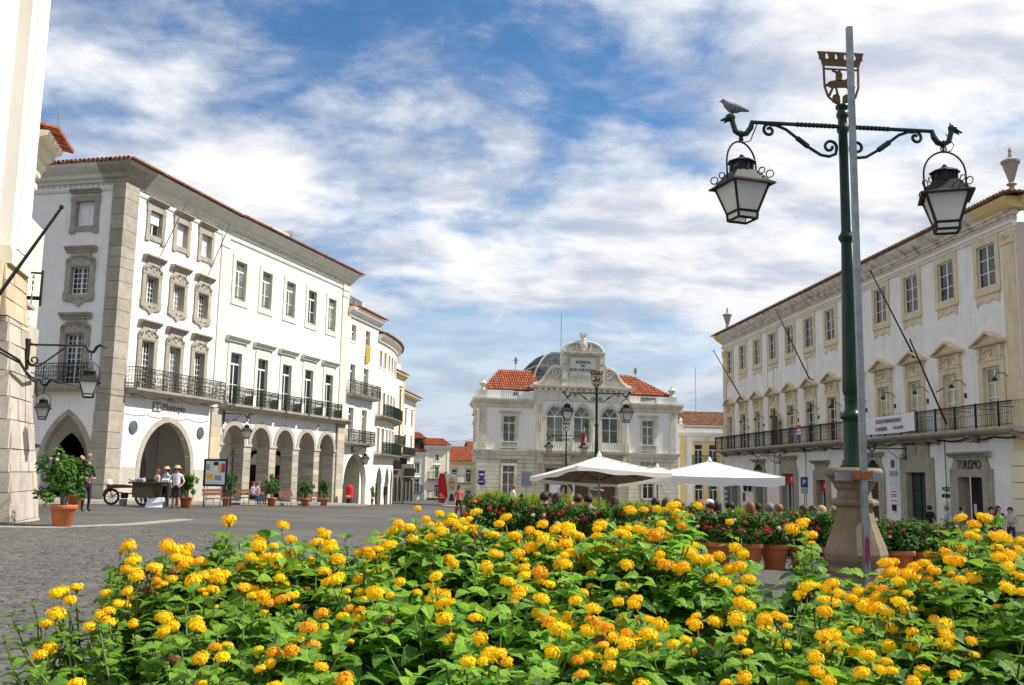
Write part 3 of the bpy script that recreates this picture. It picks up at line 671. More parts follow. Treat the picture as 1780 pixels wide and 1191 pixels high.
# ================================================================ ARCADED BUILDING
A15 = rad(15.46); AX, AY = -17.33, 57.02
ab = thing('arcaded_building', 'long white building with five round arches on granite piers', 'building', (AX, AY, 0), pi / 2 - A15)
def build_arcade(t):
    wx = [1.4 + 3.19 * i for i in range(5)]; acx = [1.67 + 3.145 * i for i in range(5)]
    holes = [(x - .63, x + .63, z0, z1) for x in wx for z0, z1 in ((11.6, 14.05), (5.12, 8.34))]
    mb = MB(); wall(mb, 0, 17.0, 4.85, 15.5, holes, 0, .3)
    ah = [(c - 1.16, c + 1.16, -1.8, 3.93, 'round', 2.8) for c in acx]
    wall(mb, 0, 17.0, -1.8, 4.85, ah, 0, .85); mb.poly([(0, 11, -1.5), (17, 11, -1.5), (17, 11, 15.4), (0, 11, 15.4)]); mb.poly([(17, .86, -1.8), (17, 11, -1.8), (17, 11, 15.4), (17, .02, 15.4)])
    mb.obj('wall', 'stucco', t)
    mb = MB(); mb.box(0, 17, .86, 4.4, 4.3, 4.45); mb.obj('passage_ceiling', 'stucco', t)
    mb = MB(); mb.box(0, 17, 4.4, 4.6, -1.8, 4.3); mb.obj('passage_wall', 'stucco', t)
    mb = MB(); mb.box(0, 17, 4.36, 4.399, -1.8, -.1); mb.obj('passage_dado', 'granite_pale', t)
    for c in acx[3:]:
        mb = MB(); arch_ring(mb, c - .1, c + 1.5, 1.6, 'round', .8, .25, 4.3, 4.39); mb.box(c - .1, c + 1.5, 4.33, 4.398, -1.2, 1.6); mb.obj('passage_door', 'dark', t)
    mb = MB()
    for c in acx: arch_ring(mb, c - 1.16, c + 1.16, 2.8, 'round', 1.13, .31, -.06, .85, 22)
    mb.k = 0; mb.obj('arch_mouldings', 'granite_pale', t)
    # piers in granite blocks with pale joints
    spans = [(-.02, acx[0] - 1.16)] + [(acx[i] + 1.16, acx[i + 1] - 1.16) for i in range(4)] + [(acx[4] + 1.16, 17.0)]
    rnd = random.Random(4)
    for i, (a, b) in enumerate(spans):
        if i == 5: a2, b2, top = a, 15.72, 2.8
        z = -1.85; zt = 2.8
        bb = b if i < 5 else 15.72
        while z < zt - .05:
            z1 = min(z + rnd.choice((.42, .46, .5)), zt)
            mb = MB(); mb.box(a - .012, bb + .012, -.05, .862, z + .013, z1 - .013); o = mb.obj('stone', rnd.choice(('granite_pale', 'granite_pale', 'granite')), t); z = z1
        mb = MB(); mb.box(a - .06, bb + .06, -.11, .9, 2.66, 2.82); mb.obj('impost', 'granite_pale', t)
    z = -1.85
    while z < 4.75:
        z1 = min(z + .6, 4.8); mb = MB(); mb.rbox(15.86, 17.04, -.14, .02, z, z1, .02); mb.obj('stone', rnd.choice(('granite_pale', 'granite_pale', 'ochre_block')), t); z = z1
    mb = MB(); mb.box(15.7, 15.86, -.04, .0, -1.8, 4.8); mb.tube([(15.8, -.1, -1.4), (15.8, -.1, 4.7)], .06, 6); mb.obj('downpipe', 'granite', t)
    mb = MB(); mb.box(15.9, 16.95, -.08, .02, 5.3, 15.3); mb.box(15.85, 17.0, -.12, .02, 14.6, 14.75); mb.box(15.85, 17.0, -.12, .02, 15.1, 15.5); mb.obj('pilaster', 'limestone', t)
    def s_up():
        mb = MB(); frame_boxes(mb, 1.26, 2.45, .33, .06, -.33, .33); mb.box(-.63, .63, .1, .16, .12, .16)
        return mb.mesh('window', ['limestone'])
    def s_lo():
        mb = MB(); frame_boxes(mb, 1.26, 3.22, .32, .06, 0); mb.box(-.9, .9, -.05, .02, 3.545, 3.86); mb.extr(cornice_prof(3.86, .34, .34), -1.22, 1.22)
        return mb.mesh('window', ['limestone'])
    for x in wx:
        w_ = window(t, 'a_up', x, 11.6, 1.26, 2.45, s_up, ((2, 2), {'transom': .55}), glass='glass_curtain', rec=.13)
        mb = cached('a_bar', lambda: (lambda q: (q.box(-.6, .6, 0, .03, .1, .14), q.mesh('guard_bar', ['iron_green']))[1])(MB())); link('guard_bar', mb, w_, (0, .1, .1))
        window(t, 'a_lo', x, 5.12, 1.26, 3.22, s_lo, ((2, 2), {'transom': .62}), glass='dark_glass', rec=.13)
        link('railing', cached('rail_a', lambda: railing(2.25, .55, 1.05, .13).mesh('railing', ['iron_green'])), t, (x + .2, 0, 5.14))
        mb = cached('a_ped', lambda: (lambda q: (q.box(-.2, .2, -.5, .02, 0, .66), q.mesh('pedestal', ['limestone']))[1])(MB())); link('pedestal', mb, t, (x + 1.6, 0, 5.14))
    mb = MB(); mb.extr([(.02, 4.8), (-.3, 4.8), (-.42, 4.88), (-.48, 5.0), (-.6, 5.05), (-.62, 5.135), (.02, 5.135)], -.2, 17.35)
    for x in wx: mb.extr([(-.3, 4.83), (-.62, 4.87), (-.76, 5.0), (-.78, 5.137), (-.3, 5.137)], x - 1.0, x + 1.85)
    mb.obj('balcony_slab', 'granite', t)
    mb = MB(); mb.extr([(.02, 15.16), (-.06, 15.16), (-.09, 15.26), (-.06, 15.34), (.02, 15.34)], 0, 17.05); mb.obj('string_course', 'limestone', t)
    mb = MB(); mb.extr([(.05, 15.75), (-.12, 15.75), (-.16, 15.84), (-.34, 15.92), (-.4, 16.06), (-.58, 16.2), (-.75, 16.34), (-.82, 16.5), (.05, 16.5)], 0, 17.3)
    x = .1
    while x < 16.9: mb.box(x, x + .14, -.13, .02, 15.56, 15.752); x += .28
    mb.obj('cornice', 'limestone', t)
    mb = MB(); mb.box(0, 17.0, -.02, .1, 15.5, 15.76); mb.obj('frieze', 'stucco', t)
    mb = MB(); tile_roof(mb, 0, 17.9, -.95, 16.54, 2.6, 17.45, .25, .45, .1); stuff(mb.obj('roof_tiles', 'tile_eave', t))
    mb = MB(); mb.poly([(0, -.8, 16.5), (17.9, -.8, 16.5), (13, 5, 18), (0, 5, 18)]); mb.poly([(17.9, -.8, 16.5), (17.9, 11, 16.5), (13, 5, 18)]); mb.obj('roof', 'tile_brown', t)
    mb = MB(); mb.box(9.4, 11.6, 2.6, 4.0, 16.6, 18.35); mb.obj('chimney', 'stucco', t); mb = MB(); mb.box(9.3, 11.7, 2.5, 4.1, 18.35, 18.5); mb.obj('chimney_cap', 'limestone', t)
    mb = MB(); mb.tube([(13, 3, 17), (13, 3, 19.2)], .03, 4); mb.tube([(12.4, 3, 19), (13.6, 3.3, 18.8)], .02, 4)
    for k in range(5): mb.tube([(12.5 + k * .25, 2.7, 19 - k * .04), (12.5 + k * .25, 3.4, 19 - k * .04)], .012, 3)
    mb.obj('antenna', 'galvanised', t)
    for x in (3.25, 12.8): mb = MB(); mb.box(x - .2, x + .2, -.04, .0, 4.25, 4.55); mb.obj('plaque', 'granite_pale', t)
build_arcade(ab)
# ================================================================ ROW OF HOUSES CURVING INTO THE STREET
def plain_sur(w, h, t, pr, matn, sill=0.0, cap=0.0):
    def f():
        mb = MB(); frame_boxes(mb, w, h, t, pr, -sill, sill)
        if cap: mb.extr(cornice_prof(h + t + .04, .2, cap), -w / 2 - t - .08, w / 2 + t + .08)
        return mb.mesh('window', [matn])
    return f
def house_shell(t, W, z0, z1, holes, depth=9.0, matn='stucco', rev=.3):
    mb = MB(); wall(mb, 0, W, z0, z1, holes, 0, rev)
    mb.poly([(0, rev, z0), (0, depth, z0), (0, depth, z1), (0, rev, z1)]); mb.poly([(W, rev, z0), (W, depth, z0), (W, depth, z1), (W, rev, z1)])
    mb.poly([(0, depth, z0), (W, depth, z0), (W, depth, z1), (0, depth, z1)])
    return mb.obj('wall', matn, t)
A11 = rad(11); h3x, h3y = -12.80 - sin(A15) * 0, 73.4
h3 = thing('narrow_house', 'narrow white house with two bays of balconies beside the arcade', 'building', (h3x, h3y, 0), pi / 2 - A11)
def build_h3(t):
    W = 7.4
    holes = [(.85, 1.9, 11.45, 12.75), (4.1, 5.2, 10.75, 12.75), (.85, 2.0, 7.3, 9.62), (3.95, 5.15, 7.3, 9.62), (.85, 2.0, 3.5, 6.22), (3.9, 5.1, 3.5, 6.22), (.35, 5.5, -2, 2.66, 'round', .3)]
    house_shell(t, W, -2, 13.3, holes)
    for (a, b, c, d) in [q[:4] for q in holes[:6]]:
        w = b - a; h = d - c
        window(t, 'h3_%.1f_%.1f' % (w, h), (a + b) / 2, c, w, h, plain_sur(w, h, .2, .05, 'stucco_warm', .15), ((2, 2), {'transom': .45}), split=False, glass='glass_curtain', rec=.22)
    mb = MB(); arch_ring(mb, .35, 5.5, .3, 'round', 2.36, .3, -.04, .5, 24); mb.obj('arch', 'stucco_warm', t)
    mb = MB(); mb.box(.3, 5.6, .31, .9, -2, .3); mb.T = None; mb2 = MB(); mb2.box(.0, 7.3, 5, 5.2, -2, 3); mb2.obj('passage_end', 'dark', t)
    mb2 = MB(); mb2.box(4.9, 7.3, .31, 4.9, -2, 3.0); mb2.box(.0, 7.3, .31, 4.9, 3.0, 3.2); mb2.obj('passage_wall', 'cream', t)
    mb2 = MB(); arch_ring(mb2, 1.0, 4.6, .5, 'point', 2.0, .5, 2.4, 2.8); mb2.obj('inner_arch', 'stucco_warm', t)
    for z, w_, xc in ((7.25, 6.3, 3.4), (3.45, 5.2, 2.9)):
        mb = MB(); mb.extr([(.02, z - .25), (-.3, z - .22), (-.7, z - .1), (-.75, z), (.02, z)], xc - w_ / 2, xc + w_ / 2); mb.obj('balcony_slab', 'granite_pale', t)
        link('railing', cached('rail_h%.1f' % w_, lambda: railing(w_ - .1, .7, 1.0, .16).mesh('railing', ['iron_green'])), t, (xc, 0, z))
    mb = MB(); mb.extr([(.05, 13.3), (-.15, 13.3), (-.2, 13.5), (-.5, 13.75), (-.6, 14.0), (.05, 14.0)], -.1, W); mb.box(0, .5, -.08, .02, 3.5, 13.3); mb.obj('cornice', 'stucco_warm', t)
    mb = MB(); tile_roof(mb, .8, W + .4, -.75, 14.05, 2.4, 14.9, .26, .45, .1); stuff(mb.obj('roof_tiles', 'tile', t))
    mb = MB(); mb.box(5.9, 6.4, 1.0, 6, 14.0, 15.4); mb.box(0, 6.4, 1.0, 1.2, 14.0, 14.6); mb.obj('terrace_wall', 'stucco', t)
    mb = MB(); mb.box(0, 5.9, 1.05, 1.07, 14.6, 15.4); mb.obj('terrace_screen', 'glass_curtain', t)
    mb = MB()
    for x in (0, 2, 4, 5.9): mb.tube([(x, 1.05, 14.6), (x, 1.05, 15.45)], .025, 4)
    mb.tube([(0, 1.05, 15.42), (5.9, 1.05, 15.42)], .02, 4); mb.obj('terrace_rail', 'iron', t)
    mb = MB(); n = 8
    for i in range(n):
        x0 = 4.15 + i * .13; x1 = x0 + .13; y0 = -.12 - .06 * (i % 2); y1 = -.12 - .06 * ((i + 1) % 2)
        mb.poly([(x0, y0, 10.0 + .03 * i), (x1, y1, 10.03 + .03 * i), (x1, y1, 11.55), (x0, y0, 11.55)])
    mb.obj('awning', 'flag_yellow', t)
build_h3(h3)

# curved house: facade turns through a few straight facets
def chain(x, y, facets):
    out = []
    for a, ln in facets:
        out.append((x, y, a, ln)); x += sin(rad(a)) * ln; y += cos(rad(a)) * ln
    return out, (x, y)
h4x, h4y = -12.80 + sin(A11) * 7.4, 73.4 + cos(A11) * 7.4
h4 = thing('curved_house', 'white house with curved front and long green iron balconies over low arches', 'building', (h4x, h4y, 0), 0)
def build_h4(t):
    fac, end = chain(0, 0, [(7, 3.2), (3, 3.2), (-2, 3.2), (-8, 3.2), (-14, 3.2), (-20, 3.2)])
    wl = MB(); cn = MB(); bal = MB(); rl = MB(); rf = MB(); ar = MB(); pas = MB()
    for k, (x, y, a, ln) in enumerate(fac):
        T = Matrix.Translation((x, y, 0)) @ Matrix.Rotation(pi / 2 - rad(a), 4, 'Z')
        holes = []
        for xx in (.95, 2.45):
            holes += [(xx - .38, xx + .38, 10.15, 11.6), (xx - .38, xx + .38, 5.95, 8.1), (xx - .38, xx + .38, 2.75, 5.0)]
        holes.append((.75, 2.65, -2.4, 1.7, 'point', .3))
        wl.T = T; wall(wl, 0, ln, -2.4, 12.5, holes, 0, .3)
        pas.T = T; pas.box(0, ln, 2.5, 2.7, -2.4, 2.2); pas.box(0, ln, .31, 2.5, 2.2, 2.4)
        cn.T = T; cn.extr([(.05, 12.3), (-.15, 12.3), (-.2, 12.45), (-.45, 12.7), (-.5, 12.9), (.05, 12.9)], 0, ln)
        bal.T = T
        for z in (5.95, 2.75): bal.extr([(.02, z - .25), (-.3, z - .2), (-.72, z - .08), (-.75, z), (.02, z)], -.02, ln + .06)
        rf.T = T; tile_roof(rf, 0, ln + .1, -.7, 12.95, 2.4, 13.9, .26, .45, .1)
        ar = MB(); ar.T = T; arch_ring(ar, .75, 2.65, .3, 'point', 1.4, .22, -.04, .4, 12); ar.obj('arch', 'stucco_warm', t)
        for xx in (.95, 2.45):
            for z, h in ((10.15, 1.45), (5.95, 2.15), (2.75, 2.25)):
                p = T @ Vector((xx, 0, z))
                wd = link('window', cached(('h4s', h), plain_sur(.76, h, .14, .05, 'stucco_warm', .1)), t, p, pi / 2 - rad(a))
                def mk(h=h):
                    mb, pn = sash_mesh(.76, h, 2, 3); return mb.mesh('sash', ['white_wood'])
                link('sash', cached(('h4sash', h), mk), wd, (0, .2, 0)); link('pane', box_mesh(.7, .012, h - .08, 'glass', 'pane'), wd, (0, .222, .04))
        for z in (5.95, 2.75):
            link('railing', cached('rail_h4', lambda: railing(3.4, .72, 1.0, .16, sides=False).mesh('railing', ['iron_green'])), t, T @ Vector((ln / 2, 0, z)), pi / 2 - rad(a))
    wl.obj('wall', 'stucco_warm', t); cn.obj('cornice', 'stucco_warm', t); bal.obj('balcony_slab', 'granite', t); stuff(rf.obj('roof_tiles', 'tile_brown', t)); pas.obj('passage_wall', 'cream', t)
    mb = MB(); mb.box(-1.6, -1.0, 2, 6, 12.9, 14.6); mb.box(-1.7, -1.1, 11, 12.2, 12.9, 14.6); mb.obj('chimney', 'stucco', t)
    return end
e4 = build_h4(h4)

def street_house(name, label, cat, loc, ang, W, z0, z1, rows, wallm, trimm, roofm, balc=(), dark_base=None, bays=3, group=None, depth=9, eave=.5):
    t = thing(name, label, cat, (loc[0], loc[1], 0), pi / 2 - rad(ang), group)
    holes = []; bw = W / bays
    for zc, h, w in rows:
        for i in range(bays):
            x = bw * (i + .5); holes.append((x - w / 2, x + w / 2, zc, zc + h))
    house_shell(t, W, z0, z1, holes, depth, wallm)
    for a, b, c, d in holes:
        w, h = b - a, d - c
        window(t, 'sh%.1f_%.1f_%s' % (w, h, trimm), (a + b) / 2, c, w, h, plain_sur(w, h, .14, .05, trimm, .12, .12), ((2, 2), {'transom': .4} if h > 1.6 else {}), split=False, rec=.2)
    mb = MB(); mb.extr([(.05, z1 - .1), (-.2, z1 - .1), (-.25, z1 + .1), (-eave, z1 + .25), (-eave, z1 + .4), (.05, z1 + .4)], -.15, W + .15); mb.box(0, .4, -.06, .02, z0, z1 - .1); mb.box(W - .4, W, -.06, .02, z0, z1 - .1); mb.obj('cornice', trimm, t)
    mb = MB(); tile_roof(mb, -.2, W + .2, -eave - .1, z1 + .42, depth / 2, z1 + .42 + depth * .2, .28, .5, .11); stuff(mb.obj('roof_tiles', roofm, t))
    mb = MB(); mb.poly([(-.2, depth / 2, z1 + .42 + depth * .2), (W + .2, depth / 2, z1 + .42 + depth * .2), (W + .2, depth, z1 + .4), (-.2, depth, z1 + .4)])
    for x in (0, W): mb.poly([(x, 0, z1), (x, depth, z1), (x, depth / 2, z1 + .4 + depth * .2)])
    mb.obj('roof_back', roofm, t)
    for z, x0, x1 in balc:
        mb = MB(); mb.extr([(.02, z - .2), (-.3, z - .18), (-.6, z - .06), (-.62, z), (.02, z)], x0, x1); mb.obj('balcony_slab', 'granite', t)
        link('railing', cached(('rsh', round(x1 - x0, 1)), lambda: railing(x1 - x0 - .05, .58, 1.0, .15, False).mesh('railing', ['iron'])), t, ((x0 + x1) / 2, 0, z))
    return t
h5 = street_house('tall_house', 'tall yellow-edged house with dark stone ground floor in painted shade, past the curved house', 'building', (-13.9, 101.5), 6.0, 11.5, -3, 12.2,
                  ((8.3, 2.6, .9), (4.4, 2.6, .9)), 'stucco_warm', 'yellow_paint', 'tile_brown', ((4.4, .8, 10.6), (1.6, 2, 9)))
mb = MB(); wall(mb, -.05, 11.55, -3, 3.6, [(.5 + k * 2.2, 2.1 + k * 2.2, -3, .9, 'point', -.6) for k in range(5)] + [(.8 + k * 2.2, 1.8 + k * 2.2, 1.7, 3.3, 'round', 2.8) for k in range(5)], -.14, .14); mb.obj('shaded_stone_front', 'shaded_dark_stone', h5)  # arched stone front; the shade over the ground floor is in its colour
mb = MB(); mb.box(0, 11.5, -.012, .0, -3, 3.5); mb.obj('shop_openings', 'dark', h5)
mb = MB(); mb.box(0, 11.5, .5, .7, 12.6, 13.9); mb.obj('parapet', 'stucco', h5)
h6 = street_house('yellow_house', 'cream house with overhanging eaves beyond the tall house', 'building', (-13.8, 114.5), 4.5, 13.0, -3.2, 10.6,
                  ((7.2, 1.9, .9), (3.4, 2.3, .9)), 'stucco_warm', 'yellow_stone', 'tile_brown', ((3.4, 1, 11), (.8, 1, 11)), eave=.9)
mb = MB(); wall(mb, -.05, 13.05, -3.2, 2.4, [(.6 + k * 2.5, 2.2 + k * 2.5, -3.2, .3) for k in range(5)], -.12, .12); mb.obj('shaded_stone_front', 'shaded_dark_stone', h6)  # stone front again darkened by colour for the shaded lower floor
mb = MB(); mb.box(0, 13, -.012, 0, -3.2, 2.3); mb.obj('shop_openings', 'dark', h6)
f1 = street_house('white_street_house', 'white house with glazed roof loft at the street corner', 'building', (-16.6, 139), 62, 4.7, -4, 3.9, ((1.2, 1.5, .8), (-1.5, 1.9, .9)), 'stucco', 'stucco_warm', 'tile', ((-1.5, .5, 4.2),), bays=2, depth=7)
mb = MB(); mb.box(.2, 4.5, .4, 5, 4.3, 6.2); mb.obj('loft', 'glass', f1)
mb = MB(); tile_roof(mb, -.1, 4.9, .0, 6.3, 3.0, 7.3, .28, .5, .11); mb.poly([(-.1, 0, 6.28), (4.9, 0, 6.28), (4.9, 3, 7.28), (-.1, 3, 7.28)]); mb.box(-.1, 4.8, .1, 5, 6.2, 6.29); stuff(mb.obj('loft_roof', 'tile', f1))
f2 = street_house('yellow_street_house', 'pale yellow house with two iron balconies in the side street', 'building', (-12.45, 141), 62, 3.9, -4, 4.9, ((3.1, .9, .7), (.5, 1.7, .7), (-2.2, 1.8, .7)), 'cream', 'stucco', 'tile', ((.45, .5, 3.4), (-2.3, .5, 3.4)), bays=1, depth=6)
f3 = street_house('low_street_house', 'low white house with red roof behind the red poster', 'building', (-9.3, 144), 66, 6.8, -4.5, 2.7, ((.0, 1.9, .9), (-3.0, 1.8, .9)), 'stucco', 'yellow_paint', 'tile', ((-.05, .6, 6.0),), bays=3, depth=7)
f4 = street_house('back_roof_house', 'house whose red roof rises behind the low white house', 'building', (-13, 170), 72, 16, -5, 4.2, ((2.0, 1.2, .9),), 'stucco', 'stucco_warm', 'tile', bays=4, depth=8)
f5 = street_house('far_white_house', 'pale house seen through the gap beside the old bank', 'building', (-8.0, 185), 80, 7, -5, 6.0, ((3.0, 1.4, .9),), 'stucco', 'stucco_warm', 'tile', bays=2, depth=6)

# ================================================================ OLD BANK AT THE END OF THE SQUARE
AB = rad(75.54); BX, BY = -3.17, 92.0
bk = thing('old_bank', 'old bank with domed slate roof, carved pediment and red tiled wings', 'building', (BX, BY, 0), pi / 2 - AB)
def balustrade(mb, x0, x1, y, z0, z1, sp=.2, r=.07):
    mb.box(x0, x1, y - .1, y + .1, z0, z0 + .08); mb.box(x0, x1, y - .12, y + .12, z1 - .1, z1)
    n = int((x1 - x0) / sp)
    for i in range(n):
        x = x0 + (i + .5) * (x1 - x0) / n; h = z1 - z0 - .18
        mb.lathe([(r * .6, z0 + .08), (r, z0 + .08 + h * .3), (r * .55, z0 + .08 + h * .65), (r * .75, z1 - .1)], 6, x, y, 0, 1, 1, False)
SIDE = -pi / 2 - rad(9.8)
def build_bank(t):
    SM = Matrix.Rotation(SIDE, 4, 'Z')
    W = 20.8; C0, C1 = 5.6, 15.45; zb = 3.6
    rd = (2.55, 3.8); rdr = (16.95, 18.2)
    holes = [(a, b, 4.4, 6.87) for a, b in (rd, rdr)] + [(a, b, -.9, 2.12) for a, b in (rd, rdr)]
    wall_h = holes + []
    mb = MB(); wall(mb, 0, W, zb, 8.0, [h for h in holes if h[2] > 3], 0, .3)
    mb.poly([(W, .31, -3), (W, 13, -3), (W, 13, 8.6), (W, .0, 8.6)]); mb.obj('wall', 'stucco', t)
    mb = MB(); mb.T = SM
    sh = [(-u - .55, -u + .55, z0, z1) for u in (2.2, 4.6, 7.0) for z0, z1 in ((4.4, 6.87), (-.9, 2.1))]
    wall(mb, -9, 0, -3, 8.0, sh, 0, .3); mb.obj('side_wall', 'stucco_warm', t)
    # rusticated ground floor: courses of blocks with recessed joints
    mb = MB(); wall(mb, 0, W, -3, zb, [h for h in holes if h[2] < 0] + [(c - .8, c + .8, -3, 1.9) for c in (7.7, 10.5, 13.3)], 0, .3); mb.obj('ground_floor_wall', 'limestone_dark', t)
    mb = MB(); rnd = random.Random(8); zs = [-2.7]; 
    while zs[-1] < 2.8: zs.append(zs[-1] + .385)
    for z in zs:
        x = .0; k = 0
        while x < W - .05:
            ln = rnd.choice((1.0, 1.4, 1.8, 2.3)); x1 = min(x + ln, W)
            for (a, b) in ((x, x1),):
                segs = [(a, b)]
                for h in [q for q in holes if q[2] < 0] + [(c - .8, c + .8, -3, 1.9) for c in (7.7, 10.5, 13.3)]:
                    if h[2] - .3 < z + .36 and h[3] + .24 > z:
                        ns = []
                        for s0, s1 in segs:
                            lo, hi = h[0] - .22, h[1] + .22
                            if s0 < lo: ns.append((s0, min(s1, lo)))
                            if s1 > hi: ns.append((max(s0, hi), s1))
                        segs = [q for q in ns if q[1] - q[0] > .06]
                for s0, s1 in segs:
                    mb.rbox(s0 + .006, s1 - .006, -.09, .0, z + .014, z + .371, .02)
            x = x1
    for y in [i * 1.3 for i in range(7)]:
        for z in zs[::1]:
            mb.T = SM; mb.rbox(-y - 1.29, -y - .01, -.09, .0, z + .014, z + .371, .02); mb.T = None
    stuff(mb.obj('rusticated_blocks', 'bank_stone', t))
    def s_up():
        mb = MB(); frame_boxes(mb, 1.25, 2.47, .24, .07, 0); mb.extr(cornice_prof(2.78, .26, .2), -1.08, 1.08)
        for sx in (-1, 1): mb.box(sx * .8 - .08, sx * .8 + .08, -.16, -.02, 1.9, 2.3)
        return mb.mesh('window', ['bank_stone'])
    def s_lo():
        mb = MB(); frame_boxes(mb, 1.25, 3.02, .2, .12, 0, .15); return mb.mesh('window', ['bank_stone'])
    for a, b in (rd, rdr):
        c = (a + b) / 2
        window(t, 'b_up', c, 4.4, 1.25, 2.47, s_up, ((2, 2), {'transom': .6, 'colsT': 2}), split=False, glass='glass_curtain')
        window(t, 'b_lo', c, -.9, 1.25, 3.02, s_lo, ((2, 2), {'transom': .6, 'colsT': 2}), split=False, glass='glass_curtain')
        mb = MB(); balustrade(mb, c - .72, c + .72, -.12, 3.78, 4.42, .22); mb.box(c - .95, c - .72, -.2, .02, 3.76, 4.45); mb.box(c + .72, c + .95, -.2, .02, 3.76, 4.45); mb.obj('balustrade', 'limestone', t)
    for u in (2.2, 4.6, 7.0):
        window(t, 'b_side', u, 4.4, 1.1, 2.47, s_up, ((2, 2), {'transom': .6}), split=False, rz=SIDE, glass='glass_curtain')
        window(t, 'b_side', u, -.6, 1.1, 2.47, s_up, ((2, 2), {'transom': .6}), split=False, rz=SIDE, glass='glass_curtain')
    # band, corner pilasters of blocks, cornice, parapet
    mb = MB(); mb.extr([(.02, 3.3), (-.1, 3.3), (-.14, 3.42), (-.22, 3.52), (-.22, 3.62), (.02, 3.62)], -.2, W + .2)
    mb.T = SM; mb.extr([(.02, 3.3), (-.1, 3.3), (-.14, 3.42), (-.22, 3.52), (-.22, 3.62), (.02, 3.62)], -9, .2); mb.obj('string_course', 'bank_stone', t)
    for x0, x1 in ((.18, .85), (19.9, 20.55)):
        z = 3.63
        while z < 7.7: mb = MB(); mb.rbox(x0, x1, -.1, .02, z, z + .8, .015); mb.obj('stone', 'bank_stone', t); z += .81
    prof = [(.05, 7.72), (-.1, 7.72), (-.12, 7.86), (-.06, 8.0), (-.16, 8.1), (-.4, 8.3), (-.5, 8.42), (-.5, 8.58), (.05, 8.58)]
    mb = MB(); mb.extr(prof, -.45, C0); mb.extr(prof, C1, W + .45); mb.T = SM; mb.extr(prof, -9, .0); mb.obj('cornice', 'bank_stone', t)
    mb = MB()
    for x0, x1 in ((.2, 2.25), (4.05, C0), (C1, 16.7), (18.45, W - .2)): mb.box(x0, x1, -.08, .25, 8.58, 9.3)
    mb.T = SM; mb.box(-9, -.3, -.08, .2, 8.58, 9.3); mb.obj('parapet', 'stucco', t)
    mb = MB(); balustrade(mb, 2.25, 4.05, .06, 8.6, 9.3); balustrade(mb, 16.7, 18.45, .06, 8.6, 9.3); mb.obj('balustrade', 'limestone', t)
    for x in (.5, 20.25):
        mb = MB(); mb.box(x - .36, x + .36, -.15, .5, 8.581, 9.34); mb.lathe([(.34, 9.34), (.3, 9.45), (.14, 9.55), (.2, 9.7), (.42, 9.9), (.42, 10.0), (.2, 10.2), (.1, 10.3), (.12, 10.38), (.02, 10.5)], 10, x, .17); mb.obj('urn', 'bank_stone', t)
    # tiled wings (hipped)
    mb = MB(); tile_roof(mb, .6, 6.4, .35, 9.45, 3.2, 11.8, .235, .42, .1, lambda x: min(1, (x - .5) / 2.4 + .02))
    tile_roof(mb, 14.4, 20.2, .35, 9.45, 3.2, 11.8, .235, .42, .1, lambda x: min(1, (20.3 - x) / 3.6 + .02)); stuff(mb.obj('wing_tiles', 'tile', t))
    mb = MB(); mb.poly([(.5, .4, 9.4), (6.4, .4, 9.4), (6.4, 3.2, 11.72), (2.9, 3.2, 11.72)]); mb.poly([(.5, .4, 9.4), (2.9, 3.2, 11.72), (4.0, 7, 11.72), (2.2, 9, 9.4)])
    mb.poly([(14.4, .4, 9.4), (20.3, .4, 9.4), (16.7, 3.2, 11.72), (14.4, 3.2, 11.72)]); mb.poly([(20.3, .4, 9.4), (20.3, 12, 9.4), (16.7, 9, 11.72), (16.7, 3.2, 11.72)])
    mb.poly([(2.9, 3.2, 11.73), (16.7, 3.2, 11.73), (16.7, 7, 11.73), (4.0, 7, 11.73)]); mb.obj('roof', 'tile_brown', t)
    # central projecting block
    acx = [7.72, 10.52, 13.43]
    mb = MB(); wall(mb, C0, C1, zb, 8.5, [(c - .87, c + .87, 4.45, 7.98, 'round', 7.0) for c in acx], -.25, .4); mb.poly([(C0, -.25, -3), (C0, 0, -3), (C0, 0, 9.7), (C0, -.25, 9.7)]); mb.poly([(C1, -.25, -3), (C1, 0, -3), (C1, 0, 9.7), (C1, -.25, 9.7)]); mb.obj('central_wall', 'stucco', t)
    mb = MB(); mb.box(C0 - .02, C1 + .02, -.32, .1, 8.48, 9.62)
    for i in range(16): x = C0 + .3 + i * .61; mb.box(x, x + .22, -.6, -.3, 9.45, 9.72)
    mb.extr([(.1, 9.7), (-.5, 9.7), (-.58, 9.82), (-.68, 9.9), (-.68, 10.02), (.1, 10.02)], C0 - .4, C1 + .4); mb.obj('entablature', 'bank_stone', t)
    for x in (C0 + .2, C1 - .78):
        mb = MB()
        mb.box(x - .05, x + .63, -.36, -.2, 3.63, 4.5)
        for k in range(3): mb.box(x + k * .2, x + .14 + k * .2, -.36, -.24, 4.5, 8.1)
        mb.box(x, x + .58, -.3, -.24, 4.5, 8.1); mb.box(x - .06, x + .64, -.4, -.2, 8.1, 8.47)
        mb.obj('pilaster', 'bank_stone', t)
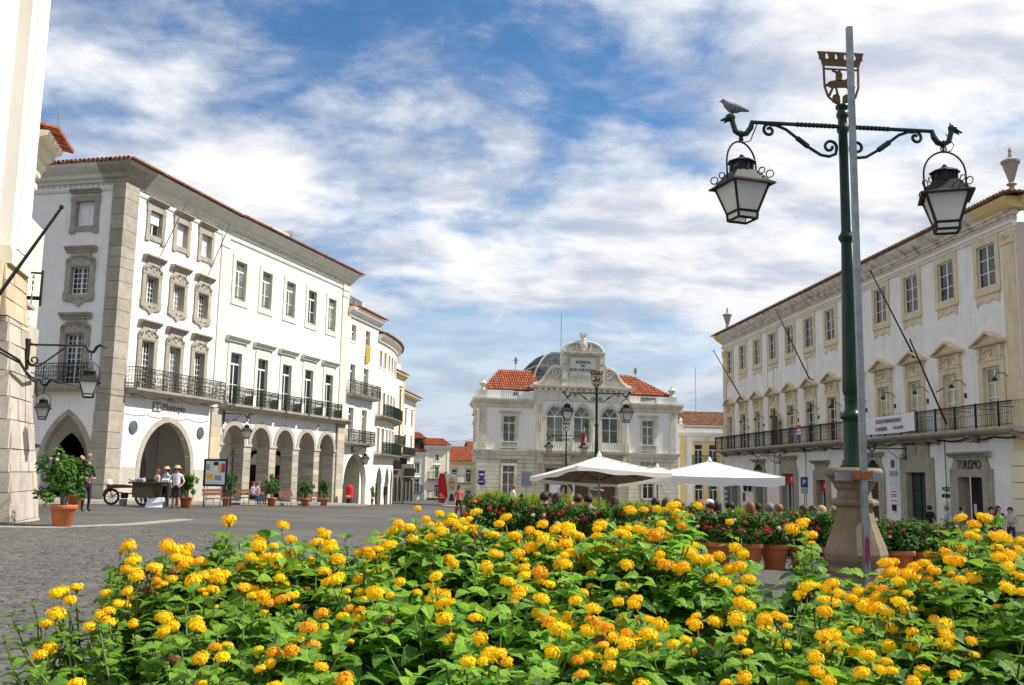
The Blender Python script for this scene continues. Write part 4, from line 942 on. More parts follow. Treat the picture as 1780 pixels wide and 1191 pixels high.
    for c in acx:
        mb = MB(); arch_ring(mb, -.87, .87, 2.55, 'round', .98, .24, -.07, .3, 20); mb.box(-1.1, -.87, -.05, .3, 0, 2.5); mb.box(.87, 1.1, -.05, .3, 0, 2.5); mb.box(-1.35, -.87, -.09, .2, 2.4, 2.56); mb.box(.87, 1.35, -.09, .2, 2.4, 2.56); mb.prism([(-.12, 3.4), (.12, 3.4), (.17, 3.85), (-.17, 3.85)], -.14, .1)
        wd = link('window', cached('b_arch', lambda: mb.mesh('window', ['bank_stone'])), t, (c, -.25, 4.45))
        def mk():
            mb, pn = sash_mesh(1.72, 2.5, 2, 2)
            for sx in (-1, 1): mb.tube([(0, .02, 2.5), (sx * .3, .02, 3.0), (sx * .55, .02, 3.2)], .035, 4)
            arch_ring(mb, -.8, .8, 2.5, 'round', .92, .07, 0, .05, 16); mb.box(-.87, .87, -.02, .05, 2.46, 2.58)
            return mb.mesh('sash', ['white_wood'])
        link('sash', cached('b_archsash', mk), wd, (0, .2, 0))
        def mg():
            mb = MB(); mb.prism([(-.84, .04), (.84, .04)] + list(reversed(arch_pts(-.84, .84, 2.52, 'round', .95, 12))), .02, .035); return mb.mesh('pane', ['glass_curtain'])
        link('pane', cached('b_archpane', mg), wd, (0, .2, 0))
    mb = MB(); mb.extr([(.0, 3.3), (-.5, 3.3), (-1.15, 3.45), (-1.2, 3.62), (.0, 3.62)], 6.0, 15.0); mb.obj('balcony_slab', 'bank_stone', t)
    mb = MB()
    for a, b in ((6.3, 8.6), (9.4, 11.7), (12.4, 14.7)): balustrade(mb, a, b, -1.0, 3.63, 4.45, .23, .08)
    for x in (6.15, 9.0, 12.05, 14.85): mb.box(x - .22, x + .22, -1.15, -.85, 3.63, 4.5)
    mb.obj('balcony_balustrade', 'limestone', t)
    mb = MB()
    for x in (6.2, 8.9, 12.1, 14.8): mb.prism([(x - .2, 2.4), (x + .2, 2.4), (x + .2, 3.3), (x - .2, 3.3)], -.7, -.05)
    mb.obj('balcony_brackets', 'bank_stone', t)
    for c in acx:
        mb = MB(); mb.box(c - .8, c + .8, .25, .3, -3, 1.9); mb.obj('door', 'wood_dark', t)
    # pediment: scrolled attic with segmental top and crest
    mb = MB()
    lobe = lambda s: [(10.53 + s * q[0], q[1]) for q in ((5.05, 10.02), (4.6, 10.15), (4.2, 10.4), (3.8, 10.9), (3.5, 11.4), (3.2, 11.68), (2.8, 11.85), (2.45, 11.8), (2.05, 11.6), (2.05, 10.02))]
    for s in (-1, 1):
        mb.prism(lobe(s), -.2, .25)
        mb.tube([(x, -.26, z + .03) for x, z in lobe(s)[:8]], .17, 7); mb.prism([(10.53 + (x - 10.53) * .9, 10.1 + (z - 10.02) * .8) for x, z in lobe(s)], -.205, -.2)
        c = (10.53 + s * 2.7, 11.25)
        mb.tube([(c[0] + .58 * (1 - k / 26) * cos(k * .5), -.32, c[1] + .58 * (1 - k / 26) * sin(k * .5)) for k in range(24)], .12, 6)
        mb.box(10.53 + s * 1.95 - .32, 10.53 + s * 1.95 + .32, -.42, .2, 10.03, 13.1); mb.box(10.53 + s * 1.95 - .24, 10.53 + s * 1.95 + .24, -.5, -.41, 10.6, 12.0); mb.box(10.53 + s * 1.95 - .26, 10.53 + s * 1.95 + .26, -.52, -.41, 12.2, 12.95)
    mb.box(8.9, 12.16, -.25, .25, 10.02, 13.1)
    mb.extr([(.3, 13.1), (-.5, 13.1), (-.6, 13.25), (-.72, 13.3), (-.72, 13.44), (.3, 13.44)], 8.35, 12.72)
    seg = arch_pts(8.5, 12.56, 13.44, 'round', 1.0, 16); mb.prism(seg, -.3, .3); mb.tube([(x, -.36, z + .03) for x, z in seg], .17, 7); mb.tube([(x, -.3, 13.44 + (z - 13.44) * .72) for x, z in seg[2:-2]], .06, 5)
    mb.obj('pediment', 'bank_stone', t)
    mb = MB(); mb.box(9.2, 11.85, -.31, -.24, 10.97, 12.83); mb.box(9.75, 11.3, -.38, -.3, 11.1, 11.25); mb.obj('inscription_tablet', 'limestone', t)
    for s_, z, sz in (('AGENCIA', 12.28, .40), ('DO', 11.95, .32), ('B.DE PORTUGAL', 11.5, .40)): text(s_, sz, t, (10.53, -.33, z), 'black_letter', ext=.02, sx=.92)
    mb = MB(); mb.prism([(10.0, 14.5), (10.2, 13.75), (10.53, 13.5), (10.86, 13.75), (11.06, 14.5)], -.55, -.3); mb.ball((10.53, -.5, 14.2), .3, 8, 6, 1, .5, 1.2); mb.tube([(9.9, -.45, 13.6), (9.75, -.45, 14.1), (10.05, -.45, 14.5)], .09, 5); mb.tube([(11.16, -.45, 13.6), (11.31, -.45, 14.1), (11.01, -.45, 14.5)], .09, 5)
    mb.lathe([(.26, 14.5), (.3, 14.65), (.26, 14.8), (.36, 15.1), (.2, 15.1)], 8, 10.53, -.3)
    for k in range(5): mb.box(10.53 + .34 * cos(k * 1.256) - .06, 10.53 + .34 * cos(k * 1.256) + .06, -.3 + .34 * sin(k * 1.256) - .06, -.3 + .34 * sin(k * 1.256) + .06, 15.05, 15.4)
    mb.obj('crest', 'bank_stone', t)
    # slate dome (square cloister dome)
    mb = MB(); prof = [(0, 9.6), (0.1, 10.8), (.55, 11.9), (1.3, 12.9), (2.2, 13.75), (2.6, 13.85)]
    x0, x1, y0, y1 = 6.0, 15.05, 2.0, 9.5; rows_ = 14; prev = None
    def at(zz):
        for (a, za), (b, zb_) in zip(prof, prof[1:]):
            if za <= zz <= zb_: return a + (b - a) * (zz - za) / (zb_ - za)
        return prof[-1][0]
    zz = [9.6 + (13.85 - 9.6) * i / rows_ for i in range(rows_ + 1)]
    for za, zb_ in zip(zz, zz[1:]):
        a, b = at(za), at(zb_)
        for q in (((x0 + a, y0 + a), (x1 - a, y0 + a), (x1 - b, y0 + b), (x0 + b, y0 + b)), ((x1 - a, y0 + a), (x1 - a, y1 - a), (x1 - b, y1 - b), (x1 - b, y0 + b)), ((x0 + a, y1 - a), (x0 + a, y0 + a), (x0 + b, y0 + b), (x0 + b, y1 - b))):
            n = 16
            for i in range(n):
                l = lambda p, r_, f: (p[0] + (r_[0] - p[0]) * f, p[1] + (r_[1] - p[1]) * f)
                A = l(q[0], q[1], i / n); B = l(q[0], q[1], (i + 1) / n); Cc = l(q[3], q[2], (i + 1) / n); Dd = l(q[3], q[2], i / n)
                mb.poly([(*A, za), (*B, za), (*Cc, zb_), (*Dd, zb_)])
    stuff(mb.obj('dome_slates', 'slate', t))
    mb = MB()
    for sx, sy in ((x0, y0), (x1, y0), (x0, y1), (x1, y1)):
        pts = []
        for z in zz: a = at(z); pts.append((sx + (a if sx == x0 else -a), sy + (a if sy == y0 else -a), z + .02))
        mb.tube(pts, .09, 5)
    a = at(12.3); mb.box(x0 + a - .04, x1 - a + .04, y0 + a - .05, y0 + a - .02, 12.2, 12.35); mb.box(x0 + a - .05, x0 + a - .02, y0 + a, y1 - a, 12.2, 12.35)
    mb.poly([(x0 + 2.6, y0 + 2.6, 13.87), (x1 - 2.6, y0 + 2.6, 13.87), (x1 - 2.6, y1 - 2.6, 13.87), (x0 + 2.6, y1 - 2.6, 13.87)]); mb.box(x0 + 2.5, x1 - 2.5, y0 + 2.5, y0 + 2.65, 13.78, 13.95); mb.obj('dome_ribs', 'zinc', t)
    mb = MB(); mb.tube([(9.0, 2.2, 13.6), (9.0, 2.2, 17.6)], .035, 5); mb.obj('mast', 'galvanised', t)
    for x, z in ((5.0, 11.7), (18.2, 11.2)):
        mb = MB(); mb.tube([(x, 5, z - .3), (x, 5, z + 1.6)], .03, 4); mb.tube([(x - .4, 5, z + 1.2), (x + .4, 5, z + 1.2)], .02, 4); mb.box(x - .12, x + .12, 4.9, 5.1, z + .9, z + 1.5); mb.obj('antenna', 'galvanised', t)
build_bank(bk)
fl = thing('national_flag', 'green, white and red flag hanging before the middle arched window of the bank', 'flag', bk.matrix_basis @ Vector((10.15, -1.3, 4.3)), pi / 2 - AB)
def cloth(x0, x1, z0, z1, matn, amp=.05):
    mb = MB(); n = 6; g_ = []
    for i in range(n + 1):
        x = x0 + (x1 - x0) * i / n; g_.append((mb.p(x, amp * sin(i * 2.1), z0), mb.p(x + .05, amp * sin(i * 2.1 + .5), z1)))
    for (a, b), (c, d) in zip(g_, g_[1:]): mb.face(a, c, d, b)
    return mb
cloth(.25, .62, .9, 2.3, 'x').obj('green_cloth', 'flag_green', fl); cloth(.12, .4, .2, 1.6, 'x').obj('white_cloth', 'white_plain', fl); cloth(-.15, .22, .0, 1.1, 'x').obj('red_cloth', 'flag_red', fl, (0, -.05, 0))
mb = MB(); mb.tube([(0, .2, -.2), (.5, -.3, 2.4)], .03, 5); mb.obj('staff', 'iron', fl)

yb = thing('balustraded_house', 'yellow and white house with a rooftop balustrade between bank and long facade', 'building', (17.57, 101.0, 0), pi / 2 - rad(80))
def build_yb(t):
    W = 12; wins = [(1.9, 2.85, 2.6, 4.75), (3.5, 4.45, 2.6, 4.75), (1.9, 2.85, -2.2, .6), (3.5, 4.45, -2.2, .6), (6.2, 7.15, 2.6, 4.75), (6.2, 7.15, -2.2, .6)]
    house_shell(t, W, -3.5, 5.9, wins)
    for a, b, c, d in wins: window(t, 'yb%.1f' % (d - c), (a + b) / 2, c, b - a, d - c, plain_sur(b - a, d - c, .2, .06, 'yellow_paint', .0, .1), ((2, 2), {'transom': .5}), split=False)
    for a, b in ((.25, .95), (3.05, 3.35), (5.0, 5.5)): mb = MB(); mb.box(a, b, -.08, .02, -3.5, 5.5); mb.obj('pilaster', 'yellow_paint', t)
    mb = MB(); mb.extr([(.05, 5.6), (-.15, 5.6), (-.3, 5.8), (-.45, 5.9), (-.45, 6.05), (.05, 6.05)], -.1, W); mb.obj('cornice', 'stucco', t)
    mb = MB(); balustrade(mb, .7, W, -.1, 6.06, 6.75, .22, .08); mb.box(.1, .65, -.25, .1, 6.06, 6.85); mb.lathe([(.2, 6.85), (.12, 7.0), (.22, 7.2), (.08, 7.4), (.05, 7.55)], 8, .37, -.08); mb.obj('balustrade', 'limestone', t)
    mb = MB(); tile_roof(mb, -.2, W, 1.0, 6.5, 6, 8.6, .27, .45, .11); mb.poly([(-.2, 1, 6.48), (W, 1, 6.48), (W, 6, 8.58), (-.2, 6, 8.58)]); stuff(mb.obj('roof_tiles', 'tile_brown', t))
    mb = MB(); mb.tube([(4.0, 5, 8), (4.0, 5, 13.6)], .03, 4); mb.obj('mast', 'galvanised', t)
    mb = MB(); mb.extr([(.02, 2.4), (-.6, 2.5), (-.6, 2.58), (.02, 2.58)], 1.6, 7.4); mb.obj('balcony_slab', 'granite', t)
    link('railing', railing(5.7, .58, 1.0, .15, False).mesh('railing', ['iron']), t, (4.5, 0, 2.59))
build_yb(yb)
# ================================================================ LONG FACADE WITH YELLOW STONE WINDOWS
lf = thing('long_building', 'long weathered white building with twelve pedimented windows and a continuous iron balcony', 'building', (19.10, 85.58, 0), rad(-85.51))
RL = 43.85
def build_long(t):
    xs = [1.9 + 3.605 * k for k in range(12)]
    holes = [(x - .76, x + .76, 10.36, 12.38) for x in xs] + [(x - .71, x + .71, 3.72, 6.58) for x in xs]
    doors = [(39.4, 2.1, 1.49, 'turismo'), (34.2, 2.05, 1.73, 'great'), (28.9, 1.9, 1.6, 'side'), (21.5, 1.5, 1.24, 'shop'), (15.5, 2.3, 1.65, 'shop'), (9.3, 1.6, 1.5, 'side'), (3.0, 1.6, .9, 'plain')]
    dh = [(x - w / 2, x + w / 2, -3, zt) for x, w, zt, k in doors]
    mb = MB(); wall(mb, 0, RL, 3.45, 12.9, holes, 0, .34); wall(mb, 0, 42.9, -3, 3.45, dh, 0, .5)
    mb.T = Matrix.Rotation(pi / 2, 4, 'Z'); mb.T = None
    mb.poly([(0, .3, -3), (0, 12, -3), (0, 12, 12.9), (0, 0, 12.9)]);  mb.poly([(0, 12, -3), (RL, 12, -3), (RL, 12, 12.9), (0, 12, 12.9)])
    mb.obj('wall', 'stucco_old', t)
    mb = MB(); mb.poly([(RL, 0, -3), (RL, 12, -3), (RL, 12, 12.9), (RL, 0, 12.9)]); mb.obj('end_wall', 'pink_band', t)
    mb = MB(); wall(mb, 42.9, RL, -3, 3.45, [], -.02, .1); mb.obj('yellow_corner', 'yellow_paint', t)
    for z in (2.68, 1.96, 1.24, .52, -.2): mb = MB(); mb.rbox(42.72, RL + .06, -.12, -.02, z - .69, z - .01, .02); mb.obj('stone', 'cream', t)
    mb = MB(); mb.rbox(42.7, RL + .08, -.16, -.02, -3, -.9, .02); mb.obj('corner_plinth', 'granite', t)
    mb = MB(); x0 = 0
    for x, w, zt, k in doors[::-1]: mb.box(x0, x - w / 2 - .45, -.05, .02, -3, -.95) if x - w / 2 - .45 > x0 else None; x0 = x + w / 2 + .45
    mb.obj('plinth', 'granite', t)
    def s_up():
        mb = MB(); frame_boxes(mb, 1.52, 2.02, .31, .07, -.28, .28)
        ap = [(-1.0, -.3), (-1.02, -.36), (-.95, -.36), (-.95, -.86), (-.84, -.86), (-.84, -.74), (-.6, -.72), (-.45, -.64), (-.2, -.7), (0, -.76), (.2, -.7), (.45, -.64), (.6, -.72), (.84, -.74), (.84, -.86), (.95, -.86), (.95, -.36), (1.02, -.36), (1.0, -.3)]
        mb.prism(ap, -.05, .02); mb.box(-1.04, 1.04, -.11, .02, -.36, -.281)
        return mb.mesh('window', ['yellow_stone'])
    def s_lo():
        mb = MB(); h = 2.86; frame_boxes(mb, 1.42, h, .34, .08, 0)
        mb.box(-1.04, 1.04, -.06, .02, h + .341, h + .98); mb.box(-1.1, 1.1, -.11, .02, h + .26, h + .34)
        mb.prism([(-1.24, h + .98), (1.24, h + .98), (1.24, h + 1.08), (0, h + 1.56), (-1.24, h + 1.08)], -.12, .02)
        for s_ in (-1, 1):
            mb.prism([(s_ * 1.34, h + 1.0), (s_ * 1.34, h + 1.1), (0, h + 1.66), (0, h + 1.54)], -.34, .02)
            mb.box(s_ * .86 - .12, s_ * .86 + .12, -.16, -.06, h + .4, h + .93); mb.box(s_ * .5 - .14, s_ * .5 + .14, -.1, -.06, h + .42, h + .6)
            mb.tube([(s_ * .62, -.09, h + .48), (s_ * .5, -.1, h + .7), (s_ * .28, -.1, h + .82), (0, -.1, h + .86)], .035, 5)
        mb.extr([(.02, h + .96), (-.28, h + .97), (-.34, h + 1.06), (.02, h + 1.06)], -1.33, 1.33)
        mb.tube([(.13 * cos(q), -.1, h + .66 + .16 * sin(q)) for q in [k * pi / 4 for k in range(9)]], .035, 5)
        return mb.mesh('window', ['yellow_stone'])
    for k, x in enumerate(xs):
        window(t, 'l_up', x, 10.36, 1.52, 2.02, s_up, ((2, 3), {'fr': .07}), rec=.06, glass='glass')
        window(t, 'l_lo', x, 3.74, 1.42, 2.84, s_lo, ((2, 4), {'fr': .08}), rec=.12, glass='glass_warm' if k >= 8 else 'glass')
        if 0 < k:
            mb = cached('wall_lamp', lambda: (lambda q: (q.tube([(0, 0, 0), (.0, -.25, .25), (.0, -.55, .25), (.0, -.72, .02)], .022, 4), q.lathe([(.13, -.12), (.1, .0), (.03, .05)], 8, 0, -.72), q.box(-.06, .06, -.06, .0, -.6, -.36), q.mesh('spot_lamp', ['iron']))[3])(MB()))
            link('spot_lamp', mb, t, (x + 1.3, 0, 5.9))
    # corner pilasters
    for x0 in (.05, 42.9):
        mb = MB(); mb.box(x0, x0 + .85, -.09, .02, 3.7, 12.0); mb.box(x0 - .05, x0 + .9, -.16, .02, 12.0, 12.56)
        for s_ in (-1, 1): mb.tube([(x0 + .42 + s_ * (.3 - .2 * q / 10) * cos(q * .6), -.18, 12.3 + .16 * (1 - q / 11) * sin(q * .6)) for q in range(9)], .04, 5)
        mb.box(x0 - .05, x0 + .9, -.15, .02, 4.9, 5.9); mb.obj('pilaster', 'yellow_stone', t)
    # cornice: string, pink frieze, mouldings, cove, tile eave
    mb = MB(); mb.extr([(.02, 12.7), (-.08, 12.7), (-.14, 12.82), (-.22, 12.86), (-.22, 12.97), (.02, 12.97)], 0, RL + .1); mb.obj('string_course', 'stucco_old', t)
    mb = MB(); mb.box(0, RL + .05, -.12, .1, 12.97, 13.24); mb.obj('frieze', 'pink_band', t)
    mb = MB(); mb.extr([(.1, 13.24), (-.2, 13.24), (-.26, 13.34), (-.36, 13.38), (-.38, 13.46), (.1, 13.46)], -.2, RL + .2); mb.extr([(.1, 13.46), (-.34, 13.46), (-.55, 13.62), (-.72, 13.84), (-.74, 13.95), (.1, 13.95)], .9, 41.4); mb.obj('cornice', 'cornice_old', t)
    for a, b in ((-.5, .9), (41.4, RL + .5)): mb = MB(); mb.extr([(.1, 13.46), (-.34, 13.46), (-.55, 13.62), (-.72, 13.84), (-.74, 13.95), (.1, 13.95)], a, b); mb.obj('cornice_end', 'yellow_paint', t)
    mb = MB()
    mb.T = Matrix.Translation((RL, 0, 0)) @ Matrix.Rotation(pi / 2, 4, 'Z'); mb.extr([(.1, 13.46), (-.34, 13.46), (-.55, 13.62), (-.72, 13.84), (-.74, 13.95), (.1, 13.95)], .0, 10); mb.obj('cornice_end', 'yellow_paint', t)
    mb = MB(); tile_roof(mb, -.9, RL + .9, -.92, 13.98, 4, 15.3, .25, .45, .1, lambda x: min(1, (RL + 1 - x) / 5.0, (x + 1) / 5.0)); mb.T = Matrix.Translation((RL, 0, 0)) @ Matrix.Rotation(pi / 2, 4, 'Z'); tile_roof(mb, -.9, 9, -.92, 13.98, 4, 15.3, .25, .45, .1, lambda x: min(1, (x + 1) / 5.0)); stuff(mb.obj('roof_tiles', 'tile_brown', t))
    mb = MB(); mb.poly([(-.9, -.8, 13.96), (RL + .9, -.8, 13.96), (RL - 4, 5, 15.6), (4, 5, 15.6)]); mb.poly([(RL + .9, -.8, 13.96), (RL + .9, 12, 13.96), (RL - 4, 5, 15.6)]); mb.poly([(-.9, -.8, 13.96), (4, 5, 15.6), (-.9, 12, 13.96)]); mb.obj('roof', 'tile_brown', t)
    for x in (1.0, RL - .2):
        mb = MB(); mb.lathe([(.3, 14.1), (.3, 14.35), (.14, 14.45), (.1, 14.6), (.24, 14.7), (.1, 14.8), (.14, 14.9), (.32, 15.5), (.36, 15.65), (.42, 15.7), (.42, 15.8), (.12, 15.95), (.06, 16.2), (.09, 16.3), (.02, 16.45)], 10, x, .1); mb.obj('urn', 'granite', t)
    # balcony
    mb = MB(); mb.extr([(.02, 3.42), (-.7, 3.46), (-.82, 3.54), (-.86, 3.6), (-.86, 3.7), (.02, 3.7)], -.3, RL + .4)
    x = .4
    while x < RL: mb.extr([(.0, 3.1), (-.2, 3.15), (-.6, 3.4), (-.6, 3.46), (.0, 3.46)], x, x + .25); x += 3.605
    mb.obj('balcony_slab', 'granite', t)
    def lr():
        mb = MB(); x = 0.0; L_ = RL + .3; y = -.8
        for z, r_ in ((1.1, .03), (.97, .014), (.6, .01), (.1, .016)): mb.tube([(0, y, z), (L_, y, z)], r_, 4)
        k = 0
        while x < L_:
            mb.tube([(x, y, 0), (x, y, 1.1)], .011 if k % 12 else .035, 4)
            if k % 12 == 0: mb.tube([(x, y, .9), (x, 0, .9)], .015, 4); mb.tube([(x, y - .02, 0), (x, y - .02, 1.15)], .05, 6)
            mb.tube([(x + .075 + .045 * cos(q), y, 1.035 + .045 * sin(q)) for q in (0, 1.57, 3.14, 4.71, 6.28)], .008, 3, False)
            x += .15; k += 1
        return mb.mesh('railing', ['iron'])
    link('railing', lr(), t, (0, 0, 3.7))
    rnd = random.Random(3)
    mb = MB(); pts = []
    for i in range(150): pts.append((i * RL / 149, -.12 - .05 * rnd.random(), 3.32 + .05 * rnd.random() - .1 * abs(sin(i * .4))))
    mb.tube(pts, .03, 4); mb.tube([(p[0], p[1] - .04, p[2] - .07 - .05 * sin(p[0] * 1.3)) for p in pts], .018, 4)
    for x, z0 in ((37.2, -1.2), (18.9, -1.0), (12.8, 1)): mb.tube([(x, -.08, 3.3), (x + .02, -.08, 2.0), (x + .03, -.1, z0)], .022, 4)
    for x, z0 in ((19.5, 4), (11.5, 4.0), (12.8, 4.0)): mb.tube([(x, -.03, z0), (x, -.03, 12.6)], .012, 4)
    mb.obj('cables', 'iron', t)
    # portals
    for x, w, zt, kind in doors:
        zb = G(22, 46) + .1 if x > 25 else G(20, 75) - .3
        mb = MB(); fw = .5 if kind in ('turismo', 'great') else .38
        for s_ in (-1, 1):
            z = zb
            mb.box(x + s_ * (w / 2 + fw / 2) - fw / 2 - .006, x + s_ * (w / 2 + fw / 2) + fw / 2 + .006, -.12, .48, -3, zt + .3)
        mb.box(x - w / 2 + .01, x + w / 2 - .01, -.117, .48, zt - .01, zt + .3)
        hz_ = {'turismo': .65, 'great': 1.25, 'side': .75, 'shop': .75, 'plain': .2}[kind]
        if kind != 'plain':
            e = w / 2 + fw
            mb.prism([(x - e, zt + .3), (x - e - .12, zt + .1), (x - e - .1, zt + .4), (x - e + .12, zt + .75), (x - e + .15, zt + .3 + hz_), (x + e - .15, zt + .3 + hz_), (x + e - .12, zt + .75), (x + e + .1, zt + .4), (x + e + .12, zt + .1), (x + e, zt + .3)], -.1, .05)
            mb.extr(cornice_prof(zt + .3 + hz_, .4, .24), x - e - .18, x + e + .18)
        mb.obj('portal', 'granite', t)
        z = -3.0; nb = 0
        while z < zt + .2 and kind in ('turismo', 'great', 'side', 'shop'):
            for s_ in (-1, 1):
                xb = x + s_ * (w / 2 + fw + .13); b2 = MB(); b2.rbox(xb - .14, xb + .14, -.1, .02, z, z + .6, .015); b2.obj('stone', 'granite', t)
            z += .61
        if kind == 'turismo':
            text('TURISMO', .62, t, (x, -.105, zt + .38), 'black_letter', ext=.02, sx=.8)
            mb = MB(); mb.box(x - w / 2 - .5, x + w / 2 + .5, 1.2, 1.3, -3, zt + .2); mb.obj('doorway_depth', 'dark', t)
            mb = MB(); mb.box(x - w / 2 + .1, x - .1, .5, .54, -1.7, zt); mb.obj('open_door', 'dark_glass', t)
            mb = MB(); mb.box(x - .72, x - .5, .46, .49, -.25, .2); mb.obj('notice', 'pale_print', t)
        elif kind == 'great':
            mb = MB(); mb.box(x - w / 2, x + w / 2, .2, .3, -3, zt)
            for s_ in (-1, 1):
                for z0, z1 in ((-1.5, -.4), (-.3, .7), (.8, 1.6)): mb.rbox(x + s_ * .5 - .38, x + s_ * .5 + .38, .16, .2, z0, z1, .02)
            mb.box(x - .03, x + .03, .14, .2, -3, zt); mb.obj('door', 'door_green', t)
            mb = MB(); mb.prism([(x - .16, zt + .95), (x + .16, zt + .95), (x + .16, zt + 1.45), (x - .16, zt + 1.45)], -.16, -.1); mb.obj('date_stone', 'limestone_dark', t)
        elif kind == 'shop':
            mb = MB(); mb.box(x - w / 2, x + w / 2, .35, .4, -3, zt); mb.obj('shop_window', 'glass', t)
            mb = MB(); mb.box(x - w / 2 + .05, x + w / 2 - .05, .2, .3, zt - .75, zt - .05); mb.obj('red_fascia', 'red_paint', t)
            mb = MB(); mb.box(x - .12, x + .12, .18, .2, zt - .5, zt - .26); mb.obj('fascia_mark', 'white_plain', t)
            mb = MB()
            for q in (-w / 2, -w / 6, w / 6, w / 2 - .08): mb.box(x + q, x + q + .08, .3, .36, -3, zt - .75)
            mb.obj('shop_frame', 'white_wood', t)
        else:
            mb = MB(); mb.box(x - w / 2, x + w / 2, .4, .45, -3, zt); mb.obj('door', 'dark' if kind == 'plain' else 'wood_dark', t)
    # fixed notices on the wall
    mb = MB(); mb.box(31.24, 31.94, -.06, .0, 1.8, 2.6); mb.obj('no_parking_plate', 'white_plain', t)
    mb = MB(); mb.T = Matrix.Translation((31.59, -.07, 2.2)) @ Matrix.Rotation(pi / 2, 4, 'X'); mb.lathe([(.24, 0), (.24, .02)], 16); mb.obj('no_parking_disc', 'purple_sign', t)
    for z0, z1, c in ((1.52, 1.78, 'grey_print'), (1.1, 1.45, 'pale_print'), (.82, 1.05, 'pale_print'), (-.02, .78, 'white_plain')): mb = MB(); mb.box(31.1, 32.05, -.05, .0, z0, z1); mb.obj('notice_plate', c, t)
    mb = MB()
    for z in (.62, .45, .36, .12): mb.box(31.25, 31.9, -.06, -.05, z, z + .06)
    mb.obj('notice_lines', 'magenta', t)
    mb = MB(); mb.box(31.4, 31.72, -.12, .0, -.4, -.08); mb.obj('letter_box', 'iron', t)
    text('POSTO', .30, t, (37.2, -.03, .78), 'black_letter', ext=.01); text('INFORMATIVO', .27, t, (37.2, -.03, .45), 'black_letter', ext=.01, sx=.62)
    mb = MB(); mb.box(36.78, 37.42, -.05, .0, -.35, .25); mb.obj('wall_plaque', 'limestone', t)
    mb = MB(); mb.box(5.0, 5.5, -.06, 0, -.6, .1); mb.obj('brass_plaque', 'gilt', t)
    for x in (6.1, 7.3): mb = MB(); mb.lathe([(.1, .2), (.16, .5), (.16, .75)], 8, x, -.2); mb.obj('wall_light', 'iron', t)
    # leaning flagpoles on the facade
    for x, z0, dx, z1 in ((5.6, 7.9, -1.2, 12.0), (20.4, 7.95, -.9, 13.0), (34.7, 7.95, -.5, 12.6)):
        mb = MB(); mb.tube([(x, -.2, z0), (x + dx, -2.2, z1)], [.05, .03], 6); mb.ball((x + dx, -2.2, z1), .07); mb.box(x - .15, x + .15, -.25, .0, z0 - .1, z0 + .1); mb.obj('flagpole', 'iron', t)
    mb = MB(); mb.tube([(38.9, -.85, 4.0), (38.2, -2.2, 8.3)], [.05, .035], 6); mb.tube([(38.7, -1.2, 5.6), (39.4, -1.2, 5.75)], .03, 4); mb.obj('flagpole', 'iron', t)
    mb = MB(); mb.box(13.6, 14.5, -.5, -.42, 3.75, 5.9); mb.obj('screen_panel', 'wood_dark', t)
build_long(lf)
LM = lf.matrix_basis
bn = thing('banner', 'white cloth banner with black lettering tied to the long iron balcony', 'banner', LM @ Vector((33.05, -.92, 3.82)), rad(-85.51))
mb = MB(); n = 14; ids = []
for i in range(n + 1):
    x = -2.8 + 5.6 * i / n; y = .02 * sin(i * 1.9); ids.append((mb.p(x, y, .04 - .05 * sin(pi * i / n)), mb.p(x, y - .012, 1.0 - .03 * sin(pi * i / n))))
for (a, b), (c, d) in zip(ids, ids[1:]): mb.face(a, c, d, b)
mb.obj('cloth', 'white_plain', bn)
text('SOCIEDADE HARMONIA EBORENSE', .32, bn, (.0, -.06, .58), 'black_letter', ext=.004, sx=.58)
text('157 ANIVERSARIO', .32, bn, (-.85, -.06, .16), 'black_letter', ext=.004, sx=.58); text('\u2022 23 de Abril 2006', .26, bn, (1.1, -.06, .2), 'black_letter', ext=.004, sx=.6)
nb = thing('balcony_notice', 'small red, white and blue notice on the long balcony railing', 'notice', LM @ Vector((19.9, -.9, 3.9)), rad(-85.51))
for z0, z1, c in ((.75, 1.05, 'red_paint'), (.4, .745, 'white_plain'), (0, .395, 'blue_sign')): mb = MB(); mb.box(-.32, .32, -.02, .0, z0, z1); mb.obj('print', c, nb)
text('VENDE', .2, nb, (0, -.03, .5), 'blue_sign', ext=.003, sx=.7)

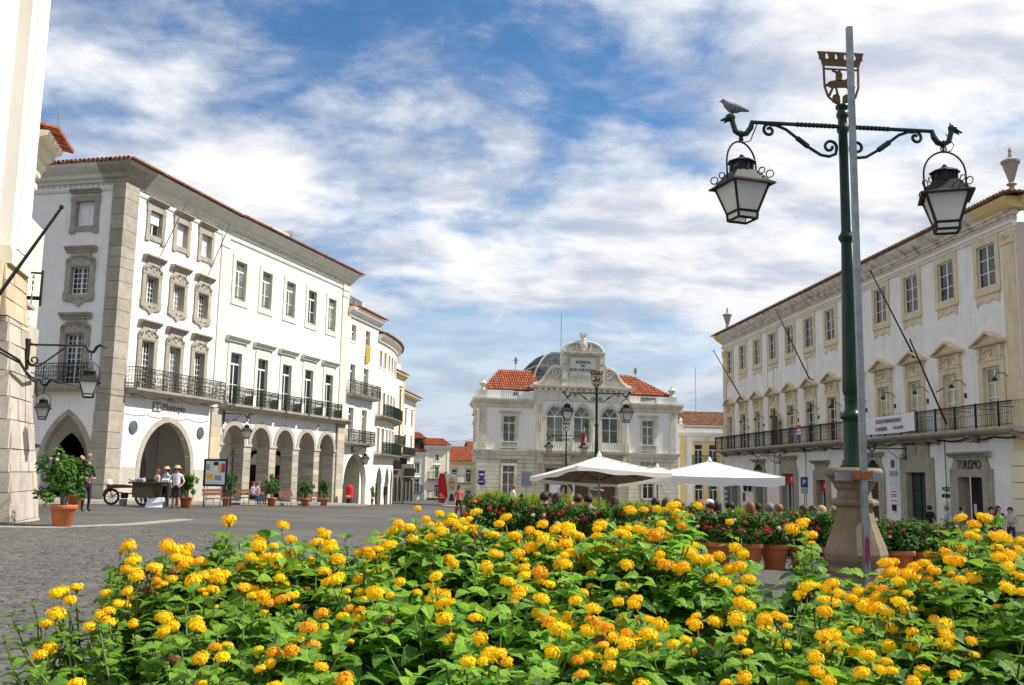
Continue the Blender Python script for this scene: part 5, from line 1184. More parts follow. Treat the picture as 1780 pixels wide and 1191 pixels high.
# ================================================================ CHURCH TOWER AT THE EDGE
AC = rad(-14)
ch = thing('church', 'church flank with battered granite buttress, cream pilaster and tiled eave', 'building', (-12.34, 22.9, 0), pi / 2 - AC)
def build_church(t):
    rnd = random.Random(6)
    # core behind the blocks
    def off(z): return .62 * max(0, (6.1 - z)) / 6.3
    def wid(z): return 1.8 + .85 * max(0, (6.1 - z)) / 6.3
    mb = MB()
    a = [(0, -off(z) + .06, z) for z in (-1, 6.1)]; zs = (-1.0, 6.1)
    q = [[mb.p(-.0 - (.1 if z < 0 else .02), -off(z) + .05, z), mb.p(wid(z) - .05, -off(z) + .05, z), mb.p(wid(z) - .05, 2.2, z), mb.p(-.0 - (.1 if z < 0 else .02), 2.2, z)] for z in zs]
    for i in range(4): mb.face(q[0][i], q[0][(i + 1) % 4], q[1][(i + 1) % 4], q[1][i])
    mb.face(*q[1]); mb.obj('buttress_core', 'mortar', t)
    def block(x0, x1, z0, z1, y, matn, dep=.12):
        mb = MB(); b = .015; j = rnd.uniform(-.015, .015)
        y0, y1 = y(z0) + j, y(z1) + j
        f = [(x0 + b, y0 - .0, z0 + b), (x1 - b, y0, z0 + b), (x1 - b, y1, z1 - b), (x0 + b, y1, z1 - b)]
        k = [(x0 + b * .3, y0 + .03, z0 + b * .3), (x1 - b * .3, y0 + .03, z0 + b * .3), (x1 - b * .3, y1 + .03, z1 - b * .3), (x0 + b * .3, y1 + .03, z1 - b * .3)]
        r_ = [(x, y_ + dep, z) for x, y_, z in k]
        A = [mb.p(p) for p in f]; B = [mb.p(p) for p in k]; C_ = [mb.p(p) for p in r_]
        mb.face(*A)
        for i in range(4): mb.face(A[i], A[(i + 1) % 4], B[(i + 1) % 4], B[i]); mb.face(B[i], B[(i + 1) % 4], C_[(i + 1) % 4], C_[i])
        mb.obj('stone', matn, t)
    yb_ = lambda z: -off(z)
    z = -.6
    while z < 4.75:
        z1 = min(z + rnd.choice((.48, .55, .62, .7)), 4.8); x = -.1 * (4.8 - z) / 5; w = wid((z + z1) / 2)
        while x < w - .05:
            x1 = x + rnd.choice((.55, .75, .95, 1.2)); x1 = w if x1 > w - .3 else x1
            block(x, x1, z, z1, yb_, 'ochre_block' if rnd.random() < .16 else 'granite_grey'); x = x1
        # side towards the viewer
        mb = MB(); mb.box(-.14 - .1 * (4.8 - z) / 5, .02, -off(z) + .04, .9, z + .01, z1 - .01); mb.obj('stone', 'granite_grey', t)
        z = z1
    while z < 6.05:
        z1 = z + .43; x = -.25; k = 0
        while x < 1.85:
            x1 = x + (.9 if k else rnd.choice((.45, .8))); x1 = 1.9 if x1 > 1.6 else x1; block(x, x1, z, z1, yb_, 'ochre_block'); x = x1; k += 1
        z = z1
    mb = MB(); mb.box(-3, -.26, .02, .4, 4.75, 6.1); mb.obj('ochre_band', 'ochre_block', t)
    mb = MB(); mb.extr([(.4, 6.1), (-.1, 6.1), (-.1, 6.35), (-.04, 6.55), (.4, 6.55)], -.1, 1.8); mb.obj('pilaster_base', 'cream', t)
    mb = MB(); mb.box(.0, 1.72, -.02, .4, 6.55, 16); mb.box(.5, 1.6, -.05, -.02, 6.6, 16); mb.obj('pilaster', 'stucco_warm', t)
    mb = MB(); mb.box(-9, .0, .32, .6, -1, 16); mb.box(-.05, 1.9, .3, 6, 6.1, 15.9); mb.obj('tower_wall', 'stucco', t)
    mb = MB(); mb.box(1.74, 1.95, .05, .4, 6.1, 16); mb.obj('white_strip', 'stucco', t)
    mb = MB(); mb.box(1.9, 3.5, .42, 6, -1, 10.0); mb.box(3.5, 5.2, .42, 6, -1, 8.15); mb.obj('nave_wall', 'cream', t)
    z = -.8; k = 0
    while z < 5.0:
        z1 = z + .5; ln = (1.0, 1.5)[k % 2]
        for x0, x1 in ((5.22 - ln, 5.24),): block(x0, x1, z, z1, lambda z_: .36, rnd.choice(('ochre_block', 'granite_pale', 'granite_pale')), .1)
        if k % 2 == 0: block(3.6, 5.22 - ln, z, z1, lambda z_: .36, rnd.choice(('ochre_block', 'granite_pale')), .1)
        z = z1; k += 1
    mb = MB(); mb.extr([(.42, 9.35), (.34, 9.35), (.3, 9.5), (.22, 9.6), (.2, 9.75), (.05, 9.85), (.0, 10.0), (-.18, 10.08), (-.22, 10.2), (.42, 10.2)], 1.9, 3.75)
    mb.box(1.9, 3.55, .34, .44, 8.95, 9.1); mb.obj('eave_cornice', 'cream', t)
    mb = MB(); tile_roof(mb, 1.9, 4.1, -.42, 10.24, 2.5, 10.95, .2, .4, .085); stuff(mb.obj('roof_tiles', 'tile', t))
    mb = MB(); mb.box(1.9, 3.5, .1, .44, 5.5, 5.6); mb.box(1.95, 3.4, .2, .44, 5.2, 5.28); mb.obj('ledge', 'granite_pale', t)
    mb = MB(); mb.box(1.92, 1.97, -.35, .3, 5.55, 5.65); mb.box(1.92, 1.97, -.35, .3, 6.25, 6.3); mb.box(1.91, 1.98, -.38, -.33, 5.4, 6.35); mb.box(1.91, 1.98, .0, .05, 5.4, 6.35); mb.obj('sign_frame', 'iron', t)
    for i, c_ in enumerate('HOTEL'): text(c_, .2, t, (1.86, -.16, 6.1 - i * .165), 'grey_print', ext=.015)
    mb = MB(); mb.tube([(-1.5, -.1, 4.0), (-.3, -.5, 3.72), (.6, -.45, 3.55), (1.2, -.45, 3.45), (2.4, -.3, 3.5), (4.5, .1, 3.2)], .03, 5); mb.tube([(-1.5, -.1, 3.9), (-.2, -.5, 3.66), (1.1, -.45, 3.4), (2.3, -.3, 3.42)], .025, 5); mb.obj('cable', 'iron', t)
    mb = MB(); mb.box(3.6, 5.4, .1, .4, 1.75, 1.85); mb.obj('iron_ledge', 'iron', t)
build_church(ch)
mb = MB(); mb.tube([(-.25, -.3, -2.6), (.0, 0, 0)], [.05, .035], 7); mb.lathe([(.06, -.02), (.07, .03), (.02, .1)], 8)
fp = mb.obj('flagpole', 'iron', None, (-9.68, 20.0, 6.68)); fp.location = (0, 0, 0)
me = MB(); me.tube([(-12.1, 21.2, 4.15), (-9.75, 20.0, 6.72)], [.05, .032], 7); me.ball((-9.74, 19.99, 6.74), .055)
bpy.data.objects.remove(fp)
fp = me.obj('flagpole', 'iron'); tag(fp, 'dark flagpole leaning out from the church buttress', 'flagpole')

# ---------------------------------------------------------------- paving
c14, s14 = cos(A13), sin(A13)
def along(x, y, a, u, o): return (x + sin(a) * u + cos(a) * o, y + cos(a) * u - sin(a) * o)
slab('arcade_pavement', [along(CX, CY, A13, -8, .0), along(CX, CY, A13, -8, 2.2), along(CX, CY, A13, 10.3, 2.4), along(AX, AY, A15, 17, 2.2), along(AX, AY, A15, 17, 5 - 9), along(CX, CY, A13, 0, -5)], .13, 'paving')
slab('right_pavement', [(19.1 - 3.2, 87), (22.4 - 3.4, 44), (22.7 - 3.5, 38), (24, 38), (24, 44), (19.4, 87)], .12, 'paving_grey')
slab('kerb_strip', [(-13.5, 19.6), (-10.6, 22.2), (-10.1, 25.6), (-10.3, 30.5), (-9.9, 30.5), (-9.7, 25.5), (-10.2, 21.9), (-13.2, 19.2)], .02, 'paving', .05)
slab('bank_pavement', [(-6, 86), (-6, 93), (20, 99), (20, 91)], .12, 'paving')
for yy in (30.5, 33.5, 37.5): slab('paving_band', [(12.5, yy), (19.5, yy), (19.5, yy + .5), (12.5, yy + .5)], .012, 'paving', .03)
# ================================================================ LANTERNS AND STREET LAMPS
def lantern_meshes():
    q = math.sqrt(2); r45 = pi / 4
    mb = MB()
    mb.lathe([(.02, -.24), (.07, -.3), (.26, -.38), (.27, -.4), (.2, -.41)], 8)
    mb.lathe([(.2, -.41), (.19, -.57)], 8, 0, 0, 0, 1, 1, False)
    for k in range(8): a = k * pi / 4; mb.box(.2 * cos(a) - .02, .2 * cos(a) + .02, .2 * sin(a) - .02, .2 * sin(a) + .02, -.58, -.4)
    mb.lathe([(.2 * q, -.57), (.24 * q, -.62), (.36 * q, -.78), (.44 * q, -.83), (.44 * q, -.86), (.4 * q, -.86), (.36 * q, -.82)], 4, 0, 0, r45)
    for sx, sy in ((1, 1), (1, -1), (-1, 1), (-1, -1)):
        mb.tube([(sx * .35, sy * .35, -.85), (sx * .2, sy * .2, -1.34), (sx * .19, sy * .19, -1.48)], .026, 4)
        for rr, cc in ((.07, .36), (.055, .26)):           # little scrolls on the hood corners
            mb.tube([(sx * (cc + rr * cos(t * .7) * .7), sy * (cc + rr * cos(t * .7) * .7), -.74 + .1 * (cc < .3) + rr * (1 + sin(t * .7))) for t in range(10)], .012, 4)
    for h0, z in ((.2, -1.34), (.19, -1.47)):
        for a, b in (((-h0, -h0), (h0, -h0)), ((h0, -h0), (h0, h0)), ((h0, h0), (-h0, h0)), ((-h0, h0), (-h0, -h0))): mb.tube([(a[0], a[1], z), (b[0], b[1], z)], .026, 4)
    frame = mb.mesh('lantern', ['iron'])
    mb = MB(); mb.poly([(-.34, -.34, -.85), (.34, -.34, -.85), (.19, -.195, -1.35), (-.19, -.195, -1.35)]);
    mb.poly([(-.18, -.19, -1.36), (.18, -.19, -1.36), (.17, -.18, -1.46), (-.17, -.18, -1.46)])
    pane = mb.mesh('pane', ['frosted'])
    mb = MB(); mb.tube([(.37 * cos(t), 0, -.42 + .42 * sin(t)) if t >= 0 else (.37, 0, 0) for t in [pi * k / 14 for k in range(15)]], .018, 5); mb.tube([(.37, 0, -.42), (.36, 0, -.8)], .018, 5); mb.tube([(-.37, 0, -.42), (-.36, 0, -.8)], .018, 5)
    mb.tube([(.05 * cos(t), 0, .05 + .06 * sin(t)) for t in [k * pi / 4 for k in range(9)]], .014, 4); mb.tube([(0, .04 * cos(t), .15 + .06 * sin(t)) for t in [k * pi / 4 for k in range(9)]], .014, 4)
    bail = mb.mesh('bail', ['iron'])
    return frame, pane, bail
LAN = lantern_meshes()
def add_lantern(parent, loc, rz=0.0, sc=1.0):
    o = link('lantern', LAN[0], parent, loc, rz, sc)
    for k in range(4): link('pane', LAN[1], o, (0, 0, 0), k * pi / 2)
    link('bail', LAN[2], o, (0, 0, 0), .25)
    return o
def spiral(cx, cz, r, t0, turns, sgn=1, n=18, y=0): return [(cx + r * (1 - .72 * k / n) * cos(t0 + sgn * 2 * pi * turns * k / n), y, cz + r * (1 - .72 * k / n) * sin(t0 + sgn * 2 * pi * turns * k / n)) for k in range(n + 1)]
def arm_mesh(L_=1.62):
    mb = MB()
    mb.tube([(.06, 0, 0), (L_, 0, 0)], .035, 6)
    for k in range(10): mb.tube([(.15 + k * .07, 0, 0), (.185 + k * .07, 0, 0)], .045, 6)
    mb.tube([(L_ - .03, 0, .02), (L_, 0, -.1), (L_ + .07, 0, -.2), (L_ + .17, 0, -.23), (L_ + .27, 0, -.17), (L_ + .31, 0, -.03), (L_ + .33, 0, .05)], [.035, .05, .05, .05, .05, .045, .05], 7)
    mb.ball((L_ + .35, 0, .07), .075, 8, 5, 1.2, .8, .9); mb.tube([(L_ + .38, 0, .05), (L_ + .52, 0, .0)], [.045, .015], 5); mb.tube([(L_ + .38, 0, .02), (L_ + .47, 0, -.04)], [.03, .01], 4); mb.tube([(L_ + .33, 0, .1), (L_ + .3, 0, .17)], [.03, .008], 4)
    mb.tube([(L_ + .17, 0, -.22), (L_ + .17, 0, -.34)], .022, 5)
    # diagonal brace with scrolls
    pts = spiral(1.3, -.13, .11, pi / 2, 1.15, -1)[::-1] + [(1.18, 0, -.03), (1.0, 0, -.1), (.6, 0, -.4), (.4, 0, -.52), (.25, 0, -.54), (.14, 0, -.49)] + spiral(.24, -.37, .13, -pi * .75, 1.2, -1)[1:]
    mb.tube(pts, .028, 5); mb.tube([(.82, 0, -.235), (.62, 0, -.385)], .048, 6); mb.tube([(1.28, 0, -.03), (1.1, 0, -.03)], .03, 5)
    return mb.mesh('arm', ['lamp_green'])
ARM = arm_mesh()
def emblem_mesh():
    mb = MB(); y0, y1 = -.015, .015
    sh = [(-.31, .72), (-.3, .3), (-.24, .12), (-.12, .02), (0, -.02), (.12, .02), (.24, .12), (.3, .3), (.31, .72)]
    mb.tube([(x, 0, z) for x, z in sh], .022, 5); mb.tube([(-.31, 0, .62), (.31, 0, .62)], .018, 4)
    mb.prism([(-.33, .68), (.33, .68), (.36, .8), (-.36, .8)], y0, y1)
    for x in (-.33, -.16, .0, .16, .33): mb.prism([(x - .055, .79), (x + .055, .79), (x + .055, .86), (x + .085, .93), (x - .085, .93), (x - .055, .86)], y0, y1)
    # rider on a prancing horse, kept as a plain cut-out
    mb.prism([(-.17, .28), (.1, .3), (.2, .42), (.24, .52), (.16, .56), (.08, .44), (-.1, .42), (-.2, .4), (-.24, .3)], y0, y1)
    mb.prism([(-.1, .4), (.0, .4), (.02, .52), (-.02, .6), (-.09, .58)], y0, y1)
    for a, b in (((-.15, .3), (-.22, .14)), ((-.1, .29), (-.06, .12)), ((.08, .32), (.2, .2)), ((.12, .34), (.24, .3)), ((-.2, .38), (-.29, .3)), ((-.05, .55), (-.16, .6))): mb.tube([(a[0], 0, a[1]), (b[0], 0, b[1])], .022, 4)
    for x in (-.1, .08): mb.prism([(x - .07, .02), (x + .07, .02), (x + .06, .14), (x, .18), (x - .06, .14)], y0, y1)
    return mb.mesh('emblem', ['gilt'])
EMB = emblem_mesh()
def lamp_meshes():
    mb = MB(); mb.lathe([(.55, -.12), (.55, .05), (.45, .1), (.4, .2), (.43, .28), (.4, .35), (.47, .46), (.49, .56), (.46, .68), (.39, .86), (.325, 1.04), (.285, 1.22), (.28, 1.28), (.285, 1.3), (.37, 1.33), (.38, 1.37), (.35, 1.42), (.27, 1.44), (.26, 1.56), (.3, 1.6), (.33, 1.68), (.36, 1.7), (.37, 1.76)], 8, 0, 0, pi / 8)
    mb.lathe([(.4, 1.76), (.455, 1.79), (.465, 1.83), (.46, 1.88), (.42, 1.92), (.2, 1.93)], 20); ped = mb.mesh('pedestal', ['pedestal_granite'])
    mb = MB(); mb.lathe([(.23, 1.91), (.23, 1.95), (.19, 1.99), (.19, 2.02), (.16, 2.07), (.155, 2.65), (.15, 2.7), (.2, 2.73), (.205, 2.78), (.15, 2.83), (.12, 2.88), (.115, 3.0), (.13, 3.04), (.115, 3.08), (.135, 3.13), (.15, 3.2), (.145, 3.4), (.125, 4.2), (.105, 5.1), (.092, 5.66), (.1, 5.69), (.14, 5.75), (.14, 5.79), (.1, 5.85), (.085, 5.9), (.082, 7.6), (.11, 7.64), (.11, 7.7), (.085, 7.74), (.082, 7.86), (.11, 7.9), (.11, 7.96), (.09, 7.98), (.09, 8.02), (.12, 8.05), (.12, 8.1), (.05, 8.12)], 16)
    pole = mb.mesh('pole', ['lamp_green'], True)
    return ped, pole
PED, POLE = lamp_meshes()
def street_lamp(loc, rz, label, lrot=(0.15, -.35), sc=1.0):
    t = thing('street_lamp', label, 'street lamp', loc, rz, 'two-armed street lamps down the square', sc)
    link('pedestal', PED, t); link('pole', POLE, t, scale=(.92, .92, 1))
    link('arm', ARM, t, (0, 0, 7.72)); link('arm', ARM, t, (0, 0, 7.72), pi)
    link('emblem', EMB, t, (0, 0, 8.13))
    add_lantern(t, (-1.79, 0, 7.36), lrot[0], .92); add_lantern(t, (1.79, 0, 7.36), lrot[1], .95)
    mb = MB(); mb.tube([(-1.5, .02, 7.7), (-1.62, .03, 7.4), (-1.77, .04, 7.36)], .01, 4); mb.tube([(1.85, .02, 7.7), (2.0, .03, 7.5), (1.95, .04, 7.4), (1.8, .04, 7.36)], .01, 4); mb.obj('wire', 'iron', t)
    return t
street_lamp((5.60, 15.7, G(5.6, 15.7)), rad(5), 'tall green street lamp on a granite pedestal behind the yellow flowers', (.22, -.42))
street_lamp((5.07, 56.5, G(5.07, 56.5)), rad(-6), 'green street lamp rising behind the big white parasol', (0.1, .3), .97)
street_lamp((4.9, 84.0, G(4.9, 84) - .1), rad(12), 'small far street lamp in front of the old bank balcony', (0.1, .3), .88)
mp = thing('metal_post', 'slim galvanised post strapped to the lamp pedestal with a rusty band', 'post', (5.5, 14.98, G(5.5, 14.98)))
mb = MB(); mb.box(-.045, .045, -.045, .045, -.1, 9.15); mb.obj('shaft', 'galvanised', mp)
mb = MB(); mb.box(-.1, .12, -.06, .5, 1.72, 1.84); mb.obj('rusty_strap', 'rust', mp)
mb = MB(); mb.box(-.36, -.1, .2, .26, 1.7, 1.83); mb.box(.12, .4, .2, .26, 1.7, 1.83); mb.obj('clamp_plate', 'galvanised', mp)
mb = MB(); mb.prism([(-.035, .42), (-.01, .5), (.0, .3), (.02, .52), (.04, .5), (.042, .8), (.01, .86), (-.03, .82), (-.04, .6)], -.049, -.0455); mb.obj('paint_mark', 'smear', mp)
def bird(loc, rz, label):
    mb = MB()
    body = [(-.14, 0, .09), (-.06, 0, .1), (.03, 0, .12), (.1, 0, .17), (.14, 0, .22), (.165, 0, .235)]
    mb.tube([(-.26, 0, .05)] + body, [.02, .05, .085, .095, .07, .045, .04], 8); mb.ball((.165, 0, .24), .043, 8, 5)
    mb.tube([(.2, 0, .24), (.24, 0, .225)], [.016, .004], 5)
    for s_ in (-.03, .03): mb.tube([(.02, s_, .05), (.02, s_, .0)], .008, 4)
    o = mb.obj('pigeon', 'feather', None, loc, rz, True); return tag(o, label, 'bird')
bird((3.70, 15.58, G(5.6, 15.7) + 7.86), pi * .96, 'pigeon perched on the hook of the nearest street lamp arm')
def wall_bracket(loc, rz, L_, label, sc=1.0, group='wall lanterns on iron brackets'):
    t = thing('wall_lantern', label, 'lantern', loc, rz, group)
    mb = MB(); mb.tube([(0, 0, 0), (L_, 0, 0)], .03, 5)
    mb.tube(spiral(.18, -.4, .14, pi, 1.2)[::-1] + [(.1, 0, -.55), (.3, 0, -.56), (.5, 0, -.42), (.95, 0, -.06)], .022, 5)
    mb.tube([(L_ - .02, 0, 0), (L_ + .06, 0, -.14), (L_ + .18, 0, -.16), (L_ + .25, 0, -.03), (L_ + .34, 0, .03), (L_ + .5, 0, -.05)], [.04, .04, .04, .045, .04, .012], 6); mb.box(-.05, .03, -.08, .08, -.65, .15); mb.tube([(L_ + .13, 0, -.15), (L_ + .13, 0, -.3)], .018, 4)
    mb.obj('bracket', 'iron', t); add_lantern(t, (L_ + .13, 0, -.42), .3, sc)
    return t
wall_bracket((-12.5, 24.5, 4.32), rad(2), 1.5, 'iron lantern on a long bracket from the church buttress', .62)
wall_bracket((-16.9, 31.0, 4.0), rad(5), 1.55, 'lantern hanging before the shaded pointed arch of the alley', .58)
def on(obj, x, y, z): return obj.matrix_basis @ Vector((x, y, z))
wall_bracket(on(ab, .35, -.1, 4.55), pi / 2 - A15 - pi / 2 + .5, 1.2, 'lantern at the first round arch of the arcade', .72)
wall_bracket(on(h3, 2.0, -.05, 3.3), pi / 2 - A11 - pi / 2 + .35, .9, 'lantern over the wide arch of the narrow white house', .72)
wall_bracket(on(lf, 33.2, -.1, 3.0), rad(-85.51) - pi / 2 - .55, 1.6, 'lantern beside the great green door under the long balcony', .72)
wall_bracket(on(lf, 14.0, -.1, 2.95), rad(-85.51) - pi / 2 - .55, 1.5, 'lantern on the long facade just past the parasol edge', .72)

# ================================================================ PLANTS
def leaf_cloud(mb, n, c, rx, ry, rz_, size, rnd, shell=.5, up=.5):
    for _ in range(n):
        while True:
            v = Vector((rnd.uniform(-1, 1), rnd.uniform(-1, 1), rnd.uniform(-1, 1)))
            if shell < v.length < 1: break
        v *= 1 + .16 * sin(5 * v.x + c[0] * 7) * cos(4 * v.z + c[1])
        p = Vector((c[0] + v.x * rx, c[1] + v.y * ry, c[2] + v.z * rz_))
        nrm = (v.normalized() + Vector((0, 0, up)) + Vector((rnd.gauss(0, .5), rnd.gauss(0, .5), rnd.gauss(0, .4)))).normalized()
        a = nrm.cross(Vector((rnd.gauss(0, 1), rnd.gauss(0, 1), rnd.gauss(0, 1)))).normalized(); b = nrm.cross(a)
        s_ = size * rnd.uniform(.65, 1.3); w = s_ * .36
        q = [mb.p(p - a * s_ * .5), mb.p(p + b * w - nrm * s_ * .04), mb.p(p + a * s_ * .5 - nrm * s_ * .12), mb.p(p - b * w - nrm * s_ * .04), mb.p(p + nrm * s_ * .06)]
        mb.face(q[0], q[1], q[4]); mb.face(q[1], q[2], q[4]); mb.face(q[2], q[3], q[4]); mb.face(q[3], q[0], q[4])
def pot_mesh(matn='terracotta'):
    mb = MB(); mb.lathe([(.19, 0), (.2, .01), (.265, .40), (.275, .41), (.305, .415), (.315, .43), (.318, .50), (.31, .515), (.27, .515), (.26, .44)], 24, cap=False); mb.lathe([(.19, 0.002), (.01, .002)], 12, cap=False)
    return mb.mesh('pot', [matn], True)
POT = pot_mesh()
SOIL = (lambda q: (q.lathe([(.265, .43), (.265, .45), (.02, .465)], 14), q.mesh('soil', ['soil']))[1])(MB())
def blossom_mesh(matn, r=.035, n=14, name='flower'):
    mb = MB(); rnd = random.Random(n)
    for k in range(n):
        z = 1 - 1.1 * (k + .5) / n; a = k * 2.4; rr = math.sqrt(max(0, 1 - z * z)); d = Vector((rr * cos(a), rr * sin(a), z)); s_ = Vector((-sin(a), cos(a), 0)); u = d.cross(s_)
        c = d * r * .75
        mb.poly([c - s_ * r * .55 - u * r * .3, c + s_ * r * .55 - u * r * .3, c + s_ * r * .45 + u * r * .6 + d * r * .25, c - s_ * r * .45 + u * r * .6 + d * r * .25])
    mb.ball((0, 0, 0), r * .6, 6, 4)
    return mb.mesh(name, [matn])
BL = {k: blossom_mesh(m_) for k, m_ in (('red', 'petal_red'), ('pink', 'petal_pink'), ('pale', 'petal_pale'))}
def rose_foliage(seed):
    rnd = random.Random(seed); mb = MB()
    leaf_cloud(mb, 1500, (0, 0, .78), .42, .40, .32, .07, rnd, .35)
    for k in range(7): a = rnd.uniform(0, 6.28); rr = rnd.uniform(.1, .3); leaf_cloud(mb, 110, (rr * cos(a), rr * sin(a), 1.0 + rnd.uniform(0, .12)), .15, .15, .14, .065, rnd, .1); leaf_cloud(mb, 22, (1.2 * rr * cos(a + 1), 1.2 * rr * sin(a + 1), 1.08 + rnd.uniform(.02, .16)), .06, .06, .14, .06, rnd, .0)
    return mb.mesh('foliage', ['rose_leaf'])
RF = [rose_foliage(s_) for s_ in range(4)]
RST = (lambda q: ([q.tube([(.05 * cos(a), .05 * sin(a), .44), (.12 * cos(a), .12 * sin(a), .7), (.25 * cos(a), .25 * sin(a), .95)], [.016, .013, .006], 5) for a in (0, 1.3, 2.4, 3.7, 5.0)], q.mesh('stems', ['bark']))[1])(MB())
rnd = random.Random(21)
ORD = ['first', 'second', 'third', 'fourth', 'fifth', 'sixth', 'seventh', 'eighth', 'ninth', 'tenth', 'eleventh', 'twelfth', 'thirteenth', 'fourteenth', 'fifteenth', 'sixteenth', 'seventeenth', 'eighteenth']
for i in range(17):
    x = -.62 + .605 * i; y = 19.9 + .25 * sin(i * 1.3) - .012 * i; z = G(x, y)
    t = thing('potted_rose', '%s potted rose bush in the long row, counted from the street side' % ORD[i], 'potted plant', (x, y, z), rnd.uniform(0, 6.28), 'potted rose bushes fencing the cafe terrace')
    link('pot', POT, t, scale=(.98, .98, .98)); link('soil', SOIL, t); link('stems', RST, t); sc_ = rnd.uniform(.86, .98)
    stuff(link('foliage', RF[i % 4], t, scale=(1.04, 1.04, sc_)))
    kind = ('red', 'red', 'pink', 'red', 'pink', 'red', 'red', 'red')[i % 8]
    for k in range(rnd.randint(14, 22)):
        a = rnd.uniform(0, 6.28); rr = .46 * math.sqrt(rnd.random()); zz = (1.13 - .35 * (rr / .46) ** 2 + rnd.uniform(-.02, .1)) * sc_
        if rnd.random() < .25: rr = .45; zz = rnd.uniform(.6, .95)
        link('flower', BL[kind if rnd.random() < .8 else 'pale'], t, (rr * cos(a), rr * sin(a), zz), 0, rnd.uniform(.8, 1.45))
# potted shrubs along the pavement
def shrub_foliage(seed):
    rnd = random.Random(seed); mb = MB()
    leaf_cloud(mb, 600, (0, 0, 1.25), .32, .32, .40, .10, rnd, .25)
    for k in range(20): a = rnd.uniform(0, 6.28); rr = rnd.uniform(.15, .56); leaf_cloud(mb, rnd.randint(30, 80), (rr * cos(a), rr * sin(a), rnd.uniform(.85, 1.95) - .4 * rr), .14, .14, .19, .09, rnd, .05)
    return mb.mesh('foliage', ['shrub_leaf'])
SF = [shrub_foliage(s_) for s_ in (31, 32, 33)]
def shrub_trunk():
    mb = MB(); rnd = random.Random(5)
    for k in range(6):
        a = k * 1.05; mb.tube([(.05 * cos(a), .05 * sin(a), .45), (.09 * cos(a + .2), .09 * sin(a + .2), .8), (.3 * cos(a + .3), .3 * sin(a + .3), 1.5)], [.02, .016, .006], 5)
    return mb.mesh('trunk', ['bark'])
STK = shrub_trunk()
SH = [((-10.42, 22.7), 1.0, 'potted oleander with peach blossom at the foot of the church buttress', 9, (1.2, 1.2, 1.0)),
      ((-16.12, 36.0), 1.0, 'terracotta pot and shrub half hidden behind the oleander by the church', 4, (.8, .8, .7)),
      ((-14.50, 43.5), .95, 'potted shrub directly beside the man in the white shirt', 5, (.9, .9, .95)),
      ((-14.7, 50.5), .95, 'potted shrub in front of the poster board', 6, (1.0, 1.0, 1.05)),
      ((-13.6, 55.5), .95, 'potted shrub between the seated couple and the next bench', 6, (1.1, 1.1, 1.0)),
      ((-12.64, 60.0), .95, 'potted shrub at the third round arch of the arcade', 4, (.95, .95, .95)),
      ((-12.5, 65.5), .95, 'potted shrub at the last round arch of the arcade', 4, (.95, .95, 1.05)),
      ((-11.5, 80.5), .95, 'small potted shrub before the curved house arches', 2, (.9, .9, .9))]
for i, ((x, y), sc_, lab, nf, fs) in enumerate(SH):
    t = thing('potted_shrub', lab, 'potted plant', (x, y, G(x, y) + (.13 if 47 < y < 70 and False else 0)), i * 1.1, 'potted shrubs along the pavement', sc_)
    link('pot', POT, t); link('soil', SOIL, t); link('trunk', STK, t); stuff(link('foliage', SF[i % 3], t, scale=fs))
    for k in range(nf):
        a = rnd.uniform(0, 6.28); rr = .45 * fs[0] * math.sqrt(rnd.random()); link('flower', BL['pale' if i < 2 else 'red'], t, (rr * cos(a), rr * sin(a), (1.75 - .8 * rr * rr) * fs[2] + rnd.uniform(-.1, .15)), 0, rnd.uniform(.8, 1.3))
# lime green grass planters beyond the terrace
def grass_tuft(seed):
    rnd = random.Random(seed); mb = MB()
    for k in range(420):
        x, y = rnd.uniform(-.62, .62), rnd.uniform(-.2, .2); h = rnd.uniform(.5, .95) * (1 - .25 * abs(x)); a = rnd.uniform(0, 6.28); l_ = rnd.uniform(.05, .35); dx, dy = cos(a), sin(a); w = .014
        p = [(x, y, .6), (x + dx * l_ * .4, y + dy * l_ * .4, .6 + h * .65), (x + dx * l_, y + dy * l_, .6 + h)]
        i0 = [mb.p(p[0][0] - dy * w, p[0][1] + dx * w, p[0][2]), mb.p(p[0][0] + dy * w, p[0][1] - dx * w, p[0][2]), mb.p(p[1][0] + dy * w * 1.4, p[1][1] - dx * w * 1.4, p[1][2]), mb.p(p[1][0] - dy * w * 1.4, p[1][1] + dx * w * 1.4, p[1][2]), mb.p(*p[2])]
        mb.face(i0[0], i0[1], i0[2], i0[3]); mb.face(i0[3], i0[2], i0[4])
    return mb.mesh('grass', ['grass_lime'])
GT = [grass_tuft(51), grass_tuft(52)]
PB = (lambda q: (q.box(-.7, .7, -.28, .28, 0, .62), q.box(-.74, .74, -.32, .32, .56, .66), q.mesh('planter', ['wood_dark']))[2])(MB())
for i, (x, yy) in enumerate([(-0.64, 37), (0.03, 37.3), (0.74, 37.2), (1.51, 37.4), (2.38, 37.2), (3.14, 37.5), (4.82, 38), (5.85, 38), (7.76, 38.4), (9.19, 38.6)]):
    t = thing('grass_planter', '%s planter of lime green grass in the terrace back row, from the street side' % ORD[i], 'planter', (x, yy, G(x, yy)), rnd.uniform(-.1, .1), 'grass planters behind the terrace')
    link('box', PB, t); stuff(link('grass', GT[i % 2], t, scale=(1, 1, rnd.uniform(.85, 1.02))))

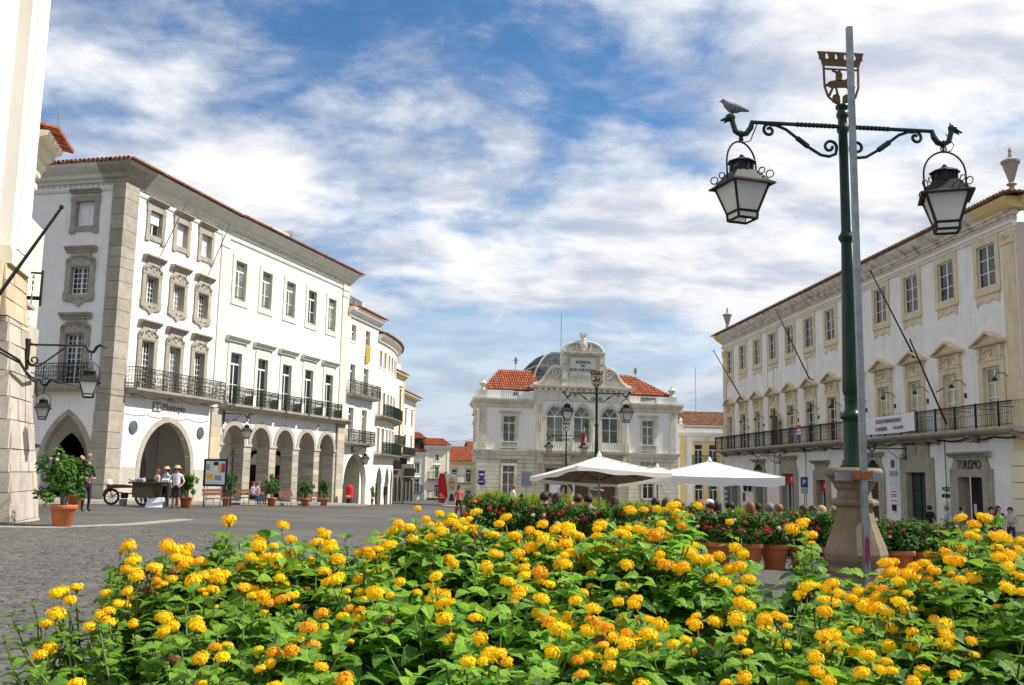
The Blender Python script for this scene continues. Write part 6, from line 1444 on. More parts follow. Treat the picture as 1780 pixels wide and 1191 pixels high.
# ================================================================ YELLOW LANTANA IN FRONT
HEADS = [(-57,198,110),(-75,193,105),(-69,177,102),(-69,181,101),(-67,177,101),(-61,169,103),(-63,180,106),(-66,201,104),(-62,182,105),(-60,177,104),(-66,200,103),(-58,183,103),(-59,190,102),(-56,175,101),(-55,177,101),(-49,165,102),(-52,179,101),(-79,174,98),(-76,165,99),(-76,173,99),(-73,164,98),(-65,142,99),(-71,152,96),(-68,166,99),(-61,154,99),(-59,146,99),(-65,167,97),(-61,144,97),(-65,138,94),(-66,143,94),(-54,125,93),(-57,162,96),(-51,147,98),(-51,151,96),(-49,141,97),(-52,159,96),(-48,154,96),(-38,129,97,1),(-44,183,106),(-42,188,107),(-41,213,107),(-38,193,106),(-38,202,107),(-46,198,109),(-48,188,104),(-45,182,104),(-43,180,104),(-43,182,102),(-41,176,101),(-49,188,101),(-50,183,102),(-47,187,101),(-41,187,101),(-39,190,101),(-38,188,103),(-43,160,101),(-45,175,99),(-43,179,99),(-41,179,99),(-37,162,99,1),(-31,180,101),(-29,164,102),(-26,174,99),(-24,164,99),(-22,160,101),(-21,156,101),(-30,196,104),(-29,201,104),(-24,179,106),(-26,203,106),(-23,189,106),(-22,194,110),(-20,195,109),(-18,207,108),(-21,222,112),(-14,196,112),(-15,208,109),(-13,188,109),(-17,209,109),(-12,200,110),(-20,181,100),(-16,174,99),(-12,165,100),(-12,196,103),(-9,154,100),(-12,163,103),(-29,154,98,1),(-27,134,99,1),(-28,128,97,1),(-31,132,96,1),(-27,137,96,1),(-23,123,96),(-18,113,96),(-9,218,110),(-7,204,112),(-8,215,108),(-4,210,107),(-2,199,110),(-3,196,108),(-3,188,105),(1,199,107),(2,189,105),(3,181,103),(3,177,102),(-1,191,102),(6,200,108),(7,201,110),(11,209,109),(12,193,109),(11,188,107),(10,201,104),(14,197,108),(16,193,106),(17,187,110),(19,202,110),(17,190,105),(10,174,106),(15,187,104,1),(25,205,109),(25,190,110),(24,201,108),(29,209,113),(33,217,113),(35,209,114),(38,221,114),(39,217,112),(29,186,110),(30,191,111),(33,202,108),(24,206,106),(28,180,106),(27,184,105),(33,184,104),(34,182,106),(35,180,105),(30,175,104),(37,182,105),(41,190,105),(43,185,107),(44,183,106),(42,185,103),(40,169,105),(38,172,102),(37,178,102),(38,161,102),(41,167,103),(13,170,100),(13,150,100),(13,142,99,1),(11,159,100),(20,171,101),(17,151,101),(20,156,100),(21,147,99),(24,155,97),(29,151,99),(18,156,97,1),(14,138,99,1),(17,140,98,1),(15,143,97),(19,145,96),(20,139,98),(36,152,101),(33,142,100),(39,149,99),(40,144,100),(40,148,97),(5,159,98),(6,143,99,1),(0,166,102),(2,172,100),(-5,152,98),(-4,146,96),(-5,128,96),(-3,123,97),(-1,128,97),(17,125,94),(9,125,97,1),(9,121,96,1),(61,202,111),(58,199,110),(61,196,109),(67,219,111),(54,163,103),(48,157,103),(56,178,101),(57,175,101),(59,175,100),(56,160,101),(56,170,99),(59,164,99),(55,152,101),(66,172,101,1),(66,177,101),(70,181,103),(70,181,105),(67,168,103),(70,171,104),(72,173,105),(72,169,106),(73,175,103),(74,172,105),(67,171,100),(59,148,102),(66,163,99),(60,146,98),(56,145,96),(69,159,98),(69,155,98),(64,145,99),(58,130,100),(63,143,97),(43,134,99),(45,136,99),(45,138,97),(47,134,97),(48,132,97),(52,140,95),(51,133,96),(46,122,97),(43,120,97),(38,127,94),(39,120,96),(102,213,111),(99,203,113),(90,190,110),(97,202,110),(92,196,106),(81,176,106),(88,196,106),(84,185,103),(80,177,102),(105,205,108),(92,184,110),(101,193,107),(107,203,108),(87,173,107),(92,179,107),(82,161,103),(86,164,102),(90,176,105),(29,121,96)]
def lantana_leaf(seed):
    rnd = random.Random(seed); mb = MB(); mb.vc = []; n = 9; L_ = 1.0; droop = rnd.uniform(.10, .35); fold = rnd.uniform(.10, .28); tw = rnd.uniform(-.25, .25)
    prof = [.08, .24, .34, .36, .34, .29, .21, .12, .0]; rows = []
    for i in range(n):
        t = i / (n - 1); x = t * L_; z = .10 * sin(t * pi) - droop * t * t; w = prof[i] * (1 + (.10 if i % 2 else -.04)); a = tw * t
        m_ = mb.p(x, 0, z)
        mb.vc.append((t, 0, 0))
        if i < n - 1: mb.vc += [(t, 1, 0), (t, -1, 0)]
        if i == n - 1: rows.append((m_, m_, m_))
        else: rows.append((mb.p(x + .02, w * cos(a), z + fold * w + w * sin(a) + .015 * (-1) ** i), m_, mb.p(x + .02, -w * cos(a), z + fold * w - w * sin(a) - .015 * (-1) ** i)))
    for (a, b, c), (d, e, f) in zip(rows, rows[1:]):
        if a == b: continue
        if d == e: mb.face(a, b, e); mb.face(b, c, e)
        else: mb.face(a, b, e, d); mb.face(b, c, f, e)
    return mb
LV = [lantana_leaf(s_) for s_ in range(5)]
def head_mesh(seed, matn):
    rnd = random.Random(seed); mb = MB(); n = 36; R_ = .0175
    for k in range(n):
        z = 1 - 1.25 * (k + .5) / n; a = k * 2.39996 + rnd.uniform(-.1, .1); rr = math.sqrt(max(0, 1 - z * z)); d = (Vector((rr * cos(a), rr * sin(a), z)) + Vector((rnd.gauss(0, .06), rnd.gauss(0, .06), rnd.gauss(0, .06)))).normalized()
        c = Vector((d.x * R_, d.y * R_, d.z * R_ * .62)) * rnd.uniform(.84, 1.18)
        if z < .35 and rnd.random() < .18: continue
        s_ = d.cross(Vector((.3, .2, 1))).normalized(); u = d.cross(s_); ps = .0058 * (1 if z < .75 else .72) * rnd.uniform(.9, 1.15); ph = rnd.uniform(0, 1.5)
        ce = mb.p(c + d * .0005)
        ring = []
        for q in range(8):
            an = ph + q * pi / 4; r_ = ps * (1.12 if q % 2 == 0 else .72); lift = .0016 if q % 2 == 0 else .0
            ring.append(mb.p(c + (s_ * cos(an) + u * sin(an)) * r_ + d * lift))
        for q in range(8): mb.face(ce, ring[q], ring[(q + 1) % 8])
    mb.k = 1; mb.ball((0, 0, -.001), R_ * .80, 10, 6, 1, 1, .6)
    mb.k = 2; mb.lathe([(.0015, -.02), (.004, -.012), (.008, -.008)], 6)
    return mb.mesh('flower_head', [matn, 'lantana_core' if matn == 'lantana_yellow' else matn, 'stem'])
HY = [head_mesh(s_, 'lantana_yellow') for s_ in range(5)]; HO = [head_mesh(9, 'lantana_orange'), head_mesh(10, 'lantana_orange')]
mat('lantana_leaf_single', (.145, .315, .018), (.055, .16, .012), 9, .46, .25, 160, spec=.35, rand=.5, trans=.40)
LVM = [m_.mesh('leaf', ['lantana_leaf_single']) for m_ in LV] + [m_.mesh('leaf', ['lantana_young']) for m_ in LV]; LV = LV + LV
for n_ in ('lantana_leaf', 'lantana_leaf_single', 'lantana_young'): add_veins(n_)
HS = head_mesh(12, 'spent')
def frame_from(d, up):
    d = d.normalized(); s_ = up.cross(d)
    if s_.length < 1e-4: s_ = Vector((1, 0, 0)).cross(d)
    s_.normalize(); n = d.cross(s_); return Matrix((d, s_, n)).transposed()
def build_lantana():
    rnd = random.Random(77)
    bases = [(-.66, 1.72), (-.42, 1.42), (-.28, 1.86), (-.02, 1.5), (.14, 1.9), (.36, 1.45), (.58, 1.82), (.78, 1.5), (1.02, 1.9)]
    labs = ['yellow lantana bush reaching lowest over the cobbles at the street side', 'yellow lantana bush in the front row nearest the cobbled street', 'yellow lantana bush in the back row below the arcade benches', 'yellow lantana bush in the middle of the front row', 'yellow lantana bush in the back row before the old bank', 'yellow lantana bush in the front row below the white parasols', 'yellow lantana bush in the back row below the lamp pedestal', 'yellow lantana bush in the front row on the lamp side', 'yellow lantana bush in the back row nearest the tourist office']
    T = []; leaves = []; shoots = []
    for b, lab in zip(bases, labs): fo_ = MB(); fo_.vc = []; T.append((thing('lantana_bush', lab, 'flowering bush', (b[0], b[1], .45), 0, 'yellow lantana bushes in the front bed'), MB(), fo_))
    for h in HEADS:
        P = Vector(h[:3]) / 100.0; shoots.append((P, len(h) == 4, True))
        for k in range(rnd.choice((1, 1, 2)) if P.x > -.40 * P.y and not (.19 < P.x / P.y < .345 and P.y > 1.6) else 0): shoots.append((P + Vector((rnd.gauss(0, .030), rnd.gauss(0, .05), -abs(rnd.gauss(.006, .02)))), rnd.random() < .1, True))
    for P, o_, f_ in list(shoots):
        for k in range(2): shoots.append((P + Vector((rnd.gauss(0, .035), rnd.gauss(0, .04), -rnd.uniform(.012, .05) - (.085 if .19 < P.x / P.y < .345 and P.y > 1.5 else 0))), False, False))
    def topz(x, y): return .955 + .13 * (y - 1.2) - .02 * sin(x * 9)
    n0 = len(shoots)
    while len(shoots) < n0 + 420:
        y = rnd.uniform(.98, 2.25); x = rnd.uniform(-.43 * y, .60 * y + .12)
        dl = x + .43 * y
        if dl < .25 and rnd.random() > dl * 4: continue
        z = topz(x, y) - .02 - abs(rnd.gauss(0, .11)) - .10 * math.exp(-((x - .55 * 1.0) / .12) ** 2)
        z -= max(0, .18 - dl) * .7 + (.13 if .19 < x / y < .345 and y > 1.45 else .085 if .2 < x / y < .46 and y > 1.5 else 0)
        shoots.append((Vector((x, y, z)), False, False))
    for P, orange, flower in shoots:
        bi = min(range(len(bases)), key=lambda i: (bases[i][0] - P.x) ** 2 + 1.2 * (bases[i][1] - P.y) ** 2)
        t, stems, fol = T[bi]; O = Vector((bases[bi][0], bases[bi][1], .45))
        B = Vector((bases[bi][0] + rnd.uniform(-.06, .06), bases[bi][1] + rnd.uniform(-.06, .06), .45))
        mid_ = B.lerp(P, .55) + Vector((rnd.uniform(-.03, .03), rnd.uniform(-.03, .03), .05)); mid_.z = min(mid_.z, P.z - .12)
        end = P - Vector((0, 0, .016)) if flower else P
        pts = [B, mid_, mid_.lerp(end, .5) + Vector((rnd.uniform(-.012, .012), rnd.uniform(-.012, .012), -.01)), end]
        stems.tube([q - O for q in pts], [.0045, .0030, .0022, .0013], 4, False)
        # opposite leaf pairs, each pair turned a right angle from the last
        n = rnd.randint(5, 8) if flower else rnd.randint(5, 7); az = rnd.uniform(0, pi)
        for k in range(n):
            s_ = .020 + k * rnd.uniform(.022, .030) if flower else .004 + k * rnd.uniform(.026, .034)
            ln = (pts[3] - pts[2]).length; d1 = (pts[3] - pts[2]).normalized()
            q = pts[3] - d1 * s_ if s_ < ln else pts[2] - (pts[2] - pts[1]).normalized() * (s_ - ln)
            size = min(.062, .026 + .010 * k + (.008 if not flower else 0)) * rnd.uniform(.8, 1.15) * (.62 if P.x < -.36 * P.y else 1)
            for side in (0, pi):
                a = az + side + k * pi / 2 + rnd.uniform(-.25, .25); el = rnd.uniform(-.15, .6) - .06 * k
                d = Vector((cos(a) * cos(el), sin(a) * cos(el), sin(el)))
                leaves.append((bi, q, d, size, rnd.randrange(5) + (5 if k < 2 and rnd.random() < .7 else 0)))
        if flower:
            tilt = Vector((rnd.uniform(-.5, .3), rnd.uniform(-.9, .1), 1)).normalized(); Rm = frame_from(Vector((tilt.z, 0, -tilt.x)), tilt)
            me = HO[rnd.randrange(2)] if orange else HY[rnd.randrange(5)]
            o = link('flower_head', me, t, P - O, 0, rnd.uniform(.46, .80) * min(1, .38 + .34 * P.y)); o.rotation_euler = tilt.to_track_quat('Z', 'Y').to_euler()
            if rnd.random() < .35:
                b = P + Vector((rnd.uniform(-.02, .02), rnd.uniform(-.01, .02), -rnd.uniform(.01, .04))); stems.tube([pts[2] - O, b - O], [.002, .001], 3, False); fb = link('flower_bud', HY[0], t, b - O, rnd.random() * 6, .38)
            if rnd.random() < .10:
                b = P + Vector((rnd.uniform(-.03, .03), rnd.uniform(-.03, .01), -rnd.uniform(.015, .05))); stems.tube([pts[2] - O, b - O], [.002, .001], 3, False); link('spent_head', HS, t, b - O, rnd.random() * 6, rnd.uniform(.4, .6))
    # dark filler leaves low inside the canopy
    for _ in range(2600):
        y = rnd.uniform(1.0, 2.3); x = rnd.uniform(-.40 * y, .62 * y + .1); z = topz(x, y) - rnd.uniform(.12, .38)
        bi = min(range(len(bases)), key=lambda i: (bases[i][0] - x) ** 2 + 1.2 * (bases[i][1] - y) ** 2); a = rnd.uniform(0, 6.28); el = rnd.uniform(-.5, .4)
        leaves.append((bi, Vector((x, y, z)), Vector((cos(a) * cos(el), sin(a) * cos(el), sin(el))), rnd.uniform(.045, .065), rnd.randrange(5)))
    rank = {}
    for i, (bi, q, d, size, v) in enumerate(leaves): rank.setdefault(bi, []).append((size / q.y * (1 if q.z > topz(q.x, q.y) - .16 else .3), i))
    single = set()
    for bi, ls in rank.items(): single |= {i for _, i in sorted(ls, reverse=True)[:150]}
    for i, (bi, q, d, size, v) in enumerate(leaves):
        t, stems, fol = T[bi]; O = Vector((bases[bi][0], bases[bi][1], .45)); Rm = frame_from(d, (Vector((0, 0, 1)) + Vector((rnd.gauss(0, .25), rnd.gauss(0, .25), 0))).normalized())
        if i in single:
            o = link('leaf', LVM[v], t, q - O, 0, size); o.rotation_euler = Rm.to_euler()
        else:
            M4 = Matrix.Translation(q - O) @ Rm.to_4x4() @ Matrix.Scale(size, 4); b0 = len(fol.v)
            fol.v += [(M4 @ Vector(p))[:] for p in LV[v].v]; fol.vc += LV[v].vc; fol.f += [tuple(k + b0 for k in f) for f in LV[v].f]; fol.mi += [int(v > 4)] * len(LV[v].f)
    for t, stems, fol in T: stuff(stems.obj('stems', 'stem', t)); stuff(fol.obj('foliage', ['lantana_leaf', 'lantana_young'], t))
build_lantana()
pl = thing('stone_planter', 'long stone planter holding the yellow lantana bushes', 'planter', (.15, 1.65, G(0, 1.6)))
mb = MB(); mb.box(-1.1, 1.5, -.75, -.67, -.05, .52); mb.box(-1.1, 1.5, .67, .75, -.05, .52); mb.box(-1.1, -1.02, -.67, .67, -.05, .52); mb.box(1.42, 1.5, -.67, .67, -.05, .52); mb.obj('box', 'granite', pl)
mb = MB(); mb.box(-1.02, 1.42, -.67, .67, .2, .47); mb.obj('soil', 'soil', pl)
# ================================================================ PEOPLE
mat('skin', (.50, .27, .18), (.46, .24, .16), 10, .6, rand=.12)
CLOTH = {}
def cloth_mat(rgb):
    k = 'cloth_%d_%d_%d' % tuple(int(c * 255) for c in rgb)
    if k not in MATS: mat(k, rgb, tuple(c * .82 for c in rgb), 9, .85, .15, 40)
    return k
for n_, c_ in (('black', (.012, .010, .009)), ('brown', (.06, .028, .014)), ('auburn', (.20, .055, .02)), ('blond', (.40, .28, .13)), ('grey', (.20, .18, .16)), ('ginger', (.22, .085, .03))): mat('hair_' + n_, c_, tuple(q * .7 for q in c_), 60, .6, .3, 200)
def person_mesh(key, seated=False, arms='down', stride=0.0, female=False, belly=0.0):
    k = .93 if female else 1.0
    J = {}; E = []
    def j(n, x, y, z, r): J[n] = (x, y, z, r)
    b = -.40 if seated else 0.0
    j('pelvis', 0, 0, .93 + b, .135); j('waist', 0, -.01 - belly * .3, 1.08 + b, .125 + belly); j('chest', 0, .0, 1.30 + b, .15 * k); j('upper', 0, .01, 1.42 + b, .12); j('neck', 0, .0, 1.50 + b, .056); j('skull', 0, -.015, 1.585 + b, .078); j('head', 0, -.01, 1.655 + b, .092); j('crown', 0, .005, 1.735 + b, .055); j('nose', 0, -.115, 1.625 + b, .014)
    E += [('pelvis', 'waist', 'S'), ('waist', 'chest', 'S'), ('chest', 'upper', 'S'), ('upper', 'neck', 'K'), ('neck', 'skull', 'K'), ('skull', 'head', 'K'), ('head', 'crown', 'K'), ('skull', 'nose', 'K')]
    for s_, nm in ((-1, 'l'), (1, 'r')):
        j('sh' + nm, s_ * .175 * k, .01, 1.40 + b, .062)
        if arms == 'down': el = (s_ * .235, .04, 1.13); wr = (s_ * .245, -.03, .89)
        elif arms == 'hips': el = (s_ * .30, .08, 1.14); wr = (s_ * .20, -.09, .98)
        elif arms == 'fold': el = (s_ * .25, .0, 1.13); wr = (s_ * .03, -.19, 1.12)
        elif arms == 'work': el = (s_ * .24, -.04, 1.13); wr = (s_ * .14, -.29, 1.05)
        else: el = (s_ * .23, -.05, 1.15); wr = (s_ * .12, -.27, 1.2 if s_ > 0 else 1.02)
        d = (Vector(wr) - Vector(el)).normalized(); hd = Vector(wr) + d * .075
        j('el' + nm, *el[:2], el[2] + b, .043); j('wr' + nm, *wr[:2], wr[2] + b, .029); j('ha' + nm, hd.x, hd.y, hd.z + b, .034)
        E += [('upper', 'sh' + nm, 'S'), ('sh' + nm, 'el' + nm, 'S'), ('el' + nm, 'wr' + nm, 'K'), ('wr' + nm, 'ha' + nm, 'K')]
        st = stride * s_
        if seated:
            j('hp' + nm, s_ * .095, -.03, .50, .092); j('kn' + nm, s_ * .13, -.45, .50, .068); j('an' + nm, s_ * .13, -.43, .09, .042); j('to' + nm, s_ * .14, -.58, .04, .036)
        else:
            j('hp' + nm, s_ * .09, 0, .87, .092); j('kn' + nm, s_ * .105, -.02 - st * .5, .49, .064); j('an' + nm, s_ * .11, .03 - st, .085, .042); j('to' + nm, s_ * .12, -.12 - st, .035, .036)
        E += [('pelvis', 'hp' + nm, 'T'), ('hp' + nm, 'kn' + nm, 'T'), ('kn' + nm, 'an' + nm, 'C'), ('an' + nm, 'to' + nm, 'B')]
    names = list(J); me = bpy.data.meshes.new('tmp'); me.from_pydata([J[n][:3] for n in names], [(names.index(a), names.index(c)) for a, c, _ in E], [])
    ob = bpy.data.objects.new('tmp', me); col.objects.link(ob); sm = ob.modifiers.new('s', 'SKIN'); sm.use_smooth_shade = True
    for i, n in enumerate(names):
        v = me.skin_vertices[0].data[i]; v.radius = (J[n][3],) * 2; v.use_root = (n == 'pelvis')
    ss = ob.modifiers.new('u', 'SUBSURF'); ss.levels = 1; ss.render_levels = 1
    return ob, J, E, b
PENDING = []
TEMPL = {}
for key, kw in (('stand', {}), ('stand_f', dict(female=True)), ('hips', dict(arms='hips', belly=.02)), ('walk', dict(stride=.14)), ('walk_f', dict(stride=.12, female=True)), ('work', dict(arms='work')), ('fold', dict(arms='fold')), ('sit', dict(seated=True, arms='work')), ('sit_f', dict(seated=True, arms='talk', female=True))):
    PENDING.append((key, person_mesh(key, **kw)))
bpy.context.view_layer.update(); dg = bpy.context.evaluated_depsgraph_get()
for key, (ob, J, E, b) in PENDING:
    ev = bpy.data.meshes.new_from_object(ob.evaluated_get(dg)); mb = MB()
    mb.v = [v.co[:] for v in ev.vertices]; seg = [(Vector(J[a][:3]), Vector(J[c][:3]), L_) for a, c, L_ in E]
    idx = {'K': 0, 'S': 1, 'T': 2, 'C': 3, 'B': 4}
    for i, v in enumerate(mb.v):                           # flatten the trunk front to back
        if .95 + b < v[2] < 1.46 + b and abs(v[0]) < .26 and v[1] > -.2: mb.v[i] = (v[0] * 1.08, v[1] * .8, v[2])
    for p in ev.polygons:
        c = p.center; best = None
        for a, d, L_ in seg:
            t = max(0, min(1, (c - a).dot(d - a) / max(1e-9, (d - a).length_squared))); q = (c - (a + (d - a) * t)).length
            if best is None or q < best[0]: best = (q, L_)
        lab = best[1]
        if lab == 'K' and c.z < 1.475 + b and abs(c.x) < .12 and c.z > 1.3 + b: lab = 'S'
        if lab == 'S' and c.z < .97 + b: lab = 'T'
        mb.f.append(tuple(p.vertices)); mb.mi.append(idx[lab])
    mb.k = 0                                                # five fingers on each hand, the thumb leaving the side of the palm
    for nm, s_ in (('l', -1), ('r', 1)):
        w_, h_ = Vector(J['wr' + nm][:3]), Vector(J['ha' + nm][:3]); d = (h_ - w_).normalized(); sd_ = d.cross(Vector((1, 0, 0)) if abs(d.x) < .8 else Vector((0, 0, 1))).normalized(); nn = d.cross(sd_)
        for f_ in range(4):
            o = h_ + sd_ * (.027 - .018 * f_) + d * .015; ln = (.062, .072, .067, .052)[f_]
            mb.tube([o, o + d * ln * .55 + nn * .006, o + d * ln * .9 + nn * .026], [.0095, .0085, .007], 5)
        o = w_ + d * .03 + sd_ * .026; mb.tube([o, o + sd_ * .028 + d * .028, o + sd_ * .03 + d * .062 + nn * .012], [.011, .010, .008], 5)
    hz_ = 1.655 + b                                          # ears
    for s_ in (-1, 1): mb.ball((s_ * .092, .01, hz_ - .02), .026, 6, 4, .5, 1, 1.3)
    TEMPL[key] = (mb, b); bpy.data.objects.remove(ob)
def hair_mesh(style):
    mb = MB(); n, m_ = 14, 10; R_ = (.108, .118, .112); ids = {}
    for i in range(m_ + 1):
        ph = pi * i / m_ * .70 if style != 'long' else pi * i / m_ * .74
        for k in range(n):
            a = 2 * pi * k / n; fr = -sin(a)                 # front where y<0
            ext = ph * (1.0 if fr < .35 else .55)
            r_ = 1.10 + .05 * sin(k * 5.3 + i * 3.1) + .045 * sin(k * 2.1 - i * 4.7)
            x = R_[0] * r_ * sin(ext) * cos(a); y = R_[1] * r_ * sin(ext) * sin(a); z = R_[2] * r_ * cos(ext)
            if style == 'long' and i > 6 and fr < .35: z -= (i - 6) * .055; y += .01
            ids[i, k] = mb.p(x, y, z)
    for i in range(m_):
        for k in range(n): mb.face(ids[i, k], ids[i, (k + 1) % n], ids[i + 1, (k + 1) % n], ids[i + 1, k])
    if style == 'bun': mb.ball((0, .12, .03), .05)
    return mb
HAIR = {k: hair_mesh(k) for k in ('short', 'long', 'bun')}
FACE = MB()
for s_ in (-1, 1): FACE.ball((s_ * .035, -.094, -.004), .011, 6, 4, 1.2, .5, .8); FACE.box(s_ * .035 - .02, s_ * .035 + .02, -.098, -.085, .018, .026)
FACE.k = 1; FACE.box(-.026, .026, -.094, -.08, -.062, -.052); FACE_ME = FACE.mesh('face', ['black_letter', 'magenta'])
mat('straw', (.62, .47, .22), (.52, .38, .17), 40, .8, .3, 90)
HATM = MB(); HATM.lathe([(.2, .0), (.2, .012), (.115, .02), (.11, .10), (.08, .125), (.01, .13)], 16)
CAPM = MB(); CAPM.lathe([(.112, -.01), (.11, .05), (.075, .1), (.01, .115)], 14); CAPM.prism([(-.09, -.005), (.09, -.005), (.09, .005), (-.09, .005)], -.2, -.08)
def person(label, pose, x, y, rz, shirt, trousers, hair='black', style='short', legs=None, shoes=(.03, .025, .02), h=1.72, hat=None, group=None, z=None):
    mb, b = TEMPL[pose]; zz = G(x, y) if z is None else z
    t = thing('person', label, 'person', (x, y, zz), rz, group, h / 1.76)
    me = cached(('body', pose), lambda: mb.mesh('body', ['skin'] * 5, True)); o = link('body', me, t)
    for i, mn in enumerate(('skin', cloth_mat(shirt), cloth_mat(trousers), 'skin' if legs == 'bare' else cloth_mat(trousers), cloth_mat(shoes))):
        o.material_slots[i].link = 'OBJECT'; o.material_slots[i].material = MATS[mn]
    hz_ = 1.655 + b
    ho = link('hair', cached(('hair', style, hair), lambda: HAIR[style].mesh('hair', ['hair_' + hair], True)), t, (0, .0, hz_))
    link('face', FACE_ME, t, (0, 0, hz_ - .02))
    if hat == 'straw': link('hat', cached('hat', lambda: HATM.mesh('hat', ['straw'], True)), t, (0, 0, hz_ + .05))
    elif hat == 'dark': link('hat', cached('hatd', lambda: HATM.mesh('hat', ['wood_dark'], True)), t, (0, 0, hz_ + .05))
    elif hat == 'cap': link('cap', cached('cap', lambda: CAPM.mesh('cap', ['cap_white'], True)), t, (0, 0, hz_ + .03))
    return t
mat('cap_white', (.72, .60, .62), None, rough=.8)
mat('blue_pale', (.22, .27, .36), (.30, .34, .40), 1.5, .5)
#, (.72, .60, .62), None, rough=.8)
person('man in white shirt, dark cropped trousers and straw hat standing on the cobbles', 'hips', -14.29, 41.5, rad(10), (.72, .68, .74), (.03, .028, .04), 'brown', legs='bare', h=1.78, hat='straw')
person('man in dark clothes and brown hat behind the oleander by the church', 'fold', -14.41, 33.0, rad(50), (.035, .03, .035), (.03, .025, .04), 'black', h=1.76, hat='dark')
person('small dark-haired seller in a purple-grey top behind the cart table', 'work', -16.35, 43.3, rad(-5), (.10, .085, .12), (.04, .035, .05), 'black', h=1.34)
person('red-haired woman in pale blouse bending over the cart table', 'work', -15.75, 43.2, rad(-45), (.70, .52, .44), (.05, .03, .03), 'auburn', 'long', h=1.66)
person('person in straw sun hat and pale turquoise top beside the cart table', 'fold', -15.42, 43.4, rad(-30), (.42, .66, .66), (.02, .018, .02), 'brown', 'short', h=1.74, hat='straw')
person('woman in lilac top and blue jeans seated at the end of a bench', 'sit_f', -14.38, 54.3, rad(75), (.42, .30, .48), (.04, .05, .13), 'auburn', 'long', h=1.66, z=G(-14.4, 54.3) + .05)
person('man in grey seated close beside the woman in blue jeans', 'sit', -14.25, 54.9, rad(75), (.35, .32, .30), (.06, .06, .09), 'grey', h=1.7, z=G(-14.4, 54.9) + .05)
person('woman in black top and red shorts seen from behind near the great door', 'stand_f', 18.44, 42.5, pi + .2, (.010, .010, .012), (.50, .02, .03), 'black', 'bun', legs='bare', h=1.68)
person('balding man in pale blue shirt and black trousers outside the tourist office', 'fold', 20.4, 45.2, rad(-120), (.44, .50, .62), (.012, .012, .016), 'grey', h=1.72)
person('man in blue checked shirt leaning at the tourist office doorway', 'stand', 21.5, 46.0, rad(60), (.20, .25, .38), (.03, .035, .06), 'black', h=1.74)
person('woman in bright green vest top walking below the yellow corner', 'walk_f', 20.19, 40.0, rad(10), (.14, .42, .05), (.05, .05, .07), 'brown', 'long', h=1.66)
person('young man in grey and white T-shirt at the yellow corner', 'fold', 21.0, 40.6, rad(-40), (.42, .43, .45), (.03, .03, .04), 'black', h=1.74)
person('person in dark clothes just behind the woman in the green vest', 'walk', 20.9, 42.0, rad(20), (.03, .03, .035), (.03, .03, .03), 'black', h=1.74)
person('dark-haired person with an arm raised behind the green vest group', 'stand', 21.5, 42.6, rad(-20), (.05, .04, .045), (.03, .03, .03), 'brown', h=1.8)
person('passer-by in coral red top on the street side of the terrace', 'walk_f', -2.6, 50.0, rad(30), (.55, .12, .10), (.03, .03, .04), 'brown', 'long', h=1.65)
person('waiter in white shirt beyond the lime grass planters', 'walk', .15, 44.0, rad(-70), (.70, .70, .72), (.02, .02, .02), 'auburn', h=1.74)
person('diner with black curly hair seated alone before the lime grasses', 'sit', -.4, 41.0, rad(90), (.05, .05, .06), (.03, .03, .03), 'black', h=1.76)
DN = [(0.83, 23.0, 'black', 'short', (.10, .02, .03), 180, 'broad dark-haired diner seen from behind above the pink blossoms', None),
      (1.16, 23.6, 'black', 'long', (.14, .02, .04), 150, 'dark long-haired diner in deep red beside the broad-headed one', None),
      (1.09, 25.4, 'black', 'short', (.03, .03, .03), 20, 'diner in black facing the viewer between two dark-haired diners', None),
      (1.70, 24.0, 'brown', 'short', (.04, .035, .03), 170, 'brown-haired diner directly under the big parasol pole', None),
      (1.98, 24.3, 'black', 'short', (.30, .28, .26), 200, 'dark-haired diner behind the orange flower near the parasol pole', None),
      (2.70, 24.8, 'brown', 'long', (.12, .03, .03), 160, 'long-haired diner in maroon between the two parasol poles', None),
      (3.77, 25.0, 'black', 'short', (.02, .02, .02), 190, 'diner in black at the inner edge of the big parasol', None),
      (3.92, 24.2, 'brown', 'long', (.05, .02, .02), 170, 'brown long-haired diner where the two parasols meet', None),
      (4.39, 25.3, 'black', 'short', (.05, .05, .06), 210, 'dark-haired diner leaning in where the parasols overlap', None),
      (4.44, 22.6, 'auburn', 'long', (.42, .22, .14), 160, 'auburn woman with bare shoulders beside the pink-capped diner', None),
      (4.84, 23.4, 'brown', 'short', (.70, .70, .72), 215, 'diner in white T-shirt and pale pink cap', 'cap'),
      (5.37, 25.0, 'black', 'long', (.02, .02, .02), 150, 'black-haired diner just behind the pink-capped one', None),
      (5.52, 24.2, 'black', 'short', (.06, .02, .02), 180, 'dark-haired diner in brown under the second parasol', None),
      (5.73, 23.0, 'ginger', 'long', (.16, .06, .03), 170, 'ginger long-haired diner under the second parasol', None),
      (6.26, 24.4, 'black', 'short', (.10, .10, .11), 190, 'black-haired diner between ginger and grey-haired diners', None),
      (6.23, 23.2, 'grey', 'short', (.20, .12, .10), 180, 'grey-haired diner under the second parasol', None),
      (6.76, 24.3, 'ginger', 'short', (.06, .04, .03), 150, 'short ginger-haired diner by the outer pole of the second parasol', None),
      (7.42, 24.4, 'brown', 'long', (.20, .26, .24), 200, 'brown-haired diner outside the parasol edge', None),
      (7.83, 25.0, 'black', 'short', (.04, .04, .04), 170, 'dark-haired diner next to the blonde diner', None),
      (7.35, 22.8, 'blond', 'long', (.40, .20, .12), 180, 'blonde diner with wavy hair near the lamp pedestal', None),
      (8.97, 25.5, 'black', 'long', (.03, .02, .02), 200, 'dark long-haired diner half hidden by the lamp pedestal', None)]
